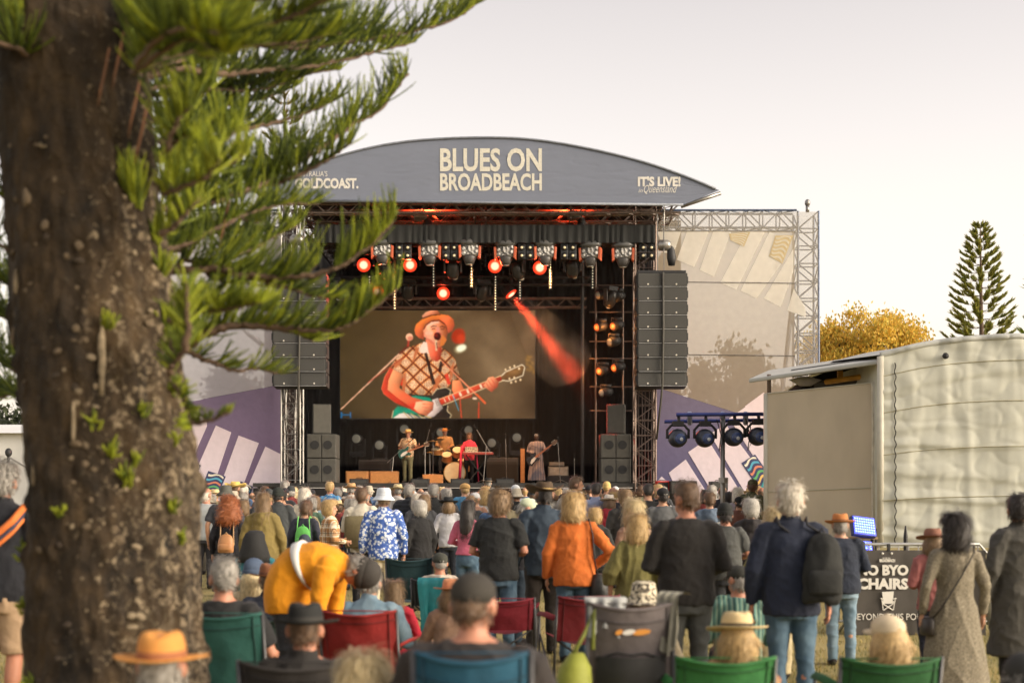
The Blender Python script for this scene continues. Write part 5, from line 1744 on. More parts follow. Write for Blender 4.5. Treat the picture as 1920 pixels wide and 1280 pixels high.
P(717, 912, 141, 'man in white bucket hat, blue floral shirt and white trousers', CROWD, hair=('short', 'light'), hat=('bucket', (225, 232, 240)), top=('shirt', FLORAL), bot=TR(226, 214, 186), w=1.12)
P(767, 907, 103, 'grey haired man in black quilted jacket', CROWD, hair=('short', 'grey'), top=('puffer', (44, 48, 54)), bot=TR(40, 40, 46), w=1.05)
P(786, 936, 131, 'grey haired woman in loose black cardigan, turned to the left', CROWD, sex='f', hair=('mop', 'silver'), top=('coat', (24, 24, 26)), bot=TR(30, 30, 34), rot=40, w=1.08)
P(784, 925, 104, 'white haired woman right of the quilted jacket', CROWD, sex='f', hair=('bob', 'white'), top=('jumper', (90, 92, 96)))
P(814, 907, 101, 'grey haired man in black leather jacket', CROWD, hair=('short', 'grey'), top=('jacket', (28, 30, 32)), bot=TR(34, 34, 38))
P(843, 928, 112, 'person in black brimmed hat between leather jacket and pink jumper', CROWD, sex='f', hair=('bob', 'light'), hat=('fedora', (26, 28, 30), (20, 20, 22)), top=('jumper', (190, 190, 195)))
P(840, 914, 90, 'grey wavy haired person behind the black brimmed hat', CROWD, sex='f', hair=('mop', 'grey'), top=('jumper', (70, 70, 74)))
P(869, 904, 87, 'person in tan flat cap and turquoise blue tee', CROWD, hair=('short', 'blond'), hat=('flatcap', (200, 160, 100)), top=('tee', (70, 130, 170)))
P(875, 937, 141, 'woman with long dark hair in pink jumper and jeans', CROWD, sex='f', hair=('long', 'dark'), top=('crop', (205, 105, 130)), bot=('trousers', DENIM), rot=-18, arms=('front', 'front'))
P(888, 923, 92, 'grey haired woman behind the pink jumper', CROWD, sex='f', hair=('bob', 'grey'), top=('jumper', (180, 195, 210)))
P(897, 920, 80, 'bald man with fringe of fair hair in white top', CROWD, hair=('bald', 'blond'), top=('tee', (220, 220, 220)))
P(910, 911, 87, 'blond short haired person in dark green top', CROWD, hair=('mop', 'blond'), top=('jumper', (50, 60, 52)))
P(916, 894, 63, 'person in black brimmed hat right before the stage', CROWD, hair=('short', 'grey'), hat=('panama', (34, 34, 32), (150, 130, 110)), top=('shirt', (50, 50, 54)))
P(968, 907, 88, 'person in white cap behind the white and green cap', CROWD, hair=('short', 'grey'), hat=('cap', (220, 224, 226)), top=('tee', (200, 205, 215)))
P(968, 930, 171, 'man in white and green cap in profile looking at a phone', CROWD, hair=('short', 'grey'), hat=('cap', (214, 222, 190)), top=('tee', (36, 36, 44)), bot=('trousers', DENIMD), rot=-78, arms=('up', 'front'), D=(6, 18, 0), skin='ruddy')
p = P(938, 917, 188, 'tall man in plain black tee and jeans holding something before him', CROWD, hair=('mop', 'light'), top=('tee', (34, 36, 36)), bot=('trousers', DENIM), rot=-14, arms=('front', 'front'), w=1.18, D=(4, 14, 0), skin='ruddy')
BIGTEE = p
P(1015, 898, 179, 'person in wide brown felt hat and dark denim jacket', CROWD, hair=('short', 'dark'), hat=('cowboy', (84, 66, 46), (190, 160, 100)), top=('shirt', DENIMD), bot=TR(48, 42, 38), w=1.05, rot=6)
P(1083, 893, 102, 'young man in profile to the right, lit violet', CROWD, hair=('short', 'brown'), top=('shirt', (150, 165, 190)), rot=-75)
P(1116, 904, 106, 'dark short haired man left of the white hat with red scarf', CROWD, hair=('crop', 'dark'), top=('shirt', (140, 150, 180)))
P(1137, 901, 73, 'person in pale yellow beanie near the stage', CROWD, hair=('short', 'blond'), hat=('beanie', (220, 190, 120)), top=('jumper', (120, 100, 80)))
P(1142, 924, 107, 'woman in white brimmed hat and red scarf', CROWD, sex='f', hair=('bob', 'brown'), hat=('fedora', (228, 218, 205), (90, 80, 75)), top=('hoodie', (170, 45, 60)))
P(1173, 916, 121, 'person with big wavy brown hair behind the two blonde women', CROWD, hair=('mop', 'light'), top=('jacket', (56, 54, 52)), w=1.05)
p = P(1078, 921, 189, 'blonde woman in bright orange jacket and jeans', CROWD, sex='f', hair=('bob', 'blond'), top=('jacket', (212, 112, 42)), bot=('trousers', DENIM), arms=('down', 'hip'), w=1.12)
ORANGE = p
P(1118, 950, 141, 'short haired blonde woman in black jacket right of the orange jacket', CROWD, sex='f', hair=('mop', 'blond'), top=('hoodie', (40, 42, 42)), bot=TR(34, 34, 38))
P(1188, 935, 182, 'pale blonde woman behind the khaki shawl', CROWD, sex='f', hair=('bob', 'paleblond'), top=('jumper', (150, 120, 100)), rot=30)
P(1190, 962, 205, 'woman with golden bob in khaki green shawl', CROWD, sex='f', hair=('bob', 'blond'), top=('shawl', (112, 106, 58)), bot=TR(50, 50, 48), w=1.1)
P(1213, 906, 111, 'dark cropped man in black tee with white shoulder print', CROWD, hair=('crop', 'dark'), top=('tee', (30, 32, 34)), bot=TR(40, 40, 46))
P(1241, 912, 124, 'man in black cap and grey tee left of the tall man in black', CROWD, hair=('short', 'dark'), hat=('cap', (30, 30, 32), (190, 185, 175)), top=('tee', (90, 92, 94)), bot=TR(44, 46, 52), w=1.1)
P(1287, 902, 250, 'tall broad man with short brown hair in plain black jumper', CROWD, hair=('crop', 'brown'), top=('jumper', (34, 31, 29)), bot=TR(70, 72, 70), w=1.16, arms='front', skin='ruddy')
P(1335, 909, 78, 'grey haired woman in white behind the lighting mast', CROWD, sex='f', hair=('bob', 'grey'), top=('shirt', (210, 205, 200)))
p = P(1331, 922, 120, 'brown haired man in grey hooded jacket with white words on the back', CROWD, hair=('short', 'brown'), top=('hoodie', (92, 108, 128)), bot=TR(40, 40, 44))
HOOD = p
P(1366, 921, 91, 'dark haired person behind the black beanie', CROWD, hair=('mop', 'dark'), top=('jacket', (50, 46, 60)))
P(1364, 938, 175, 'man in black beanie and washed charcoal tee', CROWD, hair=('short', 'dark'), hat=('beanie', (28, 30, 28)), top=('tee', (76, 78, 76)), bot=TR(46, 48, 52), w=1.06, skin='ruddy', arms='front')
P(1386, 913, 92, 'white haired person in the far row by the tent wall', CROWD, sex='f', hair=('bob', 'white'), top=('jumper', (170, 160, 170)))
P(1383, 929, 101, 'person in black cap left of the silver haired woman', CROWD, hair=('short', 'dark'), hat=('cap', (26, 28, 30)), top=('tee', (120, 80, 70)))
P(1406, 896, 96, 'man in camouflage cap and jacket by the tent wall', CROWD, hair=('short', 'brown'), hat=('cap', CAMO), top=('jacket', CAMO), rot=-40, skin='ruddy')
P(1427, 912, 86, 'bald man at the edge of the tent wall', CROWD, hair=('bald', 'brown'), top=('tee', (120, 110, 100)), skin='ruddy')
P(1407, 933, 150, 'silver wavy haired woman in black hooded coat', CROWD, sex='f', hair=('mop', 'silver'), top=('hoodie', (40, 36, 38)), bot=TR(34, 34, 38), w=1.08)
P(1452, 953, 207, 'blonde woman in olive top and cream trousers beside the navy jacket', CROWD, sex='f', hair=('long', 'paleblond'), top=('crop', (112, 108, 54)), bot=('loose', (205, 190, 150)), arms=('hip', 'front'), rot=12)
p = P(1485, 905, 258, 'white haired man in navy jacket and jeans with black backpack', CROWD, hair=('short', 'white'), top=('jacket', (30, 38, 58)), bot=('trousers', DENIM), w=1.1, skin='ruddy', rot=-4)
NAVYM = p
P(1578, 957, 192, 'person in tan fedora, navy sweater and light jeans', CROWD, hair=('short', 'grey'), hat=('fedora', (196, 128, 72), (120, 82, 50)), top=('jumper', (34, 42, 58)), bot=('trousers', DENIML), w=1.22, arms=('down', 'front'), rot=-8)
P(1752, 984, 212, 'person in dusty pink top half hidden by the speckled dress', CROWD, sex='f', hair=('bob', 'light'), hat=('fedora', (150, 105, 85), (110, 70, 60)), top=('jumper', (160, 98, 95)), bot=TR(34, 38, 56), arms=('front', 'front'))
p = P(1790, 960, 246, 'dark haired woman in long speckled dress with crossbody strap', CROWD, sex='f', hair=('bob', 'dark'), top=('dress', TWEED), bot=None, w=1.08, rot=4)
DRESS = p
P(1908, 926, 236, 'person in long dark grey coat at the right edge', CROWD, sex='f', hair=('short', 'dark'), top=('coat', (72, 70, 64)), bot=TR(22, 22, 24), w=1.08, rot=10)
p = P(-2, 866, 262, 'grey haired man in black polo with orange strap, left of the trunk', CROWD, hair=('short', 'grey'), top=('polo', (24, 26, 34)), bot=('shorts', (178, 150, 120)), w=1.18, skin='ruddy', rot=-6)
POLO = p
P(66, 925, 62, 'fair haired person in blue far off left of the trunk', CROWD, sex='f', hair=('bob', 'light'), top=('tee', (60, 90, 140)))
P(36, 921, 66, 'person in rust orange top far off left of the trunk', CROWD, hair=('short', 'brown'), top=('tee', (190, 100, 50)))

# seated rows
P(478, 990, 165, 'person in black hood and teal jacket with white letters on the back', SEATED, sex='f', hair=None, hat=('hood', (40, 40, 40)), top=('hoodie', (44, 112, 124)), sit=True, arms='sit', w=1.12)
LYRE = PEOPLE[-1][0]
P(571, 998, 140, 'child in grey blue knit cap and black top', SEATED, hair=('short', 'brown'), hat=('beanie', (62, 70, 84)), top=('jumper', (30, 30, 32)), sit=True, arms=('sit', 'up'), k=.86)
P(419, 1046, 285, 'grey cropped man in black shirt in the teal camp chair', SEATED, hair=('crop', 'grey'), top=('tee', (28, 28, 29)), bot=TR(40, 40, 46), sit=True, arms=('sit', 'sit'), w=1.2, skin='ruddy', rot=-6)
P(476, 1042, 215, 'woman in blue knit cap with long pale blond hair', SEATED, sex='f', hair=('long', 'paleblond'), hat=('beanie', (76, 92, 116)), top=('jumper', (205, 185, 150)), sit=True, arms='sit')
P(507, 1050, 222, 'person in rust brown felt hat and navy jacket', SEATED, hair=('short', 'brown'), hat=('fedora', (142, 92, 60), (110, 70, 46)), top=('jacket', (36, 42, 58)), sit=True, arms='sit', w=1.1)
p = P(548, 1040, 250, 'person in orange high visibility jacket bending over to the right', 'standing people watching the stage', hair=('short', 'grey'), hat=('beanie', (64, 60, 56)), top=('jacket', (232, 152, 18)), bot=TR(40, 42, 48), rot=-97, arms=('fwd', 'fwd'), D=(98, 8, 0), k=1.0, w=1.18, skin='ruddy')
HIVIS = p
P(692, 1062, 225, 'person in faded denim jacket leaning in the red camp chair', SEATED, hair=('short', 'grey'), top=('shirt', DENIML), sit=True, arms='sit', w=1.25, D=(0, 30, 0))
P(738, 1088, 215, 'child with long fair hair and red top', SEATED, sex='f', hair=('long', 'light'), top=('jumper', (180, 30, 52)), sit=True, arms='sit', k=.74)
P(825, 1033, 158, 'man in dark grey cap and cream jumper', SEATED, hair=('crop', 'grey'), hat=('cap', (66, 68, 60), (160, 158, 150)), top=('hoodie', (206, 192, 176)), sit=True, arms='sit', skin='ruddy')
P(1385, 1056, 214, 'person in dark cap wrapped in a teal striped shawl', SEATED, hair=('short', 'grey'), hat=('cap', (52, 52, 46), (40, 110, 90)), top=('shawl', TEALSTR), sit=True, arms='sit', w=1.1, skin='ruddy')
P(1207, 1085, 262, 'person in black and cream speckled hat beyond the grey chair', SEATED, sex='f', hair=('bob', 'brown'), hat=('bucket', LEOPARD), top=('jumper', (120, 110, 90)), sit=True, arms='sit')
P(571, 1121, 362, 'man in black felt hat and black jacket with small patches', SEATED, hair=('crop', 'brown'), hat=('fedora', (30, 31, 30), (52, 50, 46)), top=('jacket', (38, 35, 33)), sit=True, arms='sit', w=1.12, skin='ruddy', rot=-4)
P(886, 1066, 468, 'big man in dark cap and black tee in the blue camp chair', SEATED, hair=('crop', 'brown'), hat=('cap', (54, 50, 44), (46, 43, 38)), top=('tee', (44, 38, 36)), bot=TR(60, 60, 70), sit=True, arms='sit', w=1.5, skin='ruddy', rot=-3)
P(303, 1172, 476, 'person in golden tan straw fedora in front of the trunk', SEATED, hair=('short', 'grey'), hat=('panama', (214, 148, 72), (160, 100, 62)), top=('shirt', (170, 160, 150)), sit=True, arms='sit', skin='ruddy')
P(682, 1226, 452, 'woman with fluffy pale blond hair at the bottom edge', SEATED, sex='f', hair=('bob', 'paleblond'), top=('jumper', (140, 130, 120)), sit=True, arms='sit')
P(1383, 1138, 330, 'woman in cream straw fedora with black band in a green camp chair', SEATED, sex='f', hair=('bob', 'blond'), hat=('panama', (226, 202, 152), (44, 36, 32)), top=('jumper', (190, 150, 110)), sit=True, arms='sit')
P(1666, 1147, 332, 'woman in cream baseball cap with golden hair in a green camp chair', SEATED, sex='f', hair=('bob', 'blond'), hat=('cap', (222, 204, 172), (120, 95, 60)), top=('jumper', (190, 150, 110)), sit=True, arms='sit')
P(848, 1078, 225, 'person in peach brimmed hat half hidden by the big dark cap', SEATED, sex='f', hair=('bob', 'light'), hat=('panama', (222, 150, 108), (200, 130, 95)), top=('jumper', (150, 120, 100)), sit=True, arms='sit', k=.85)
P(1925, 1232, 420, 'person in charcoal top seated at the bottom right corner', SEATED, hair=('bald', 'grey'), hat=('beanie', (50, 50, 48)), top=('tee', (60, 60, 58)), sit=True, arms='sit')

# far rows: everyone a little different
FAR_H = [('grey', 'grey haired'), ('white', 'white haired'), ('brown', 'brown haired'), ('blond', 'blond'), ('dark', 'dark haired'), ('light', 'chestnut haired'), ('silver', 'silver haired')]
FAR_T = [((60, 62, 66), 'charcoal top'), ((205, 205, 205), 'white top'), ((70, 95, 130), 'blue top'), ((140, 60, 55), 'brick red top'), ((40, 42, 52), 'navy top'), ((150, 140, 110), 'khaki top'), ((28, 28, 30), 'black top'), ((170, 130, 110), 'tan top'), ((90, 120, 100), 'green top')]
FAR_HAT = [None] * 6 + [('panama', (220, 196, 150), 'straw hat'), ('cap', (44, 46, 52), 'dark cap'), ('cap', (215, 215, 215), 'white cap'), ('bucket', (190, 180, 160), 'beige bucket hat'), ('beanie', (60, 64, 66), 'grey beanie'), ('fedora', (110, 80, 54), 'brown felt hat')]
rs = random.Random(5)
used = set()
placed = [(X, Y) for _, X, Y in PEOPLE]


def far_row(n, Ylo, Yhi, xlo, xhi, where, zlo, zhi, mind):
    cnt = 0
    for t in range(4000):
        if cnt >= n: break
        Y = rs.uniform(Ylo, Yhi); px = rs.uniform(xlo, xhi); X = (px - CX) * Y / FPX
        if any((X - a) ** 2 + (Y - b) ** 2 < mind ** 2 for a, b in placed): continue
        hc, hn = rs.choice(FAR_H); tc, tn = rs.choice(FAR_T); ht = rs.choice(FAR_HAT); fem = rs.random() < .45
        st = rs.choice(['bob', 'mop', 'long'] if fem else ['short', 'crop', 'short', 'bald'])
        lab = '%s %s in %s%s %s' % (hn, {'bob': 'woman with bob', 'mop': 'tousled woman', 'long': 'woman with long hair', 'short': 'man', 'crop': 'close cropped man', 'bald': 'balding man'}[st], tn, (' and ' + ht[2]) if ht else '', where)
        if lab in used or len(lab.split()) > 16: continue
        used.add(lab); placed.append((X, Y)); cnt += 1
        s = FPX / Y
        h = rs.uniform(zlo, zhi)
        P(px, HOR - (h - CZ) * s, s, lab, 'people in the far rows before the stage', sex='f' if fem else 'm', hair=(st, hc), top=(rs.choice(['tee', 'jumper', 'jacket']), tc), bot=TR(*rs.choice([(40, 44, 54), (50, 60, 80), (90, 85, 75)])), hat=(ht[0], ht[1]) if ht else None, w=rs.uniform(.95, 1.15), rot=rs.uniform(-14, 14), arms=rs.choice(['down', 'front', 'cross', 'down']), skin=rs.choice(['fair', 'ruddy', 'fair', 'tan']))


far_row(58, 29, 38.5, 372, 1240, 'near the stage', 1.62, 1.87, .52)
far_row(14, 26, 37, 1215, 1432, 'under the lighting mast', 1.6, 1.82, .6)
far_row(54, 21.5, 29, 385, 1240, 'in the middle rows', 1.54, 1.78, .54)

# ------------------------------------------------------------------ things people wear or carry
def pack(p, name, label, mt, strapm, z, w, h, d, y=-.17, x=0.0, tilt=0.0):
    t = on_person(p, name, label, 'backpack')
    m = MB(); m.rings([(z - h / 2, w * .40, d * .36, x, y - d * .3), (z - h * .46, w * .5, d * .48, x, y - d * .35), (z - h * .1, w * .5, d * .5, x, y - d * .36), (z + h * .25, w * .46, d * .42, x, y - d * .3), (z + h * .44, w * .32, d * .3, x, y - d * .22), (z + h / 2, w * .12, d * .12, x, y - d * .2)], 18)
    b = m.build('bag', mt, t, True)
    sm_ = b.modifiers.new('s', 'SUBSURF'); sm_.levels = sm_.render_levels = 2
    if w > .29:
        dt = bpy.data.textures.new('slack', 'CLOUDS'); dt.noise_scale = .16
        dm_ = b.modifiers.new('d', 'DISPLACE'); dm_.texture = dt; dm_.strength = .07; dm_.texture_coords = 'LOCAL'
    m = MB(); m.rings([(z - h * .36, w * .36, d * .14, x, y - d * .82), (z - h * .32, w * .40, d * .2, x, y - d * .8), (z - h * .1, w * .40, d * .2, x, y - d * .8), (z - h * .02, w * .34, d * .12, x, y - d * .78)], 14); m.build('front_pocket', mt, t, True)
    for s in (-1, 1):
        m = MB(); m.tube([(x + s * w * .34, y - .02, z - h * .38), (x + s * w * .46, y + .0, z - h * .05), (x + s * w * .40, y + .03, z + h * .36), (s * .10, -.125, 1.46), (s * .105, -.06, 1.51), (s * .11, .06, 1.48)], .017, 6, flat=.5); m.build('strap', strapm, t, True)
    m = MB(); m.tube([(x - .03, y - d * .15, z + h * .46), (x, y - d * .15, z + h * .58), (x + .03, y - d * .15, z + h * .46)], .009, 6); m.build('handle', strapm, t, True)
    return t


pack(CURLY, 'backpack', 'small tan leather backpack on the curly redhead', mat('tan_leather', (.42, .20, .08), .45, var=.15, bump=.1), mat('tan_strap', (.45, .28, .14), .5), 1.06, .26, .30, .14)
pack(KID, 'backpack', 'bright green backpack on the brown haired child', mat('green_nylon', (.13, .52, .10), .6, var=.12, bump=.25, bscale=25), mat('green_strap', (.18, .60, .14), .6), 1.15, .28, .40, .15)
pack(NAVYM, 'backpack', 'slack black backpack slung on the right shoulder of the navy jacket', mat('black_nylon', (.016, .017, .016), .9, var=.3, bump=.5, bscale=14), mat('black_strap', (.02, .02, .022), .6), 1.15, .30, .50, .20, x=.20, y=-.12)
t = on_person(ORANGE, 'shoulder_bag', 'black shoulder bag at the right side of the orange jacket', 'bag')
m = MB(); m.tube([(.155, -.10, 1.48), (.19, -.14, 1.33), (.20, -.15, 1.10), (.24, -.10, .90)], .014, 6, flat=.5); m.tube([(.155, -.10, 1.48), (.15, .0, 1.495), (.2, .12, 1.3), (.25, .08, .9)], .014, 6, flat=.5); m.build('strap', mat('black_strap', (.02, .02, .022), .6), t, True)
m = MB(); m.rings([(.60, .10, .13, .27, -.02), (.64, .12, .16, .27, -.02), (.84, .11, .15, .26, -.02), (.92, .06, .12, .25, -.02)], 16); m.build('bag', mat('black_nylon', (.022, .023, .022), .5, var=.3, bump=.4, bscale=14), t, True)
t = on_person(DRESS, 'crossbody_strap', 'thin dark strap of a crossbody bag over the speckled dress', 'bag strap')
m = MB(); m.tube([(.15, -.06, 1.49), (.12, -.13, 1.43), (0, -.155, 1.24), (-.12, -.155, 1.05), (-.18, -.12, .94), (-.22, -.02, .84)], .011, 6, flat=.5); m.build('strap', mat('dark_leather', (.03, .024, .02), .5), t, True)
m = MB(); m.rings([(.70, .05, .10, -.235, .03), (.72, .06, .12, -.235, .03), (.84, .055, .11, -.23, .03), (.86, .03, .09, -.23, .03)], 14); m.build('bag', mat('dark_leather', (.03, .024, .02), .5), t, True)
t = on_person(POLO, 'shoulder_strap', 'orange and navy strap across the black polo', 'bag strap')
for nm, mt, dz in (('strap', mat('orange_web', (.62, .16, .03), .7), 0), ('trim', mat('navy_web', (.03, .035, .07), .7), -.045), ('trim', mat('orange_web', (.62, .16, .03), .7), -.075)):
    m = MB(); pts = [(-.20, -.15, 1.02), (-.10, -.165, 1.16), (.04, -.168, 1.27), (.16, -.15, 1.38), (.20, -.06, 1.475)]
    m.tube([(a, b_ - .005, c + dz) for a, b_, c in pts], .024 if nm == 'strap' else .014, 8, flat=1); m.build(nm, mt, t, True)
# reflective tape is part of the jacket
jk = [c for c in COL.objects if c.parent is HIVIS and c.name.startswith('jacket')][0]
m = MB(); m.rings([(1.185, .195 * 1.0 + .045, .155 + .03, 0, 0), (1.187, .195 + .052, .155 + .036, 0, 0), (1.220, .198 + .052, .156 + .036, 0, 0), (1.222, .198 + .045, .156 + .03, 0, 0)], 40)
o = m.build('reflective_stripe', mat('reflective', (.62, .62, .60), .35, var=.05), jk, True); deform(o.data, (radians(98), 0, 0))
m = MB(); m.rings([(1.43, .10, .10, 0, .0), (1.475, .088, .092, 0, .005), (1.49, .078, .08, 0, .01)], 24, cap=False)
o = m.build('collar', mat('pale_fleece', (.60, .56, .50), .9), jk, True); deform(o.data, (radians(98), 0, 0))
# words on jackets, built on the cloth
def back_words(p, rows, mt, R=.20, w=1.0):
    par = [c for c in COL.objects if c.parent is p and c.name.split('.')[0] in ('jacket', 'shirt')][0]
    for body, x0, x1, z0, z1, y in rows:
        cu = bpy.data.curves.new('txt', 'FONT'); cu.body = body; cu.size = 1; cu.offset = .03; cu.resolution_u = 3; cu.extrude = .001
        ob = bpy.data.objects.new('txt', cu); COL.objects.link(ob)
        me = bpy.data.meshes.new_from_object(ob.evaluated_get(bpy.context.evaluated_depsgraph_get())); bpy.data.objects.remove(ob)
        co = get_co(me); lo, hi = co.min(0), co.max(0)
        u = (co[:, 0] - lo[0]) / (hi[0] - lo[0]); v = (co[:, 1] - lo[1]) / (hi[1] - lo[1])
        X = x0 + (x1 - x0) * u
        set_co(me, np.stack([X, y - np.sqrt(np.maximum(R * R - X * X, .001)) + R, z0 + (z1 - z0) * v], 1))
        me.materials.clear(); me.materials.append(mt); me.name = 'lettering'
        t = bpy.data.objects.new('lettering', me); COL.objects.link(t); t.parent = par


def dark_patch(p, pts, y, mt, name='print'):
    par = [c for c in COL.objects if c.parent is p and c.name.split('.')[0] in ('jacket', 'shirt')][0]
    m = MB(); m.prism([(a, y, b) for a, b in pts], (0, .01, 0)); m.build(name, mt, par)


back_words(HOOD, [('EUS', -.10, .16, 1.20, 1.28, -.205), ('EX &', -.10, .15, 1.125, 1.17, -.205), ('ORIGINAL', -.12, .16, 1.06, 1.10, -.205)], WHITEM)
back_words(LYRE, [('L', -.19, -.13, 1.24, 1.33, -.205), ('Y', -.11, -.04, 1.24, 1.33, -.205), ('R', .02, .09, 1.22, 1.31, -.205), ('E', .12, .18, 1.21, 1.29, -.205)], mat('pale_letter', (.55, .68, .70), .8))

# rolled olive chair carried by the man in the cream jacket, phone, cup
t = on_person(CREAM, 'folded_chair', 'olive folded chair slung behind the cream jacket', 'folded chair')
m = MB(); m.rings([(.86, .17, .05, -.04, -.2), (.88, .19, .07, -.04, -.2), (1.2, .20, .075, -.04, -.21), (1.32, .19, .06, -.04, -.2), (1.34, .17, .04, -.04, -.2)], 18); m.build('fabric', mat('olive_canvas', (.16, .135, .07), .85, bump=.3, bscale=15), t, True)
m = MB()
for q in (-.2, .12): m.tube([(q, -.2, .80), (q, -.2, 1.36)], .012, 6)
m.build('frame', STEEL, t)
t = on_person(BIGTEE, 'phone', 'dark phone held by the tall man in the black tee', 'phone'); m = MB(); m.box((.10, .30, 1.15), (.075, .012, .15)); m.build('case', DARK, t, bevel=.005)

# ------------------------------------------------------------------ camp chairs
def camp_chair(x, ytop, s, col, label, rot=0, high=False, patch=False, w=.56, empty=False):
    Y = FPX / s; X = (x - CX) / s
    zt = min(max(CZ + (HOR - ytop) / s, .70), 1.12)
    t = thing('camp_chair', label, 'camp chair', (X, Y + .20, 0), radians(rot), 'folding camp chairs on the grass')
    fab = mat('canvas_%d_%d_%d' % col, tuple(v_ * .75 for v_ in lin(col)), .85, var=.16, vscale=6, bump=.35, bscale=16)
    tubem = mat('chair_tube', (.07, .07, .072), .4, .6)
    hw = w / 2
    sag = .085
    m = MB()
    rows = []
    for j in range(9):
        v = j / 8
        z = .40 + (zt - .40) * v
        r = []
        for i in range(13):
            u = i / 12 * 2 - 1
            r.append(Vector((u * hw * (1 - .05 * (1 - v)), -.20 - .10 * v + .0 - (1 - u * u) * sag * (.6 + .4 * v) + .020 * noise.noise(Vector((u * 2.5, v * 3, x))) + .008 * noise.noise(Vector((u * 7 + v * 3, v * 6, x))), z - (1 - u * u) * .035 * v)))
        rows.append(r)
    m.loft(rows, cap=False, closed=False)
    m.loft([[q + Vector((0, .006, 0)) for q in r] for r in rows][::-1], cap=False, closed=False)
    bp = m.build('back_panel', fab, t, True)
    m = MB(); m.tube([r[0] for r in rows][:1] + [rows[0][0], rows[-1][0]] + [rows[-1][-1], rows[0][-1]], .006, 5); m.tube([q + Vector((0, 0, .003)) for q in rows[-1]], .011, 6); m.build('binding', mat('binding_%d_%d_%d' % col, tuple(v * .7 for v in lin(col)), .8), bp, True)
    for c_ in (0, 1, 11, 12):
        if c_ in (1, 11):
            m = MB(); m.tube([r[c_] + Vector((0, -.005, 0)) for r in rows], .0045, 4); m.build('seam', mat('seam_%d_%d_%d' % col, tuple(v_ * .35 for v_ in lin(col)), .85), bp, True)
    m = MB(); m.tube([q + Vector((0, -.004, 0)) for q in rows[7]], .0045, 4); m.build('seam', mat('seam_%d_%d_%d' % col, tuple(v_ * .35 for v_ in lin(col)), .85), bp, True)
    m = MB(); rows2 = []
    for j in range(6):
        v = j / 5
        rows2.append([Vector(((i / 10 * 2 - 1) * hw * .96, -.20 + .46 * v, .42 - (1 - (i / 10 * 2 - 1) ** 2) * .06 + .02 * v)) for i in range(11)])
    m.loft(rows2, cap=False, closed=False); m.build('seat', fab, t, True)
    for sx in (-1, 1):
        m = MB(); m.tube([(sx * hw, -.17, .02), (sx * hw, -.20, .40), (sx * hw, -.30, zt + .01)], .0125, 8); m.build('back_pole', tubem, t, True)
        m = MB(); m.tube([(sx * hw * 1.02, -.22, .60), (sx * hw * 1.12, .0, .615), (sx * hw * 1.1, .24, .60)], .028, 8, flat=.35); m.build('armrest', fab, t, True)
        m = MB(); m.tube([(sx * hw * 1.08, .24, .0), (sx * hw * 1.08, .23, .60)], .0115, 8); m.build('leg', tubem, t, True)
        m = MB(); m.tube([(sx * hw, -.18, .03), (-sx * hw, -.16, .42)], .010, 6); m.build('cross_brace', tubem, t, True)
        m = MB(); m.tube([(sx * hw * 1.06, -.18, .03), (sx * hw * 1.06, .24, .42)], .010, 6); m.build('cross_brace', tubem, t, True)
    if patch:
        z = zt - (.17 if not high else .16)
        lm, wm = mat('orange_patch', (.62, .26, .04), .7, var=.05), mat('white_patch', (.62, .60, .55), .7, var=.05)
        for nm, mt, x0, x1, h in (('patch', lm, -.095, -.05, .030), ('patch', wm, -.055, .02, .032), ('patch', lm, .0, .11, .034)):
            m = MB(); n = 10
            pts = [Vector(((x0 + x1) / 2 + (x1 - x0) / 2 * cos(2 * pi * k / n) * (1 if nm else 1), 0, z + h / 2 * sin(2 * pi * k / n) + .006 * cos(2 * pi * k / n))) for k in range(n)]
            vv = (z - .40) / (zt - .40)
            for q in pts: q.y = -.20 - .10 * vv - sag * (.6 + .4 * vv) - .010 - (.002 if mt is wm else 0)
            m.prism(pts, (0, .004, 0)); m.build('patch', mt, bp)
    if high:
        m = MB(); rr = []
        for j in range(5):
            v = j / 4
            rr.append([Vector(((i / 10 * 2 - 1) * hw * .8, -.20 - .1 * (.25 + .3 * v) - (1 - (i / 10 * 2 - 1) ** 2) * (sag + .03) - .02 - .02 * sin(pi * v), .52 + .22 * v)) for i in range(11)])
        m.loft(rr, cap=False, closed=False); m.build('mesh_pocket', mat('mesh_black', (.03, .03, .03), .9, var=.2, bump=.2, bscale=200), bp, True)
        m = MB(); m.tube([rows[4][1] + Vector((0, -.012, 0)), rows[5][4] + Vector((0, -.012, -.02)), rows[5][6] + Vector((0, -.014, -.03)), rows[5][8] + Vector((0, -.012, -.02)), rows[4][11] + Vector((0, -.012, 0))], .006, 5); m.build('seam', mat('mesh_black', (.03, .03, .03), .9, var=.2, bump=.2, bscale=200), bp, True)
    return t


camp_chair(433, 1146, 296, (38, 92, 84), 'dark teal camp chair under the grey cropped man', rot=-10)
camp_chair(684, 1142, 262, (150, 34, 32), 'bright red camp chair behind the person in denim', rot=-8)
camp_chair(772, 1046, 156, (44, 76, 82), 'empty slate teal camp chair right of the white trousers', rot=-5)
camp_chair(814, 1085, 165, (60, 62, 66), 'camp chair hidden under the turquoise jacket', w=.5)
camp_chair(887, 1217, 478, (24, 82, 108), 'petrol blue camp chair of the big man in the dark cap', patch=True, w=.45)
camp_chair(946, 1126, 200, (142, 34, 50), 'crimson camp chair beside the white towel')
camp_chair(1088, 1116, 215, (122, 26, 36), 'dark red camp chair left of the grey chair', rot=14)
camp_chair(1180, 1128, 318, (112, 104, 104), 'large grey high backed camp chair with orange patch', high=True, patch=True, w=.50)
camp_chair(1355, 1228, 330, (52, 122, 62), 'green camp chair of the woman in the straw fedora')
camp_chair(1662, 1230, 332, (38, 96, 50), 'green camp chair of the woman in the cream cap')
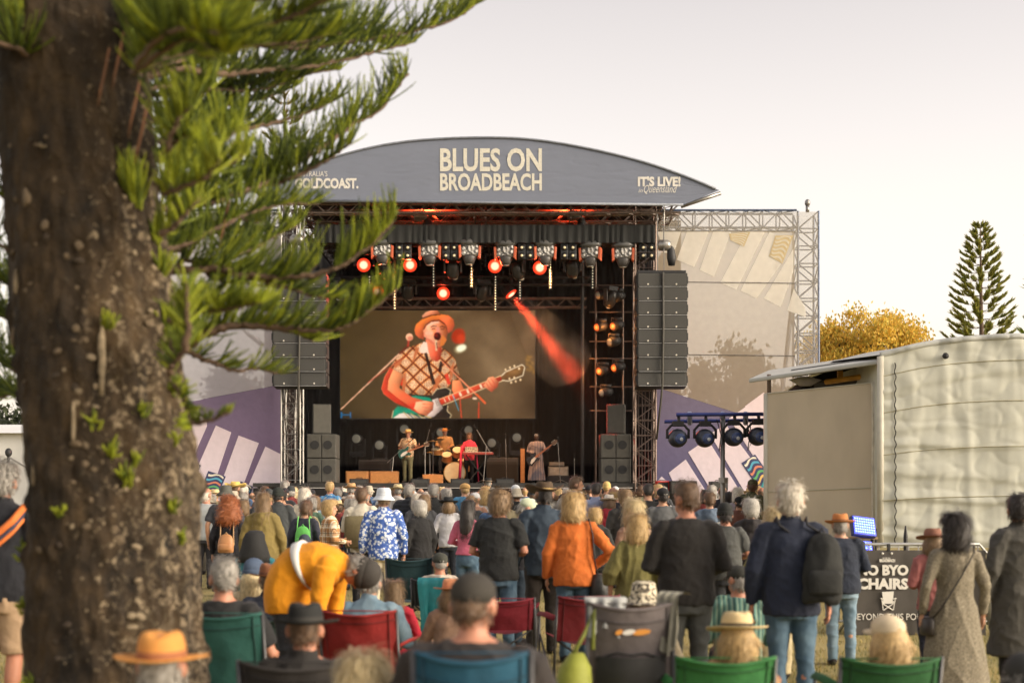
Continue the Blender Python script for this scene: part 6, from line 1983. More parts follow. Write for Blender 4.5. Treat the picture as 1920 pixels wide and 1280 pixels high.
camp_chair(560, 1236, 376, (52, 48, 46), 'black camp chair with orange patch under the black felt hat', patch=True)
camp_chair(505, 1155, 234, (46, 70, 66), 'dull green camp chair of the person in the rust hat')

# clothes and bags lying on chairs
def drapecloth(name, label, cat, x, ytop, s, w, h, mt, seed, rot=0):
    Y = FPX / s; X = (x - CX) / s; zt = CZ + (HOR - ytop) / s
    o_ = Vector((X, Y, zt - h))
    R = Matrix.Rotation(radians(rot), 3, 'Z')
    m = MB()
    n = 22
    rows = []
    for j in range(15):
        v = j / 14 * 1.5
        r = []
        for i in range(n + 1):
            u = i / n * 2 - 1
            fold = .022 * sin(u * 9 + seed) + .018 * noise.noise(Vector((u * 3, v * 2, seed)))
            if v < .25: p = Vector((u * w / 2, .10 * (1 - v / .25) * 1 - .02, h - .02 * (1 - v * 4) ** 2))
            else:
                q = (v - .25) / 1.25
                p = Vector((u * w / 2 * (1 - .15 * q + .06 * sin(q * 5 + seed)), -.05 - fold * (.4 + q) - .03 * q, h * (1 - q) + .03 * sin(u * 4 + seed) * q))
            r.append(R @ p)
        rows.append(r)
    m.loft(rows, cap=False, closed=False); m.loft([[q + Vector((0, .008, 0)) for q in r] for r in rows][::-1], cap=False, closed=False)
    ob = m.build(name, mt, None, True, loc=o_)
    return tag(ob, label, cat)


drapecloth('jacket', 'turquoise quilted jacket hung over a chair back', 'jacket', 813, 1082, 168, .34, .62, mat('turquoise', (.02, .25, .27), .6, bump=.4, bscale=12), 1)
drapecloth('jacket', 'grey fleece thrown over the left corner of the grey chair', 'jacket', 1135, 1118, 320, .24, .20, mat('grey_fleece', (.36, .37, .36), .95, bump=.3, bscale=30), 2)
drapecloth('jacket', 'khaki grey jacket hung on the right corner of the grey chair', 'jacket', 1262, 1108, 320, .16, .34, mat('khaki_fleece', (.26, .25, .20), .95, bump=.3, bscale=30), 4, rot=-40)
drapecloth('towel', 'white towel hanging beside the crimson chair', 'towel', 928, 1126, 195, .07, .26, mat('towel', (.6, .58, .52), .95, bump=.3, bscale=40), 3)
t = thing('carry_bag', 'yellow green bag standing left of the grey chair', 'bag', W(1075, 1275, 338) if False else ((1072 - CX) / 330, FPX / 330, 0))
m = MB(t.location); bx, by = t.location.x, t.location.y
m.rings([(0, .09, .10, bx, by), (.10, .13, .13, bx, by), (.5, .125, .12, bx, by), (.70, .09, .09, bx + .02, by), (.78, .04, .05, bx + .03, by)], 22)
folds_me = m.build('bag', mat('lime_bag', (.22, .24, .03), .7, bump=.3, bscale=10), t, True)
m = MB(t.location); m.tube([(bx + .0, by, .76), (bx + .07, by + .02, .88), (bx + .13, by + .05, 1.02), (bx + .12, by, .80)], .012, 6); m.build('handle', mat('lime_strap', (.16, .18, .03), .7), t, True)

# ------------------------------------------------------------------ the band
BY = 43.0
BS_ = FPX / BY
gt = P(764, 803, BS_, 'guitarist in straw hat, patterned shirt and olive trousers on stage', 'band members on stage', hair=('short', 'grey'), hat=('panama', (225, 190, 120), (150, 90, 50)), top=('tee', DIAMOND), bot=TR(118, 116, 84), rot=165, arms=('fret', 'pick'), skin='ruddy', base=DECK, w=1.12)
dr = P(834, 801, FPX / 44.6, 'drummer in wide tan hat and tan shirt behind the kit', 'band members on stage', hair=('short', 'grey'), hat=('cowboy', (205, 140, 70), (120, 70, 40)), top=('shirt', (165, 125, 80)), sit=True, arms=('keys', 'keys'), rot=180, skin='ruddy', base=DECK, w=1.15)
kb_ = P(879, 811, FPX / 43.6, 'keyboard player with long braids and pink sleeves on stage', 'band members on stage', sex='f', hair=('long', 'brown'), top=('shirt', (215, 60, 84)), bot=TR(30, 28, 28), rot=180, arms=('keys', 'keys'), skin='tan', base=DECK)
ba = P(1006, 812, BS_, 'bass player in loose striped gown with sunglasses on the head', 'band members on stage', hair=('crop', 'dark'), top=('longdress', STRIPED), bot=None, rot=172, arms=('fret', 'pick'), skin='dark', base=DECK, w=1.2)
# pink scarf ends hang from the keyboard player
for dx in (-.26, .30):
    t = MB((kb_.location.x + dx, 43.25, DECK)); t.tube([(kb_.location.x + dx * .9, 43.3, DECK + 1.25), (kb_.location.x + dx, 43.18, DECK + .7), (kb_.location.x + dx * 1.15, 43.2, DECK + .06)], [.10, .12, .13] if dx < 0 else [.05, .06, .05], 10, flat=.4)
    tag(t.build('scarf', mat('pink_cloth', (.58, .03, .08), .85, bump=.2), None, True), 'pink cloth panel hanging %s of the keyboard player' % ('left' if dx < 0 else 'right'), 'scarf', 'pink cloth panels')
t = on_person(ba, 'sunglasses', 'white framed sunglasses on the bass player\'s head', 'sunglasses')
m = MB()
for sx in (-1, 1): m.tube([(sx * .035 + .03 * cos(a), HY + .095, HZ + .07 + .022 * sin(a)) for a in [2 * pi * k / 10 for k in range(11)]], .006, 5)
m.build('frame', WHITEM, t)


def guitar(c, ang, label, body_m, neck_m, head_m, bass=False):
    t = thing('electric_guitar', label, 'guitar', c, 0, 'guitars played on stage')
    R = Matrix.Rotation(-ang, 3, 'Y')
    L_ = 1.15 if bass else 1.0
    def q(x, z, y=0): return R @ Vector((x, y, z))
    out = [(-.24, .0), (-.22, .12), (-.12, .17), (-.02, .13), (.06, .12), (.16, .17), (.20, .12), (.14, .05), (.14, -.05), (.20, -.12), (.12, -.15), (.02, -.11), (-.06, -.13), (-.18, -.17), (-.24, -.10)]
    m = MB(); m.prism([q(x, z, -.03) for x, z in out], (0, .05, 0)); m.build('body', body_m, t, bevel=.012)
    m = MB(); m.prism([q(x, z, -.036) for x, z in ((-.16, -.1), (-.02, -.08), (.12, -.03), (.12, .03), (-.06, .02), (-.16, -.04))], (0, .005, 0)); m.build('pickguard', WHITEM, t)
    m = MB(); m.prism([q(x, z, -.045) for x, z in ((.08, -.03), (.66 * L_, -.022), (.66 * L_, .022), (.08, .03))], (0, .025, 0)); m.build('neck', neck_m, t)
    m = MB(); m.prism([q(x, z, -.04) for x, z in ((.66 * L_, -.022), (.70 * L_, -.05), (.86 * L_, -.045), (.88 * L_, 0), (.86 * L_, .05), (.70 * L_, .045), (.66 * L_, .022))], (0, .018, 0)); m.build('headstock', head_m, t)
    m = MB()
    for k in range(3):
        for sz in (-1, 1): m.ell(q(.72 * L_ + .05 * k, sz * .062, -.03), (.014, .014, .014), nu=6, nv=4)
    m.build('tuner_row', CREAMM, t, True)
    m = MB(); m.tube([q(-.22, .02, -.01), Vector((-.16, .02, .22)), Vector((-.06, .02, .44)), Vector((.12, .1, .40))], .022, 6, flat=.3); m.build('strap', mat('dark_leather', (.03, .024, .02), .5), t, True)
    return t


guitar(W(759, 848, 42.66), radians(20), 'green and white electric guitar of the singer on stage', mat('guitar_green', (.02, .09, .075), .25), mat('neck_wood', (.35, .13, .06), .4), mat('head_wood', (.12, .07, .04), .4))
guitar(W(1000, 860, 42.62), radians(38), 'dark bass guitar of the player in the gown', mat('guitar_black', (.015, .013, .015), .25), mat('neck_wood', (.35, .13, .06), .4), mat('head_wood', (.12, .07, .04), .4), True)

WOODM = mat('amp_wood', (.40, .18, .06), .5, var=.2, vscale=3, stretch=(1, 1, 8))
DRUMM = mat('drum_wood', (.50, .20, .06), .3, var=.15)
HEADM = mat('drum_head', (.66, .56, .34), .6, var=.08)
BRASS = mat('cymbal_brass', (.55, .30, .08), .3, .9, var=.1)


def crate(name, label, cat, px0, px1, py0, py1, Y, d, parts, group=None):
    a, b = W(px0, py0, Y), W(px1, py1, Y)
    t = thing(name, label, cat, ((a.x + b.x) / 2, Y, b.z), group=group)
    w, h = b.x - a.x, a.z - b.z
    m = MB(); m.box((0, d / 2, h / 2), (w, d, h)); m.build('cabinet', parts[0], t, bevel=.012)
    m = MB(); m.box((0, -.008, h * .46), (w - .07, .02, h * .78)); m.build('front_cloth', parts[1], t, bevel=.005)
    m = MB(); m.tube([(-.1, d / 2, h), (-.08, d / 2, h + .03), (.08, d / 2, h + .03), (.1, d / 2, h)], .012, 6); m.build('handle', DARK, t)
    return t


GOLDC = mat('amp_cloth', (.48, .22, .07), .8, var=.15, vscale=30)
GREYC = mat('amp_grey', (.20, .18, .15), .8, var=.1)
crate('guitar_amp', 'long tan guitar amplifier at the far left of the band', 'amplifier', 648, 690, 883, 909, 42.2, .45, [WOODM, GOLDC], 'tan amplifiers on the stage')
crate('guitar_amp', 'tan guitar amplifier beside the guitarist', 'amplifier', 693, 746, 883, 909, 42.4, .45, [WOODM, GOLDC], 'tan amplifiers on the stage')
crate('guitar_amp', 'small tan amplifier before the drum kit', 'amplifier', 792, 830, 889, 909, 42.4, .4, [WOODM, GOLDC], 'tan amplifiers on the stage')
crate('amp_head', 'grey amplifier head on top right of the bass player', 'amplifier', 1030, 1058, 866, 873, 43.4, .3, [GREYC, GREYC])
crate('bass_cabinet', 'pale grey bass cabinet under the amplifier head', 'amplifier', 1028, 1066, 874, 892, 43.4, .4, [GREYC, mat('amp_pale', (.34, .31, .26), .8)])
crate('drum_riser', 'dark riser box under the bass cabinet', 'box', 1026, 1068, 892, 905, 43.3, .5, [DARK, DARK])
crate('road_case', 'black road case behind the tan amplifiers', 'road case', 672, 733, 862, 882, 44.0, .6, [DARK, BLACKC])
crate('road_case', 'black road case behind the keyboard', 'road case', 912, 972, 858, 905, 45.0, .6, [DARK, BLACKC])
crate('wood_board', 'upright strip of pale wood beside the bass player', 'board', 976, 984, 841, 905, 43.6, .1, [WOODM, WOODM])
for i, (a, b) in enumerate(((655, 720), (770, 800), (845, 900), (930, 965))):
    crate('stage_monitor', 'black wedge monitor on the stage edge, ' + ('before the tan amplifiers', 'before the guitarist', 'before the drum kit', 'before the keyboard')[i], 'monitor', a, a + 34, 897, 912, 40.7, .5, [DARK, GRILLE], 'black wedge monitors along the stage edge')

# drum kit
dk_ = thing('drum_kit', 'copper and cream drum kit in the middle of the stage', 'drum kit', W(842, 905, 43.7))
o_ = dk_.location
def drum(px, py, Y, r, h, tilt, name, hm=HEADM, sm=DRUMM):
    c = W(px, py, Y); ax = Vector((0, -sin(tilt), cos(tilt))).normalized()
    m = MB(o_); m.cyl(c - ax * h / 2, c + ax * h / 2, r, n=22); d_ = m.build(name, sm, dk_)
    m = MB(o_); m.cyl(c + ax * h / 2, c + ax * (h / 2 + .015), r * .97, n=22); m.build('drum_skin', hm, d_)
    m = MB(o_)
    for q in (-.47, .49): m.tube([c + ax * h * q + (Vector((1, 0, 0)) * cos(a) + ax.cross(Vector((1, 0, 0))) * sin(a)) * (r + .008) for a in [2 * pi * k / 20 for k in range(21)]], .012, 5)
    m.build('hoop', BRASS, d_)
drum(853, 886, 43.6, .36, .45, radians(90), 'bass_drum')
drum(838, 857, 43.7, .17, .22, radians(35), 'tom'); drum(858, 848, 43.7, .17, .22, radians(40), 'tom'); drum(820, 846, 44.2, .2, .16, radians(15), 'snare_drum'); drum(870, 872, 44.2, .22, .36, radians(15), 'floor_tom')
for px, py, Y, r in ((812, 827, 44, .27), (868, 834, 44.4, .25), (826, 822, 44.6, .22), (806, 848, 43.8, .18)):
    c = W(px, py, Y); m = MB(o_); m.rings([(c.z - .004, r, r, c.x, c.y), (c.z + .02, r * .25, r * .25, c.x, c.y), (c.z + .04, r * .1, r * .1, c.x, c.y)], 20); cy = m.build('cymbal', BRASS, dk_, True)
    m = MB(o_); m.tube([(c.x, c.y, c.z), (c.x, c.y, DECK + .3)], .014, 6)
    for k in range(3): m.tube([(c.x, c.y, DECK + .35), (c.x + .22 * cos(k * 2.1), c.y + .22 * sin(k * 2.1), DECK)], .010, 5)
    m.build('cymbal_stand', STEEL, dk_)
m = MB(o_); c = W(834, 880, 44.7); m.cyl((c.x, c.y, DECK + .45), (c.x, c.y, DECK + .55), .19); m.cyl((c.x, c.y, DECK), (c.x, c.y, DECK + .45), .03); m.build('stool', DARK, dk_)

# keyboard on its stand
kt = thing('keyboard', 'slim red and cream keyboard on a stand before its player', 'keyboard', W(896, 905, 43.1))
m = MB(kt.location); c = W(896, 850, 43.1); m.box(c, (1.05, .32, .08)); m.build('case', mat('kb_red', (.30, .05, .04), .4), kt, bevel=.01)
m = MB(kt.location); m.box(c + Vector((0, -.03, .043)), (.98, .2, .012)); m.build('key_row', WHITEM, kt)
m = MB(kt.location)
for sx in (-1, 1): m.tube([c + Vector((sx * .4, 0, -.05)), Vector((c.x - sx * .35, c.y, DECK))], .022, 6)
m.build('stand', DARK, kt)
m = MB(kt.location); m.box(W(884, 843, 43.2), (.42, .26, .2)); m.build('effects_box', LEOPARD, kt, bevel=.01)


def mic_stand(base_px, Y, top, boom, label):
    t = thing('mic_stand', label, 'microphone stand', (W(base_px, 905, Y).x, Y, DECK), group='microphone stands on the stage')
    b = W(base_px, 905, Y); b.z = DECK
    tp = W(*top, Y)
    m = MB(b)
    for k in range(3): m.tube([b + Vector((0, 0, .12)), b + Vector((.3 * cos(k * 2.1 + .5), .3 * sin(k * 2.1 + .5), .01))], .012, 5)
    m.build('tripod', STEEL, t)
    m = MB(b); m.tube([b, tp], .013, 6); m.build('pole', STEEL, t)
    e = tp
    if boom:
        e = W(*boom, Y - .1); m = MB(b); m.tube([tp + (tp - e) * .4, e], .011, 6); m.build('boom', STEEL, t)
    d_ = (e - tp).normalized() if boom else Vector((0, -.4, .9)).normalized()
    m = MB(b); m.tube([e - d_ * .02, e + d_ * .12], .016, 8); m.ell(e + d_ * .15, (.035, .035, .035)); m.build('microphone', DARK, t, True)


mic_stand(733, 42.5, (738, 856), (768, 828), 'tripod microphone stand with boom at the guitarist')
mic_stand(797, 43.2, (797, 838), (806, 803), 'microphone stand leaning over the drum kit')
mic_stand(906, 42.7, (912, 836), (893, 804), 'boom microphone stand at the keyboard player')
mic_stand(1051, 42.8, (1046, 828), None, 'straight microphone stand right of the bass player')
mic_stand(1077, 43.5, (1077, 858), None, 'short microphone stand near the right drape')
mic_stand(950, 43.9, (948, 822), None, 'tall tripod stand between keyboard and bass player')

# floor lamps behind the band
fl0 = thing('floor_light', 'x', 'stage light', W(712, 836, 46.5), group='floor lights behind the band')
m = MB(); m.box((0, 0, -.52), (.5, .4, .18)); m.build('base', DARK, fl0, bevel=.02)
m = MB()
for sx in (-1, 1): m.box((sx * .25, 0, -.22), (.06, .14, .5))
m.build('yoke', DARK, fl0)
m = MB(); m.tube([(0, .25, 0), (0, .1, .0), (0, -.18, .03)], [.13, .19, .21], 16); hd = m.build('head', DARK, fl0, True)
m = MB(); m.ell((0, -.19, .03), (.16, .03, .16), nu=16, nv=8); m.build('lens', mat('floor_lens', (.30, .29, .23), .25, emit=.05, var=0), hd, True)
for i, (x, y, lb) in enumerate(((712, 836, 'round floor light behind the road case'), (671, 824, 'floor light at the far left below the screen'), (758, 806, 'raised floor light behind the guitarist hat'), (875, 808, 'raised floor light above the keyboard player'), (925, 832, 'round floor light right of the keyboard'), (969, 822, 'floor light between keyboard and bass player'), (824, 812, 'round light behind the drummer hat'))):
    if i == 0: fl0['label'] = lb
    else: dup(fl0, W(x, y, 46.5), (i * 1.3) % 1.0 - .5, lb)
# ------------------------------------------------------------------ the big pine in front
def leafmat(name, c, var=.3, trans=.35):
    m = mat(name, c, .72, var=var, vscale=9, trans=trans)
    return m


G_DARK = leafmat('needle_dark', (.070, .105, .020), trans=.45)
G_MID = leafmat('needle_mid', (.20, .255, .032), trans=.5)
G_NEW = leafmat('needle_new', (.42, .47, .045), trans=.55)
TWIG = mat('twig_bark', (.10, .062, .038), .8, var=.3, vscale=12, bump=.3, bscale=40)


def bark_mat():
    m, nt, N, L, b = nodes_of('pine_bark')
    tc = N.new('ShaderNodeTexCoord'); mp = N.new('ShaderNodeMapping'); mp.inputs['Scale'].default_value = (1, 1, .55)
    L.new(tc.outputs['Object'], mp.inputs[0])
    n1 = N.new('ShaderNodeTexNoise'); n1.inputs['Scale'].default_value = 5; n1.inputs['Detail'].default_value = 8; n1.inputs['Roughness'].default_value = .65; L.new(mp.outputs[0], n1.inputs[0])
    n2 = N.new('ShaderNodeTexNoise'); n2.inputs['Scale'].default_value = 24; n2.inputs['Detail'].default_value = 8; n2.inputs['Roughness'].default_value = .7; L.new(tc.outputs['Object'], n2.inputs[0])
    v = N.new('ShaderNodeTexVoronoi'); v.inputs['Scale'].default_value = 17; L.new(mp.outputs[0], v.inputs['Vector'])
    a = ramp(N, L, n1.outputs[0], [(.32, (.007, .005, .003)), (.52, (.043, .026, .0105)), (.72, (.100, .062, .026))], None)
    # pale lichen flakes: patchy, more towards the right side of the trunk
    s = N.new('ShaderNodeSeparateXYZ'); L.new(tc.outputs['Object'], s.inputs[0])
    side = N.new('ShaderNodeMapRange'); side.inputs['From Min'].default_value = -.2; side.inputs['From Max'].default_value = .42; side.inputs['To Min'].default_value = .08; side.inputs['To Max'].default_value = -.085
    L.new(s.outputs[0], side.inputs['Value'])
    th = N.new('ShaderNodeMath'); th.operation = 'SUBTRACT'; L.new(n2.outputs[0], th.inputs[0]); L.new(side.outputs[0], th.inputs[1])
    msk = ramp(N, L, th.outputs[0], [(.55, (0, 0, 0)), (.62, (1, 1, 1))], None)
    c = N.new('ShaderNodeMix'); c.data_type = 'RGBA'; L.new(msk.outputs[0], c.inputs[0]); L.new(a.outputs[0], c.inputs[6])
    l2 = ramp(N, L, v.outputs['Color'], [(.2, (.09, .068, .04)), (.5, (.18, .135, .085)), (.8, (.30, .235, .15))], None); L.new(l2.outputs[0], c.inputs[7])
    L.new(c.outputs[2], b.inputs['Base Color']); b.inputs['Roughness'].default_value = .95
    ad = N.new('ShaderNodeMath'); ad.operation = 'MULTIPLY_ADD'; ad.inputs[1].default_value = 1.0; L.new(n2.outputs[0], ad.inputs[0]); L.new(v.outputs['Distance'], ad.inputs[2])
    bp = N.new('ShaderNodeBump'); bp.inputs['Strength'].default_value = .9; bp.inputs['Distance'].default_value = .05; L.new(ad.outputs[0], bp.inputs['Height']); L.new(bp.outputs[0], b.inputs['Normal'])
    return m


TY = 6.6
prof = [(1540, 215, 200), (1450, 222, 180), (1280, 222, 165), (1100, 214, 155), (900, 210, 146), (700, 190, 146), (500, 170, 141), (300, 150, 136), (100, 134, 136), (-100, 118, 128), (-500, 90, 112), (-1100, 50, 95), (-2000, -10, 72), (-3200, -80, 44), (-4400, -140, 14)]
pine = thing('norfolk_pine', 'massive rough barked pine trunk with green fronds at the left edge', 'tree', W(214, 1537, TY))
po = pine.location
ctr, rad = [], []
for (py, px, r) in prof:
    ctr.append(W(px, py, TY)); rad.append(r * TY / FPX)
cp = grow(ctr, 26)
rp_ = [rad[min(i // 26, len(rad) - 1)] * (1 - (i % 26) / 26) + rad[min(i // 26 + 1, len(rad) - 1)] * ((i % 26) / 26) for i in range(len(cp))]
BARK = bark_mat()
m = MB(po)
rings = []
NA = 110
for i, (c, r) in enumerate(zip(cp, rp_)):
    ring = []
    for k in range(NA):
        a = 2 * pi * k / NA
        dx, dy = cos(a), sin(a)
        q = Vector((dx * 2.2, dy * 2.2, c.z * 1.3))
        d = noise.noise(q) * .024 + noise.noise(q * 2.7) * .020 + noise.noise(q * 6.3) * .016 + noise.noise(q * 13) * .008 + abs(noise.noise(Vector((dx * 3, dy * 3, c.z * 9)))) * .012
        lump = max(0, noise.noise(q * 4.1 + Vector((7, 3, 1))) - .35) * .09
        rr = r + d + lump
        ring.append(c + Vector((dx * rr, dy * rr, noise.noise(q * 5) * .012)))
    rings.append(ring)
m.loft(rings)
m.build('trunk', BARK, pine, True)


def trunk_at(z):
    for i in range(len(cp) - 1):
        if cp[i].z <= z <= cp[i + 1].z:
            t = (z - cp[i].z) / (cp[i + 1].z - cp[i].z + 1e-9); return cp[i].lerp(cp[i + 1], t), rp_[i] + (rp_[i + 1] - rp_[i]) * t
    return cp[-1], .05


# knobs and flakes of bark, each a small piece sitting on the trunk
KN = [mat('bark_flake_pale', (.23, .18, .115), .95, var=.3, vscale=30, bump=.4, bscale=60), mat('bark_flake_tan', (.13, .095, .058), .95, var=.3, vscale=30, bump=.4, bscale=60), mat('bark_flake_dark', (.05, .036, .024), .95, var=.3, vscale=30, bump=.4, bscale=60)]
rk = random.Random(8)
protos = []
for q in range(6):
    mb = MB(); mb.ell((0, 0, 0), (1, .55, rk.uniform(.7, 1.3)), nu=9, nv=6)
    mb.v = [tuple(Vector(v_) * (1 + .35 * noise.noise(Vector(v_) * 1.7 + Vector((q * 3, 0, 0))))) for v_ in mb.v]
    protos.append(mb.mesh('bark_knob'))
    protos[-1].polygons.foreach_set('use_smooth', [True] * len(protos[-1].polygons))
    protos[-1].materials.append(None)
for q in range(230):
    py = rk.uniform(280, 1300)
    z = CZ + (HOR - py) * TY / FPX
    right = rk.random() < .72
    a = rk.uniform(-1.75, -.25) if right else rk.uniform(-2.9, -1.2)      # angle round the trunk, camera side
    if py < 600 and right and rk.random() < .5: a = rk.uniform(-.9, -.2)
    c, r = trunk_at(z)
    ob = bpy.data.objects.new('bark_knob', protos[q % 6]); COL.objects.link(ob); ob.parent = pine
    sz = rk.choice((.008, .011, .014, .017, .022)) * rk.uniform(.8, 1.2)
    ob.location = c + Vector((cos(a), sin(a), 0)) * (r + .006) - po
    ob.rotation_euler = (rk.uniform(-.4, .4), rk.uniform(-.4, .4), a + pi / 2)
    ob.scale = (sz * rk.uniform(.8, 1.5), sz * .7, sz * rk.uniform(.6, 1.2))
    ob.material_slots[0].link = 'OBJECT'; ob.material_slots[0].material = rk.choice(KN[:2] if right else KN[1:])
for (px, py, h, w) in ((235, 690, .17, .035), (110, 880, .09, .03), (100, 400, .045, .05), (190, 800, .10, .02), (75, 545, .06, .025), (60, 640, .05, .03)):
    z = CZ + (HOR - py) * TY / FPX; c, r = trunk_at(z)
    dx = (px - CX) * TY / FPX - c.x; a = -math.acos(max(-.95, min(.95, dx / r)))
    m = MB(); m.ell((0, 0, 0), (w / 2, .016, h), nu=10, nv=10); m.v = [tuple(Vector(v_) * (1 + .5 * noise.noise(Vector(v_) * 25))) for v_ in m.v]
    o = m.build('bark_scar', KN[0] if h > .05 else KN[1], pine, True, loc=c + Vector((cos(a), sin(a), 0)) * (r + .014) - po); o.rotation_euler = (0, 0, a + pi / 2)


def branchlet(mb, p, d, up, l, r, mi, rnd, needles=True):
    pts = []
    side = d.cross(up); side = side.normalized() if side.length > 1e-3 else Vector((1, 0, 0))
    bend = rnd.uniform(.10, .38); sb = rnd.gauss(0, .08)
    for k in range(6):
        t = k / 5
        pts.append(p + d * l * t + up * l * bend * t * t + side * l * sb * t * t)
    mb.tube(pts, [r, r * 1.05, r * 1.0, r * .92, r * .8, r * .35], 4, mi, cap=False)
    if needles:
        n = int(l / .0085)
        for k in range(n):
            t = (k + rnd.random()) / n
            i = min(int(t * 5), 4); f = t * 5 - i
            c = pts[i].lerp(pts[i + 1], f); ax = (pts[i + 1] - pts[i]).normalized()
            a = rnd.uniform(0, 6.28); u = ax.orthogonal().normalized(); w = ax.cross(u)
            o_ = u * cos(a) + w * sin(a)
            e = c + o_ * (r * 2.3 + .003) + ax * .014
            s_ = ax.cross(o_) * .0026
            mb.add([c + o_ * r * .5 - s_, c + o_ * r * .5 + s_, e], [(0, 1, 2)], mi)


def frond(parent, o, axis, blen, dens, seed, r0=.018, mats=(0, 1, 2), wts=(.3, .5, .2), spread=1.0, brr=.0075, upw=.75, t0=.0, tipfan=True, needles=True, droop=0.0, names=('branch', 'foliage')):
    rnd = random.Random(seed)
    pts = grow(axis, 10)
    n = len(pts)
    m = MB(o)
    m.tube([p + Vector((rnd.gauss(0, .004), rnd.gauss(0, .004), rnd.gauss(0, .004))) for p in pts], [r0 * (1 - .85 * i / n) + .003 for i in range(n)], 7)
    br = m.build(names[0], TWIG, parent, True)
    f = MB(o)
    L_ = sum((pts[i + 1] - pts[i]).length for i in range(n - 1))
    N_ = int(L_ * dens * 2.2)
    for q in range(N_):
        t = t0 + (1 - t0) * ((q + rnd.random()) / N_)
        x = t * (n - 1); i = min(int(x), n - 2)
        p = pts[i].lerp(pts[i + 1], x - i); tg = (pts[i + 1] - pts[i]).normalized()
        if noise.noise(Vector((t * 7, seed * 3.3, 1))) < -.30 and t < .7: continue
        sgn = rnd.choice((-1, 1))
        side = tg.cross(Vector((0, 0, 1))).normalized()
        upv = (Vector((0, 0, 1)) - tg * tg.z).normalized()
        an = rnd.uniform(0, 1)
        perp = (upv * (upw * rnd.uniform(.3, 1.25) - droop * rnd.random()) + side * sgn * rnd.uniform(.1, 1.0) + Vector((rnd.gauss(0, .18), rnd.gauss(0, .18), rnd.gauss(0, .18)))).normalized()
        fw = .55 + .75 * t * t
        d = (tg * fw + perp * spread * rnd.uniform(.75, 1.15)).normalized()
        l = blen * 1.12 * (1 - .40 * t ** 3) * rnd.uniform(.55, 1.15) * (1 + (.45 if t < .8 else .1) * noise.noise(Vector((t * 5, seed * 1.7, 9)))) * (.55 + .45 * min(1, t * 5))
        w_ = rnd.random()
        mi = mats[0] if w_ < wts[0] else (mats[1] if w_ < wts[0] + wts[1] else mats[2])
        if t > .75 and rnd.random() < .35: mi = mats[2]
        branchlet(f, p, d, upv, l, brr * rnd.uniform(.8, 1.15), mi, rnd, needles)
    f.build(names[1], [G_DARK, G_MID, G_NEW], br, True)
    return br


def axpx(lst, Y0, Y1):
    n = len(lst) - 1
    return [W(x, y, Y0 + (Y1 - Y0) * i / n) for i, (x, y) in enumerate(lst)]


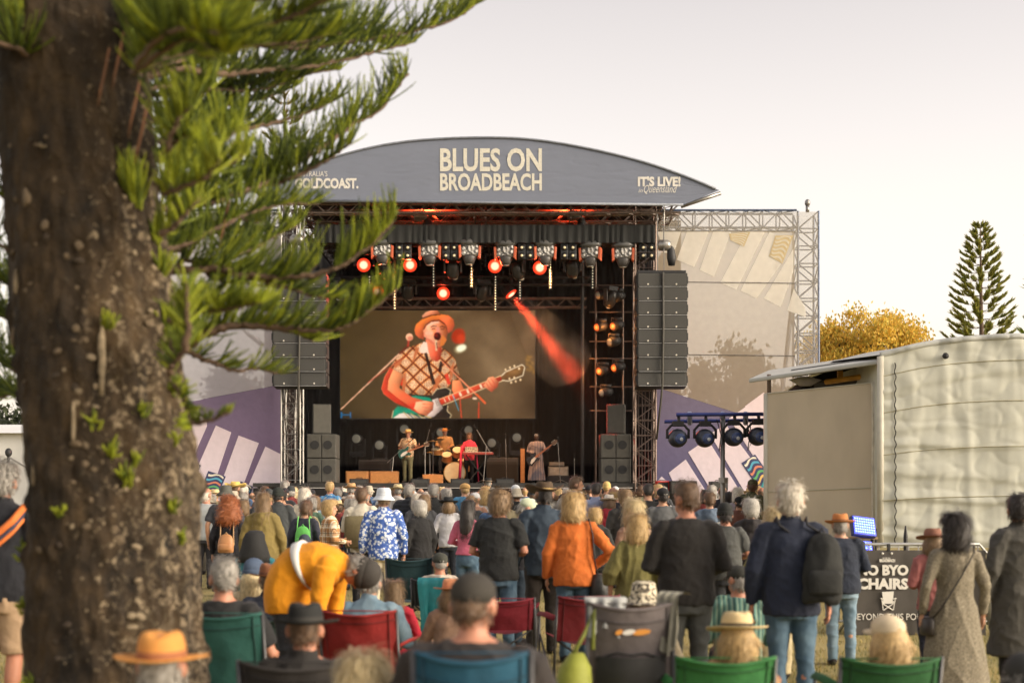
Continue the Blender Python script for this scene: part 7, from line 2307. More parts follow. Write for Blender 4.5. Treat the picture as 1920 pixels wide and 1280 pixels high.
FR = [  # axis pixels from the trunk outward, depth at trunk, depth at tip, branchlet length, density, weights dark/mid/new
    ([(250, 150), (334, 128), (420, 139), (502, 130), (596, 122), (690, 101), (776, 80)], 7.0, 8.4, .24, 75, (.55, .4, .05)),
    ([(250, 60), (420, 70), (540, 90), (637, 80), (727, 68), (840, 41), (910, -4)], 7.2, 8.8, .27, 85, (.55, .38, .07)),
    ([(260, 100), (330, 70), (420, 60), (520, 40), (610, 0), (700, -60)], 5.9, 5.2, .26, 90, (.30, .55, .15)),
    ([(240, 40), (330, 20), (430, 10), (540, -20), (640, -70)], 6.1, 5.4, .28, 90, (.4, .5, .1)),
    ([(255, 120), (330, 95), (400, 95), (480, 85), (560, 78), (640, 60)], 6.2, 6.4, .22, 90, (.35, .5, .15)),
    ([(280, 180), (350, 170), (430, 165), (500, 150), (570, 138), (640, 130)], 7.6, 9.0, .20, 70, (.7, .3, 0)),
    ([(282, 225), (360, 205), (440, 195), (510, 180), (560, 158)], 7.8, 9.2, .20, 60, (.7, .3, 0)),
    ([(290, 300), (340, 285), (397, 246), (465, 240), (530, 226), (590, 205), (636, 184)], 7.4, 8.6, .22, 70, (.5, .42, .08)),
    ([(300, 392), (352, 384), (409, 375), (484, 349), (540, 315), (600, 281), (652, 240), (712, 205), (764, 138)], 7.2, 8.3, .30, 82, (.42, .46, .12)),
    ([(484, 349), (530, 340), (580, 318), (620, 296), (658, 268)], 7.7, 7.6, .20, 80, (.4, .5, .1)),
    ([(300, 270), (330, 240), (350, 215), (370, 185), (395, 165)], 6.3, 6.2, .24, 80, (.2, .5, .3)),
    ([(300, 330), (345, 310), (385, 290), (420, 265), (452, 235)], 6.4, 6.6, .24, 80, (.15, .5, .35)),
    ([(298, 350), (340, 345), (380, 335), (425, 310), (462, 285)], 6.1, 5.9, .20, 80, (.1, .45, .45)),
    ([(300, 470), (360, 452), (429, 416), (474, 396), (527, 384), (594, 382)], 7.0, 7.6, .20, 75, (.4, .5, .1)),
    ([(305, 470), (340, 455), (385, 440), (430, 435), (470, 420)], 7.8, 8.6, .2, 60, (.75, .25, 0)),
    ([(310, 508), (345, 506), (400, 503), (457, 516), (541, 519), (600, 512), (654, 488), (700, 455), (740, 412)], 7.0, 7.0, .25, 88, (.22, .55, .23)),
    ([(400, 503), (440, 480), (480, 462), (520, 440), (560, 420)], 7.4, 7.9, .20, 75, (.5, .45, .05)),
    ([(457, 516), (500, 528), (540, 540), (590, 555), (640, 560)], 7.0, 7.2, .16, 70, (.4, .5, .1)),
    ([(312, 655), (344, 640), (386, 624), (443, 610), (513, 613), (597, 619), (648, 610), (690, 585), (746, 540)], 6.9, 6.9, .22, 88, (.2, .55, .25)),
    ([(312, 600), (360, 588), (410, 580), (450, 575), (490, 566)], 5.9, 5.7, .15, 85, (.05, .45, .5)),
    ([(320, 560), (370, 556), (420, 560), (470, 572), (520, 590)], 7.2, 7.4, .18, 75, (.4, .5, .1)),
    ([(345, 655), (352, 620), (352, 585), (350, 530)], 5.7, 5.6, .13, 170, (0, .35, .65)),
    ([(335, 650), (381, 672), (412, 683), (443, 695), (480, 692), (527, 700)], 7.2, 7.4, .16, 65, (.25, .55, .2)),
    ([(300, 440), (325, 425), (350, 400), (372, 372)], 6.1, 6.0, .18, 80, (.1, .5, .4)),
    ([(318, 690), (345, 660), (372, 640)], 6.1, 6.0, .12, 80, (.1, .5, .4)),
    ([(330, 720), (345, 745), (352, 775), (350, 800)], 6.2, 6.1, .08, 110, (.05, .45, .5)),
    ([(335, 790), (365, 792), (400, 785), (432, 772)], 6.2, 6.1, .06, 90, (.1, .6, .3)),
    ([(318, 700), (322, 660), (318, 620)], 6.15, 6.1, .09, 100, (.1, .5, .4)),
    # left of the trunk
    ([(60, 40), (20, 20), (-40, 10), (-120, -30)], 6.4, 6.0, .25, 80, (.5, .45, .05)),
    ([(60, 110), (30, 90), (-10, 80), (-70, 60)], 6.3, 5.9, .22, 80, (.4, .5, .1)),
    ([(60, 560), (30, 540), (-10, 520), (-80, 505)], 7.3, 8.0, .2, 70, (.5, .45, .05)),
    ([(60, 700), (20, 690), (-30, 650), (-90, 600)], 7.6, 8.6, .2, 70, (.6, .4, 0)),
    ([(60, 480), (20, 470), (-30, 440), (-90, 400)], 7.2, 7.6, .2, 70, (.5, .45, .05)),
    ([(60, 300), (20, 290), (-30, 270), (-90, 240)], 7.4, 8.2, .22, 70, (.6, .4, 0)),
    ([(60, 400), (25, 380), (-30, 350), (-90, 330)], 7.0, 7.2, .22, 80, (.5, .45, .05)),
    ([(60, 620), (20, 600), (-30, 575), (-90, 560)], 7.4, 8.0, .22, 80, (.55, .4, .05)),
    ([(62, 770), (30, 740), (0, 745), (-60, 760)], 7.8, 9.0, .2, 65, (.6, .4, 0)),
]
for i, (ax, y0, y1, bl_, dn, wt) in enumerate(FR):
    frond(pine, po, axpx(ax, y0, y1), bl_, dn, 100 + i, r0=.024 if len(ax) > 6 else .015, wts=wt, brr=.0058 if y1 < 7 else .0049)
rj = random.Random(31)
for i, (ax, y0, y1, bl_, dn, wt) in enumerate(FR[:21]):
    if i in (9, 17, 19): continue
    for rep in range(2 if i in (2, 3, 4, 10, 11) else 1):
        ax2 = [(x + rj.uniform(-14, 14), y + rj.uniform(-20, 20) + rep * 24) for x, y in ax[:max(3, int(len(ax) * rj.uniform(.55, .85)))]]
        dy_ = rj.uniform(.15, .7) * rj.choice((-1, 1))
        frond(pine, po, axpx(ax2, y0 + dy_, y1 + dy_), bl_ * .95, dn * .8, 400 + i + 50 * rep, r0=.012, wts=wt, brr=.0058 if y1 < 7 else .0048)
# the rest of the crown above the frame, in whorls that shade the trunk
rw_ = random.Random(77)
for wz, ln in ((5.1, 2.6), (5.9, 3.0), (6.8, 2.8), (7.8, 2.5), (8.9, 2.1), (10.2, 1.6), (11.6, 1.0)):
    c, r = trunk_at(wz)
    for k in range(7):
        a = k * 2 * pi / 7 + wz * 1.7
        d = Vector((cos(a), sin(a), 0))
        if d.y < -.2 and wz < 6: ln2 = ln * .8
        else: ln2 = ln
        frond(pine, po, [c + d * r * .8, c + d * ln2 * .35 + Vector((0, 0, .03)), c + d * ln2 * .7 + Vector((0, 0, .12)), c + d * ln2 + Vector((0, 0, .45))], .30, 36, int(wz * 100) + k, r0=.03, wts=(.5, .45, .05), brr=.013, needles=False)
# young shoots growing straight from the trunk
for i, (px, py, dx, dz, l, nb) in enumerate(((272, 385, -.05, .14, .16, 46), (278, 395, .0, .16, .15, 40), (242, 630, .01, .05, .07, 16), (250, 855, .03, .03, .06, 14), (278, 905, .02, .04, .07, 14), (72, 1035, -.03, .04, .06, 12), (75, 1130, -.02, .03, .05, 10), (340, 955, .03, .03, .06, 12), (290, 870, .02, .03, .05, 10), (105, 1270, .0, .05, .06, 10), (330, 640, .04, .06, .09, 24), (345, 690, .05, .03, .09, 22), (352, 735, .04, .02, .08, 20), (318, 610, .03, .06, .08, 18), (338, 830, .03, .03, .05, 12), (300, 780, .02, .03, .05, 12), (352, 1010, .03, .03, .05, 12), (225, 800, .01, .03, .05, 10), (165, 960, .0, .03, .045, 9), (312, 520, .05, .06, .10, 26), (308, 455, .05, .07, .10, 26), (90, 90, -.03, .06, .1, 24))):
    z = CZ + (HOR - py) * TY / FPX; c, r = trunk_at(z)
    x = max(-.97, min(.97, ((px - CX) * TY / FPX - c.x) / r)); a = -math.acos(x)
    b_ = c + Vector((cos(a), sin(a), 0)) * (r + .01)
    rnd = random.Random(i); m = MB(po)
    for q in range(nb):
        d = (Vector((dx * 4 + rnd.gauss(0, .30), -.35 + rnd.gauss(0, .3), dz * 6 + rnd.gauss(.2, .25)))).normalized()
        branchlet(m, b_ + Vector((rnd.gauss(0, .012), rnd.gauss(0, .01), rnd.gauss(0, .015))), d, Vector((0, 0, 1)), l * rnd.uniform(.6, 1.2), .007, rnd.choice((1, 2, 2)), rnd)
    m.build('shoot', [G_DARK, G_MID, G_NEW], pine, True)
# dead hanging twigs
for i, (px, py) in enumerate(((262, 150), (430, 375), (275, 200), (232, 60), (205, 90))):
    p = W(px, py, 6.1 if px < 300 else 7.2); m = MB(po); m.tube([p, p + Vector((-.02, 0, -.1)), p + Vector((-.05, .02, -.2)), p + Vector((-.06, .02, -.27))], [.005, .007, .006, .002], 6); m.build('dead_twig', mat('dead_twig', (.16, .07, .03), .8, var=.3), pine, True)


# ------------------------------------------------------------------ farther trees
def far_pine(x, ytop, Y, zlow, wid, label, seed, nwh, colm, sparse=1.0):
    top = W(x, ytop, Y)
    t = thing('norfolk_pine', label, 'tree', (top.x, Y, 0), group='norfolk pines beyond the stage')
    o = t.location; rnd = random.Random(seed)
    m = MB(o); m.tube([(top.x + .01 * wid * (top.z * .0), Y, 0), (top.x + .05 * wid, Y, top.z * .5), (top.x, Y, top.z)], [.035 * top.z * .5, .02 * top.z * .5, .02], 8); m.build('trunk', TWIG, t, True)
    b, f = MB(o), MB(o)
    for k in range(nwh):
        u = (k + .3) / nwh
        z = top.z - (top.z - zlow) * u ** 1.05
        ln = wid * (.10 + .90 * min(1, u * 1.25) ** .7)
        nb = 7 if u > .1 else 5
        for q in range(nb):
            a = q * 2 * pi / nb + k * 1.1 + rnd.gauss(0, .12)
            l = ln * rnd.uniform(.75, 1.12)
            d = Vector((cos(a), sin(a), 0)); s = Vector((top.x, Y, z))
            pts = [s, s + d * l * .4 + Vector((0, 0, -.02 * l)), s + d * l * .75 + Vector((0, 0, .06 * l)), s + d * l + Vector((0, 0, .28 * l))]
            b.tube(pts, [.03 * wid * .35, .02 * wid * .35, .014 * wid * .35, .004], 4)
            for w_ in range(int((16 + 26 * l / wid) * sparse)):
                tt = rnd.uniform(.40, 1.0) ** .8; i = min(int(tt * 3), 2); p = pts[i].lerp(pts[i + 1], tt * 3 - i)
                sd = Vector((-d.y, d.x, 0)) * rnd.choice((-1, 1))
                dd = (d * .6 + sd * rnd.uniform(.1, .6) + Vector((0, 0, rnd.uniform(.35, 1.1)))).normalized()
                ll = wid * .19 * rnd.uniform(.6, 1.2)
                ww = dd.cross(Vector((rnd.random(), rnd.random(), rnd.random())).normalized()).normalized() * wid * .014
                f.add([p - ww, p + ww, p + dd * ll * .6 + ww * .9, p + dd * ll, p + dd * ll * .6 - ww * .9], [(0, 1, 2, 4), (4, 2, 3)], rnd.choice((0, 1, 1)))
    b.build('branch_framework', TWIG, t, True)
    f.build('crown', colm, t)
    return t


OLIVE = [leafmat('pine_olive', (.17, .20, .04), trans=.45), leafmat('pine_gold', (.28, .27, .06), trans=.5)]
far_pine(1838, 424, 55, 6.4, 1.5, 'slender cone shaped pine rising behind the tent', 3, 20, OLIVE, 2.8)
far_pine(2022, 150, 40, 5.0, 1.75, 'dark pine at the right edge, only branch tips in view', 4, 22, [G_DARK, G_MID])
far_pine(533, 150, 62, 8.0, 2.2, 'pale young pine top behind the big fronds', 6, 14, [leafmat('pine_pale', (.26, .22, .07), trans=.4), leafmat('pine_pale2', (.20, .18, .06), trans=.4)], 1.1)


def bushy(x, ytop, Y, w, h, label, mats, seed, nleaf, leaf, droop=.3, clumps=26):
    c = W(x, ytop, Y)
    t = thing('willow_tree' if droop > .5 else 'broadleaf_tree', label, 'tree', (c.x, Y, 0), group=None)
    o = t.location; rnd = random.Random(seed)
    m = MB(o); ccz = c.z - h * .5
    m.tube([(c.x, Y, 0), (c.x + .1, Y, ccz * .5), (c.x, Y, ccz)], [.30, .22, .14], 9)
    tips = []
    for q in range(clumps):
        a = rnd.uniform(0, 6.28); rr = sqrt(rnd.random()) ; el = rnd.uniform(-.75, 1)
        p = Vector((c.x + cos(a) * rr * w / 2 * sqrt(1 - .6 * max(el, 0) ** 2), Y + sin(a) * rr * w / 2, ccz + el * h / 2 * sqrt(max(.12, 1 - rr * rr * .8))))
        tips.append(p); m.tube([(c.x, Y, ccz - h * .35), Vector((c.x, Y, ccz)).lerp(p, .5) + Vector((0, 0, -.1)), p], [.09, .05, .012], 5)
    m.build('trunk', TWIG, t, True)
    f = MB(o)
    for q in range(nleaf):
        p = rnd.choice(tips) + Vector((rnd.gauss(0, w * .075), rnd.gauss(0, w * .075), rnd.gauss(0, h * .07) - droop * abs(rnd.gauss(0, h * .12))))
        d = Vector((rnd.gauss(0, .5), rnd.gauss(0, .5), rnd.gauss(-droop * 1.6, .5))).normalized(); s = d.orthogonal().normalized()
        s = (s * cos(q) + d.cross(s) * sin(q)) * leaf * .28
        f.add([p - s * .3, p + d * leaf * .5 + s, p + d * leaf, p + d * leaf * .5 - s], [(0, 1, 2, 3)], rnd.randrange(len(mats)))
    f.build('crown', mats, t)
    return t


GOLD = [leafmat('leaf_sunlit_gold', (.82, .56, .10), trans=.5), leafmat('leaf_sunlit_amber', (.70, .45, .08), trans=.5), leafmat('leaf_sunlit_olive', (.50, .40, .07), trans=.45)]  # leaf colours hold the gold of low sunlight
GREYG = [leafmat('leaf_dull', (.06, .075, .035)), leafmat('leaf_dark', (.035, .045, .022))]
bushy(1622, 578, 55, 4.9, 3.2, 'weeping tree with golden sunlight put into its leaf colour between banner frame and tent', GOLD, 2, 16000, .17, .8, 46)
bushy(1356, 640, 60, 4.6, 4.8, 'dull tree seen through the right wing banner', GREYG, 5, 5000, .3, .5, 30)
bushy(1480, 730, 62, 4.5, 3.0, 'low dull tree seen through the right wing banner beside the tent', GREYG, 6, 3500, .3, .3, 24)
bushy(445, 690, 60, 3.4, 3.4, 'dull tree seen through the left wing banner', GREYG, 7, 3500, .3, .3, 24)
for i, (x, yt, w_, lb) in enumerate(((-60, 775, 7, 'bushy tree beyond the white marquee, far left'), (40, 765, 6, 'bushy tree beyond the white marquee beside the trunk'), (1750, 700, 6, 'bushy tree hidden behind the tent'))):
    bushy(x, yt, 75, w_, 5.5, lb, GREYG, 20 + i, 3500, .4, .3, 26)

# ------------------------------------------------------------------ white marquee on the far left
mq = thing('marquee', 'white marquee tent seen left of the trunk', 'marquee', W(0, 920, 32))
a = W(-230, 860, 32); b = W(75, 815, 32); z1, z0, zr = W(0, 812, 32).z, 0, W(0, 788, 32).z
m = MB(mq.location); m.box(((a.x + b.x) / 2, 34, (z1 + .3) / 2), (b.x - a.x, 3.9, z1 - .3)); m.build('wall', mat('marquee_white', (.62, .62, .60), .7, var=.08, vscale=1), mq)
m = MB(mq.location); m.loft([[Vector((x, 31.8, z1)), Vector((x, 34, zr)), Vector((x, 36.2, z1)), Vector((x, 36.2, z1 - .02))] for x in (a.x - .15, b.x + .1)]); m.build('roof', mat('marquee_roof', (.66, .66, .65), .6, var=.06, vscale=1), mq)
m = MB(mq.location)
for x in (a.x, -11.4, b.x): m.cyl((x, 31.75, 0), (x, 31.75, z1), .05)
m.build('pole_row', STEEL, mq)
t = thing('guyed_mast', 'thin mast with a slanting stay before the white marquee', 'mast', W(16, 920, 26)); bx = t.location
m = MB(bx); m.tube([(bx.x, 26, 0), (bx.x, 26, W(0, 850, 26).z)], .03, 6); m.ell((bx.x, 26, W(0, 848, 26).z), (.07, .07, .09)); m.build('pole', DARK, t)
m = MB(bx); m.tube([(bx.x, 26, W(0, 856, 26).z), (bx.x + .9, 26, W(0, 905, 26).z), (bx.x + 1.2, 26, 0)], .02, 5); m.build('stay', STEEL, t)

# ------------------------------------------------------------------ tent on the right
te = thing('tent', 'large pale canvas tent with wrinkled side wall and flat front panel', 'tent', W(1790, 1020, 20.0))
to = te.location
CANV = mat('canvas', (.52, .525, .45), .85, var=.12, vscale=2.2, bump=.05, bscale=40, detail=8)
CANVD = mat('canvas_front', (.49, .425, .32), .9, var=.06, vscale=2, stretch=(1.6, 1, .7), bump=.12, bscale=60)
ROOFM = mat('tent_roof', (.40, .41, .38), .6, var=.14, vscale=2)
POSTM = mat('tent_post', (.48, .46, .38), .5, var=.08)
xs = [1652, 1668, 1690] + [1690 + 14.5 * k for k in range(1, 46)]
tops = grow([Vector((x, y, 0)) for x, y in ((1640, 670), (1690, 657), (1740, 646), (1800, 638), (1870, 633), (1940, 632), (2050, 636), (2200, 650), (2400, 680))], 12)


def toppx(x):
    for p, q in zip(tops, tops[1:]):
        if p.x <= x <= q.x: return p.y + (q.y - p.y) * (x - p.x) / (q.x - p.x)
    return tops[-1].y


SEAMS = [(.115, .006), (.30, .012), (.52, .016), (.755, .016)]
m = MB(to)
NV_ = 110
gridw = []
for j in range(NV_ + 1):
    v = j / NV_
    row = []
    for x in np.linspace(1652, 2330, 210):
        yt = toppx(x)
        y = yt + (1026 - yt) * v
        u = (x - 1652) / 300
        Yd = 20.0 - (x - 1652) * .0012
        sag = 0
        # sagging folds that fan out from the left edge lacing
        for (c0, sl, am, wd) in ((.47, .14, .08, .030), (.60, .20, .07, .04), (.745, .10, .09, .03), (.87, .16, .07, .04), (.40, .05, .03, .03), (.2, -.10, .04, .05), (.93, .14, .06, .03)):
            cc = c0 + sl * (1 - exp(-u * 1.6)) * .55 + .006 * sin(u * 9 + c0 * 20)
            sag += am * 1.5 * exp(-((v - cc) / (wd * (1.3 if v < cc else .38))) ** 2) * (.35 + .65 * exp(-abs(u - .35) * 1.2))
        wr = noise.noise(Vector((u * 3.2 - v * 4, v * 7, 1))) * .012 + noise.noise(Vector((u * 12 + v * 6, v * 9, 5))) * .006 +   .010 * exp(-u * 10) * sin(v * 60 + noise.noise(Vector((u * 5, v * 5, 2))) * 6)
        wr += .016 * max(0, .22 - v) / .22 * sin((u * 22 - v * 30)) + .008 * sin(u * 30 + 4 * noise.noise(Vector((u * 4, v * 2, 6))))
        wr += (1 - abs(noise.noise(Vector((u * 2.4 + v * 3, v * 9 - u * 1.2, 7))))) ** 12 * .012 + (1 - abs(noise.noise(Vector((u * 5 - v * 2, v * 8 + u * 2.5, 11))))) ** 14 * .010 + .006 * noise.noise(Vector((u * 26, v * 4, 3)))
        row.append(W(x, y, Yd) + Vector((0, -(sag * .28 - wr), 0)))
    gridw.append(row)
m.loft(gridw[::-1], cap=False, closed=False)
wall = m.build('side_wall', CANV, te, True)
SE_M = mat('canvas_seam', (.40, .38, .28), .8, var=.1)
for (v, w_) in SEAMS:
    j = int(v * NV_); m = MB(to); m.tube([p + Vector((0, -.006, 0)) for p in gridw[j]], .009, 5); m.build('seam', SE_M, wall, True)
m = MB(to); jx = 8
m.tube([gridw[j][jx] + Vector((.012 * sin(j), -.02, 0)) for j in range(6, NV_ - 1)], .010, 5); m.build('lacing_cord', mat('cord', (.05, .05, .045), .8), te, True)
m = MB(to); m.tube([p + Vector((0, .02, .01)) for p in gridw[0]], .05, 8); m.build('eave_pipe', ROOFM, te, True)
# roof going back, and the awning over the front panel
m = MB(to); m.loft([[p + Vector((0, .0, .02)) for p in gridw[0]], [p + Vector((0, 3, .22)) for p in gridw[0]], [p + Vector((0, 7, .0)) for p in gridw[0]]], cap=False, closed=False); m.build('roof', ROOFM, te, True)
m = MB(to)
q = [W(1404, 710, 21.6), W(1650, 674, 20.1), W(1656, 661, 24.5), W(1440, 694, 25.5)]
m.prism([q[0], q[1], q[2], q[3]], (0, 0, -.07)); m.build('awning', ROOFM, te, bevel=.02)
m = MB(to); m.prism([W(1652, 672, 20.05), W(1652, 1026, 20.05), W(1652, 1026, 20.05) + Vector((0, 6, 0)), W(1652, 672, 20.05) + Vector((0, 6, 0))], (.05, 0, 0)); m.build('end_wall', CANV, te)
for (x_, y0_, y1_, Y_, r_) in ((1651, 668, 1026, 20.02, .055), (1641, 716, 1040, 20.4, .03), (1436, 738, 1060, 21.5, .04)):
    m = MB(to); m.tube([W(x_, y0_, Y_), W(x_, y1_, Y_)], r_, 8); m.build('post', POSTM, te, True)
m = MB(to)
A_, B_, C_2, D_ = W(1436, 738, 21.5), W(1642, 717, 20.42), W(1642, 1045, 20.42), W(1436, 1045, 21.5)
rows = []
for j in range(31):
    v = j / 30; r = []
    for i in range(41):
        u = i / 40
        p = A_.lerp(B_, u).lerp(D_.lerp(C_2, u), v)
        wr = .012 * noise.noise(Vector((u * 14, v * 2, 4))) + .025 * exp(-(u / .12) ** 2) * sin(v * 8 + u * 30) * (1 - v) + .03 * exp(-((1 - u) / .09) ** 2) * sin(v * 9 - u * 20) * exp(-v * 2)
        r.append(p + Vector((0, -wr, 0)))
    rows.append(r)
m.loft(rows[::-1], cap=False, closed=False); fp = m.build('front_panel', CANVD, te, True)
for v in (0.005, .63): m = MB(to); m.tube([p + Vector((0, -.008, 0)) for p in rows[int(v * 30)]], .012 if v < .1 else .007, 5); m.build('hem', POSTM if v < .1 else SE_M, fp, True)
m = MB(to); m.tube([r[-1] + Vector((-.05, -.012, 0)) for r in rows], .02, 6); m.build('edge_rope', mat('rope_pale', (.55, .51, .42), .8), te, True)
m = MB(to)
for (x0, y0, x1, y1) in ((1485, 700, 1652, 676), (1530, 722, 1645, 708)): m.tube([W(x0, y0, 22.2), W(x1, y1, 21.2)], .07, 6)
m.build('rafter', mat('rafter', (.05, .05, .045), .6), te)
m = MB(to); m.tube([W(1548, 716, 21.8), W(1646, 702, 21.0)], .045, 6); m.box(W(1575, 704, 21.8), (.08, .08, .3)); m.build('rafter', mat('orange_lit_beam', (.62, .33, .04), .5), te)  # orange light on this beam is put into its colour
m = MB(to); m.tube([W(1442, 702, 21.4), W(1442, 738, 21.5)], .035, 6); m.build('corner_strut', mat('strut', (.10, .07, .05), .6), te)
m = MB(to); m.prism([W(1540, 700, 22.6), W(1650, 678, 22.2), W(1650, 705, 22.2), W(1490, 735, 22.6)], (0, 1.5, 0)); m.build('inner_painted_shade', BLACKC, te)  # black sheet stands in for the shade under the tent roof
m = MB(to); m.rings([(W(0, 723, 21.7).z, .10, .1, W(1510, 0, 21.7).x, 21.7), (W(0, 712, 21.7).z, .28, .12, W(1510, 0, 21.7).x, 21.7), (W(0, 706, 21.7).z, .08, .06, W(1508, 0, 21.7).x, 21.7)], 12); m.build('bundled_cloth', mat('pale_bundle', (.5, .5, .48), .8, bump=.4), te, True)
m = MB(to); p = W(1773, 667, 19.8); m.ell(p, (.05, .05, .05)); m.build('patch_hole', DARK, te)

# ------------------------------------------------------------------ mast with four moving heads
ms = thing('lighting_mast', 'steel mast with two cross pipes carrying moving lights in front of the right wing', 'lighting mast', W(1355, 920, 24).lerp(W(1355, 920, 24), 0)); ms.location.z = 0
mo = ms.location
m = MB(mo); m.tube([(mo.x, 24, 0), (mo.x, 24, W(0, 782, 24).z)], .045, 10); m.build('pole', STEEL, ms, True)
BLP = mat('blue_lit_pipe', (.045, .065, .25), .35, .4)  # blue light falling on the pipes is put into their colour
for (x0, y0, x1, y1, Y) in ((1268, 777, 1450, 776, 23.9), (1246, 790, 1450, 787, 24.1)):
    m = MB(mo); m.tube([W(x0, y0, Y), W(x1, y1, Y)], .035, 8); m.build('cross_pipe', BLP, ms, True)
for x in (1293, 1355, 1398):
    m = MB(mo); m.tube([W(x, 774, 23.9), W(x, 794, 24.1)], .05, 6); m.build('clamp', mat('pale_clamp', (.35, .37, .5), .4, .4), ms)
m = MB(mo); m.tube([W(1355, 915, 24.0) + Vector((0, -.08, .1)), W(1355, 895, 24.0) + Vector((0, -.08, 0))], .09, 8); m.build('winch', STEEL, ms)
for i, (x, y) in enumerate(((1271, 821), (1322, 821), (1376, 819), (1421, 818))):
    t = thing('mast_light', '%s round moving light from the left under the mast pipes' % ORD[i], 'stage light', W(x, y, 23.9), group='moving lights on the mast')
    m = MB(); m.ell((0, .02, 0), (.185, .2, .175), nu=20, nv=12); m.build('head', mat('mast_head', (.03, .035, .05), .35), t, True)
    m = MB(); m.tube([(-.2, 0, -.01), (-.2, 0, .15), (-.12, 0, .24), (.12, 0, .24), (.2, 0, .15), (.2, 0, -.01)], .028, 6); m.box((0, 0, .27), (.2, .18, .09)); m.build('yoke', DARK, t)
    m = MB(); m.cyl((.02, -.16, -.02), (.02, -.20, -.02), .115, .125, n=20); rm = m.build('lens_ring', mat('ring', (.10, .11, .14), .3, .5), t, True)
    m = MB(); m.ell((.02, -.20, -.02), (.10, .03, .10), nu=16, nv=8); m.build('lens', mat('lens_blue', (.05, .08, .2), .08), rm, True)
    m = MB(); m.ell((.04, -.228, -.03), (.035, .012, .035), nu=10, nv=5); m.build('inner_lens', mat('inner_lens', (.55, .58, .62), .15), rm, True)
    m = MB(); m.tube([(.02, 0, .31), (.02, .05, .40)], .03, 6); m.build('clamp', DARK, t)
    if i in (1, 2): m = MB(); m.tube([(.22, 0, .35), (.30, 0, .05), (.26, 0, -.25), (.33, 0, -.1), (.3, 0, .3)], .010, 5); m.build('cable', DARK, t)
# low boxes in front of the wing
crate('stage_box', 'dark box under the right wing banner behind the crowd', 'box', 1257, 1307, 901, 925, 39.0, .6, [DARK, GRILLE])
crate('stage_box', 'dark box beside the lighting mast under the wing banner', 'box', 1333, 1365, 902, 920, 39.0, .5, [DARK, GRILLE])
crate('red_case', 'red edged case at the foot of the right tower', 'box', 1232, 1255, 901, 920, 39.3, .5, [mat('red_case', (.45, .03, .02), .5), DARK])
crate('fill_speaker', 'dark front fill speaker left under the left tower', 'loudspeaker', 545, 577, 907, 930, 39.4, .5, [DARK, GRILLE])

# ------------------------------------------------------------------ blue wash lights by the tent corner
BLUEM = mat('blue_led_case', (.02, .03, .12), .4)
LEDM = mat('blue_led', (.22, .42, 1.0), .3, emit=1.4, var=0)
LEDB = mat('blue_glow', (.02, .05, .95), .3, emit=.35, var=0)
for i, (x, y, nr, lb) in enumerate(((1621, 985, 6, 'upper blue glowing led panel at the tent corner'), (1615, 1021, 3, 'lower blue glowing led panel at the tent corner'))):
    Yb = 18.3 - i * .05
    t = thing('led_panel', lb, 'stage light', W(x, y, Yb), group='blue led wash panels')
    R = Matrix.Rotation(radians(-22), 3, 'X') @ Matrix.Rotation(radians(-8), 3, 'Y')
    R.to_4x4()
    wd, hh = .37, .045 * nr + .03
    m = MB(); m.box((0, .05, 0), (wd, .08, hh), m=0); bo = m.build('housing', BLUEM, t, bevel=.01)
    m = MB(); m.box((0, .004, 0), (wd - .03, .01, hh - .03)); m.build('face', LEDB, t)
    lm = MB(); lm.ell((0, -.004, 0), (.0125, .006, .0125), nu=8, nv=4)
    p0 = lm.build('diode', LEDM, t, True); first = True
    for r in range(nr):
        for c in range(9):
            loc = ((c - 4) * .036, 0, (r - (nr - 1) / 2) * .040)
            if first: p0.location = loc; first = False
            else: link_copy(p0, loc, t)
    m = MB(); m.tube([(wd / 2 + .03, .05, 0), (wd / 2 + .03, .12, -hh), (wd / 2 - .02, .16, -hh - .08)], .014, 6); m.build('yoke', DARK, t)
    t.rotation_euler = (radians(-24), radians(7), radians(14))
t = thing('light_stand', 'dark stand with shelf that holds the blue led panels', 'stand', (W(1636, 1000, 18.5).x, 18.5, 0)); so_ = t.location
m = MB(so_); m.tube([(so_.x, 18.5, 0), (so_.x, 18.5, W(0, 975, 18.5).z)], .03, 8); m.build('pole', DARK, t)
m = MB(so_); m.box(W(1615, 1008, 18.45), (.42, .2, .03)); m.build('shelf', mat('shelf', (.35, .24, .12), .7), t)
m = MB(so_)
for k in range(3): m.tube([(so_.x, 18.5, .5), (so_.x + .45 * cos(k * 2.1), 18.5 + .45 * sin(k * 2.1), 0)], .018, 6)
m.build('tripod', DARK, t)

# ------------------------------------------------------------------ barrier with its printed sign
GALV = mat('galvanised', (.50, .50, .48), .4, .7, var=.1)


def barrier(x0, x1, Y, label, sign=None):
    a, b = W(x0, 0, Y).x, W(x1, 0, Y).x
    t = thing('crowd_barrier', label, 'barrier', ((a + b) / 2, Y, 0), group='crowd barriers before the tent')
    o = t.location
    m = MB(o); m.tube([(a, Y, .12), (a, Y, .95), (a + .1, Y, 1.07), (b - .1, Y, 1.07), (b, Y, .95), (b, Y, .12)], .019, 8); m.tube([(a, Y, .16), (b, Y, .16)], .017, 6); m.build('frame', GALV, t, True)
    n = int((b - a) / .115)
    bar = MB(); bar.tube([(0, 0, .16), (0, 0, 1.07)], .008, 6); b0 = bar.build('bar', GALV, t, True)
    for k in range(1, n):
        loc = (a + (b - a) * k / n - o.x, 0, 0)
        if k == 1: b0.location = loc
        else: link_copy(b0, loc, t)
    for x in (a + .2, b - .2): m = MB(o); m.tube([(x, Y - .3, .015), (x, Y, .16), (x, Y + .3, .015)], .018, 6); m.build('foot', GALV, t)
    return t


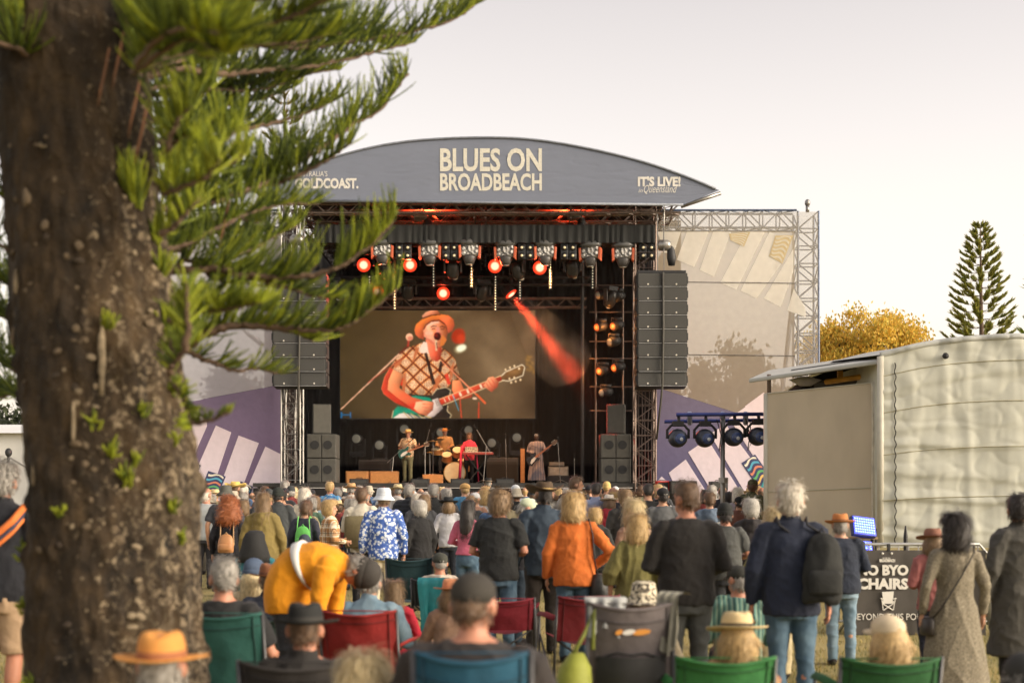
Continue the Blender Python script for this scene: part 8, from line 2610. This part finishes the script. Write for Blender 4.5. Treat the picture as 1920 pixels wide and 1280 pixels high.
BYY = 15.15
bar_ = barrier(1555, 1852, BYY, 'crowd barrier that carries the dark sign')
barrier(1856, 2200, BYY - .1, 'crowd barrier behind the long grey coat')
sg = thing('barrier_sign', 'dark brown sign about chairs hung on the crowd barrier', 'sign', W(1690, 1190, BYY - .04))
sgo = sg.location
m = MB(sgo); rows = []
for j in range(13):
    r = []
    for i in range(31):
        x = 1585 + (1848 - 1585) * i / 30; y = 1031 + (1190 - 1031) * j / 12
        r.append(W(x, y, BYY - .04) + Vector((0, -.012 * noise.noise(Vector((i * .3, j * .4, 2))) - .004 * sin(i * .9), 0)))
    rows.append(r)
m.loft(rows[::-1], cap=False, closed=False); m.loft([[p + Vector((0, .006, 0)) for p in r] for r in rows], cap=False, closed=False)
sb = m.build('banner_sheet', mat('sign_brown', (.055, .048, .040), .6, var=.1, bump=.1), sg, True)
SGW = mat('sign_white', (.66, .64, .58), .7, var=.05)
for body, x0, y0, x1, y1, bold in (('NO BYO', 1607, 1058, 1702, 1078, .05), ('CHAIRS', 1607, 1083, 1702, 1104, .05), ('BEYOND THIS POINT', 1598, 1149, 1742, 1161, .0), ('F', 1634, 1166, 1641, 1178, .0), ('BLUES ON', 1654, 1044, 1668, 1047, .0), ('BROADBEACH', 1648, 1047, 1677, 1053, .05)):
    lettering(body, x0, y0, x1, y1, BYY - .04, SGW, sb, sgo, depth=.004, bold=bold, dy=-.022)
m = MB(sgo)
def pz(pts): m.prism([W(x, y, BYY - .064) for x, y in pts], (0, .004, 0))
pz([(1654, 1109), (1676, 1108), (1674, 1126), (1656, 1126)]); pz([(1654, 1126), (1677, 1126), (1677, 1131), (1654, 1131)])
for p_, q_ in (((1655, 1131), (1674, 1143)), ((1675, 1131), (1657, 1143)), ((1653, 1120), (1656, 1143)), ((1679, 1120), (1675, 1143)), ((1651, 1121), (1656, 1122)), ((1675, 1122), (1681, 1121))):
    m.tube([W(*p_, BYY - .062), W(*q_, BYY - .062)], .007, 5)
m.build('chair_symbol', SGW, sb)
m = MB(sgo)
for x in (1655, 1672): m.ell(W(x, 1037, BYY - .062), (.014, .008, .014), nu=8, nv=5)
m.build('eyelet_row', SGW, sb, True)
m = MB(sgo); m.box(W(1666, 1026, BYY - .03), (.03, .04, .09)); m.build('tie', DARK, sg)
# slim pole by the tent wall
t = thing('antenna_pole', 'short black pole at the foot of the tent wall behind the sign', 'pole', W(1698, 1030, 18.0)); t.location.z = 0
m = MB(t.location); m.tube([(t.location.x, 18, 0), (t.location.x, 18, W(0, 1005, 18).z), (t.location.x, 18, W(0, 985, 18).z)], [.03, .03, .01], 6); m.build('pole', DARK, t)

# ------------------------------------------------------------------ grass that shows between the feet
rg_ = np.random.RandomState(4)
n = 52000
Yg = 10.8 + 16 * rg_.rand(n) ** 1.6
Xg = (rg_.rand(n) * 2000 - 20 - CX) * Yg / FPX
keep = np.array([noise.noise(Vector((x * .9, y * .9, 0))) + .35 * noise.noise(Vector((x * 4, y * 4, 2))) for x, y in zip(Xg, Yg)]) > -.45 + .2 * rg_.rand(n)
Xg, Yg = Xg[keep], Yg[keep]
n = len(Xg)
hg = .025 + .035 * rg_.rand(n); an = rg_.rand(n) * 6.28; ln_ = rg_.randn(n, 2) * .018
wv = .0035
vs = np.zeros((n, 3, 3))
vs[:, 0] = np.stack([Xg - wv * np.cos(an), Yg - wv * np.sin(an), np.zeros(n)], 1)
vs[:, 1] = np.stack([Xg + wv * np.cos(an), Yg + wv * np.sin(an), np.zeros(n)], 1)
vs[:, 2] = np.stack([Xg + ln_[:, 0], Yg + ln_[:, 1], hg], 1)
me = bpy.data.meshes.new('grass')
me.from_pydata(vs.reshape(-1, 3).tolist(), [], [(3 * i, 3 * i + 1, 3 * i + 2) for i in range(n)])
me.materials.append(leafmat('blade_dry', (.36, .28, .09), trans=.3)); me.materials.append(leafmat('blade_green', (.13, .15, .035), trans=.3))
me.polygons.foreach_set('material_index', (rg_.rand(n) > .55).astype(np.int32))
go = bpy.data.objects.new('grass', me); COL.objects.link(go)
tag(go, 'dry yellow green lawn grass between chairs and feet', 'grass', kind='stuff')
print('SCRIPT objects', len(COL.objects), 'tris', sum(len(m_.polygons) for m_ in bpy.data.meshes))
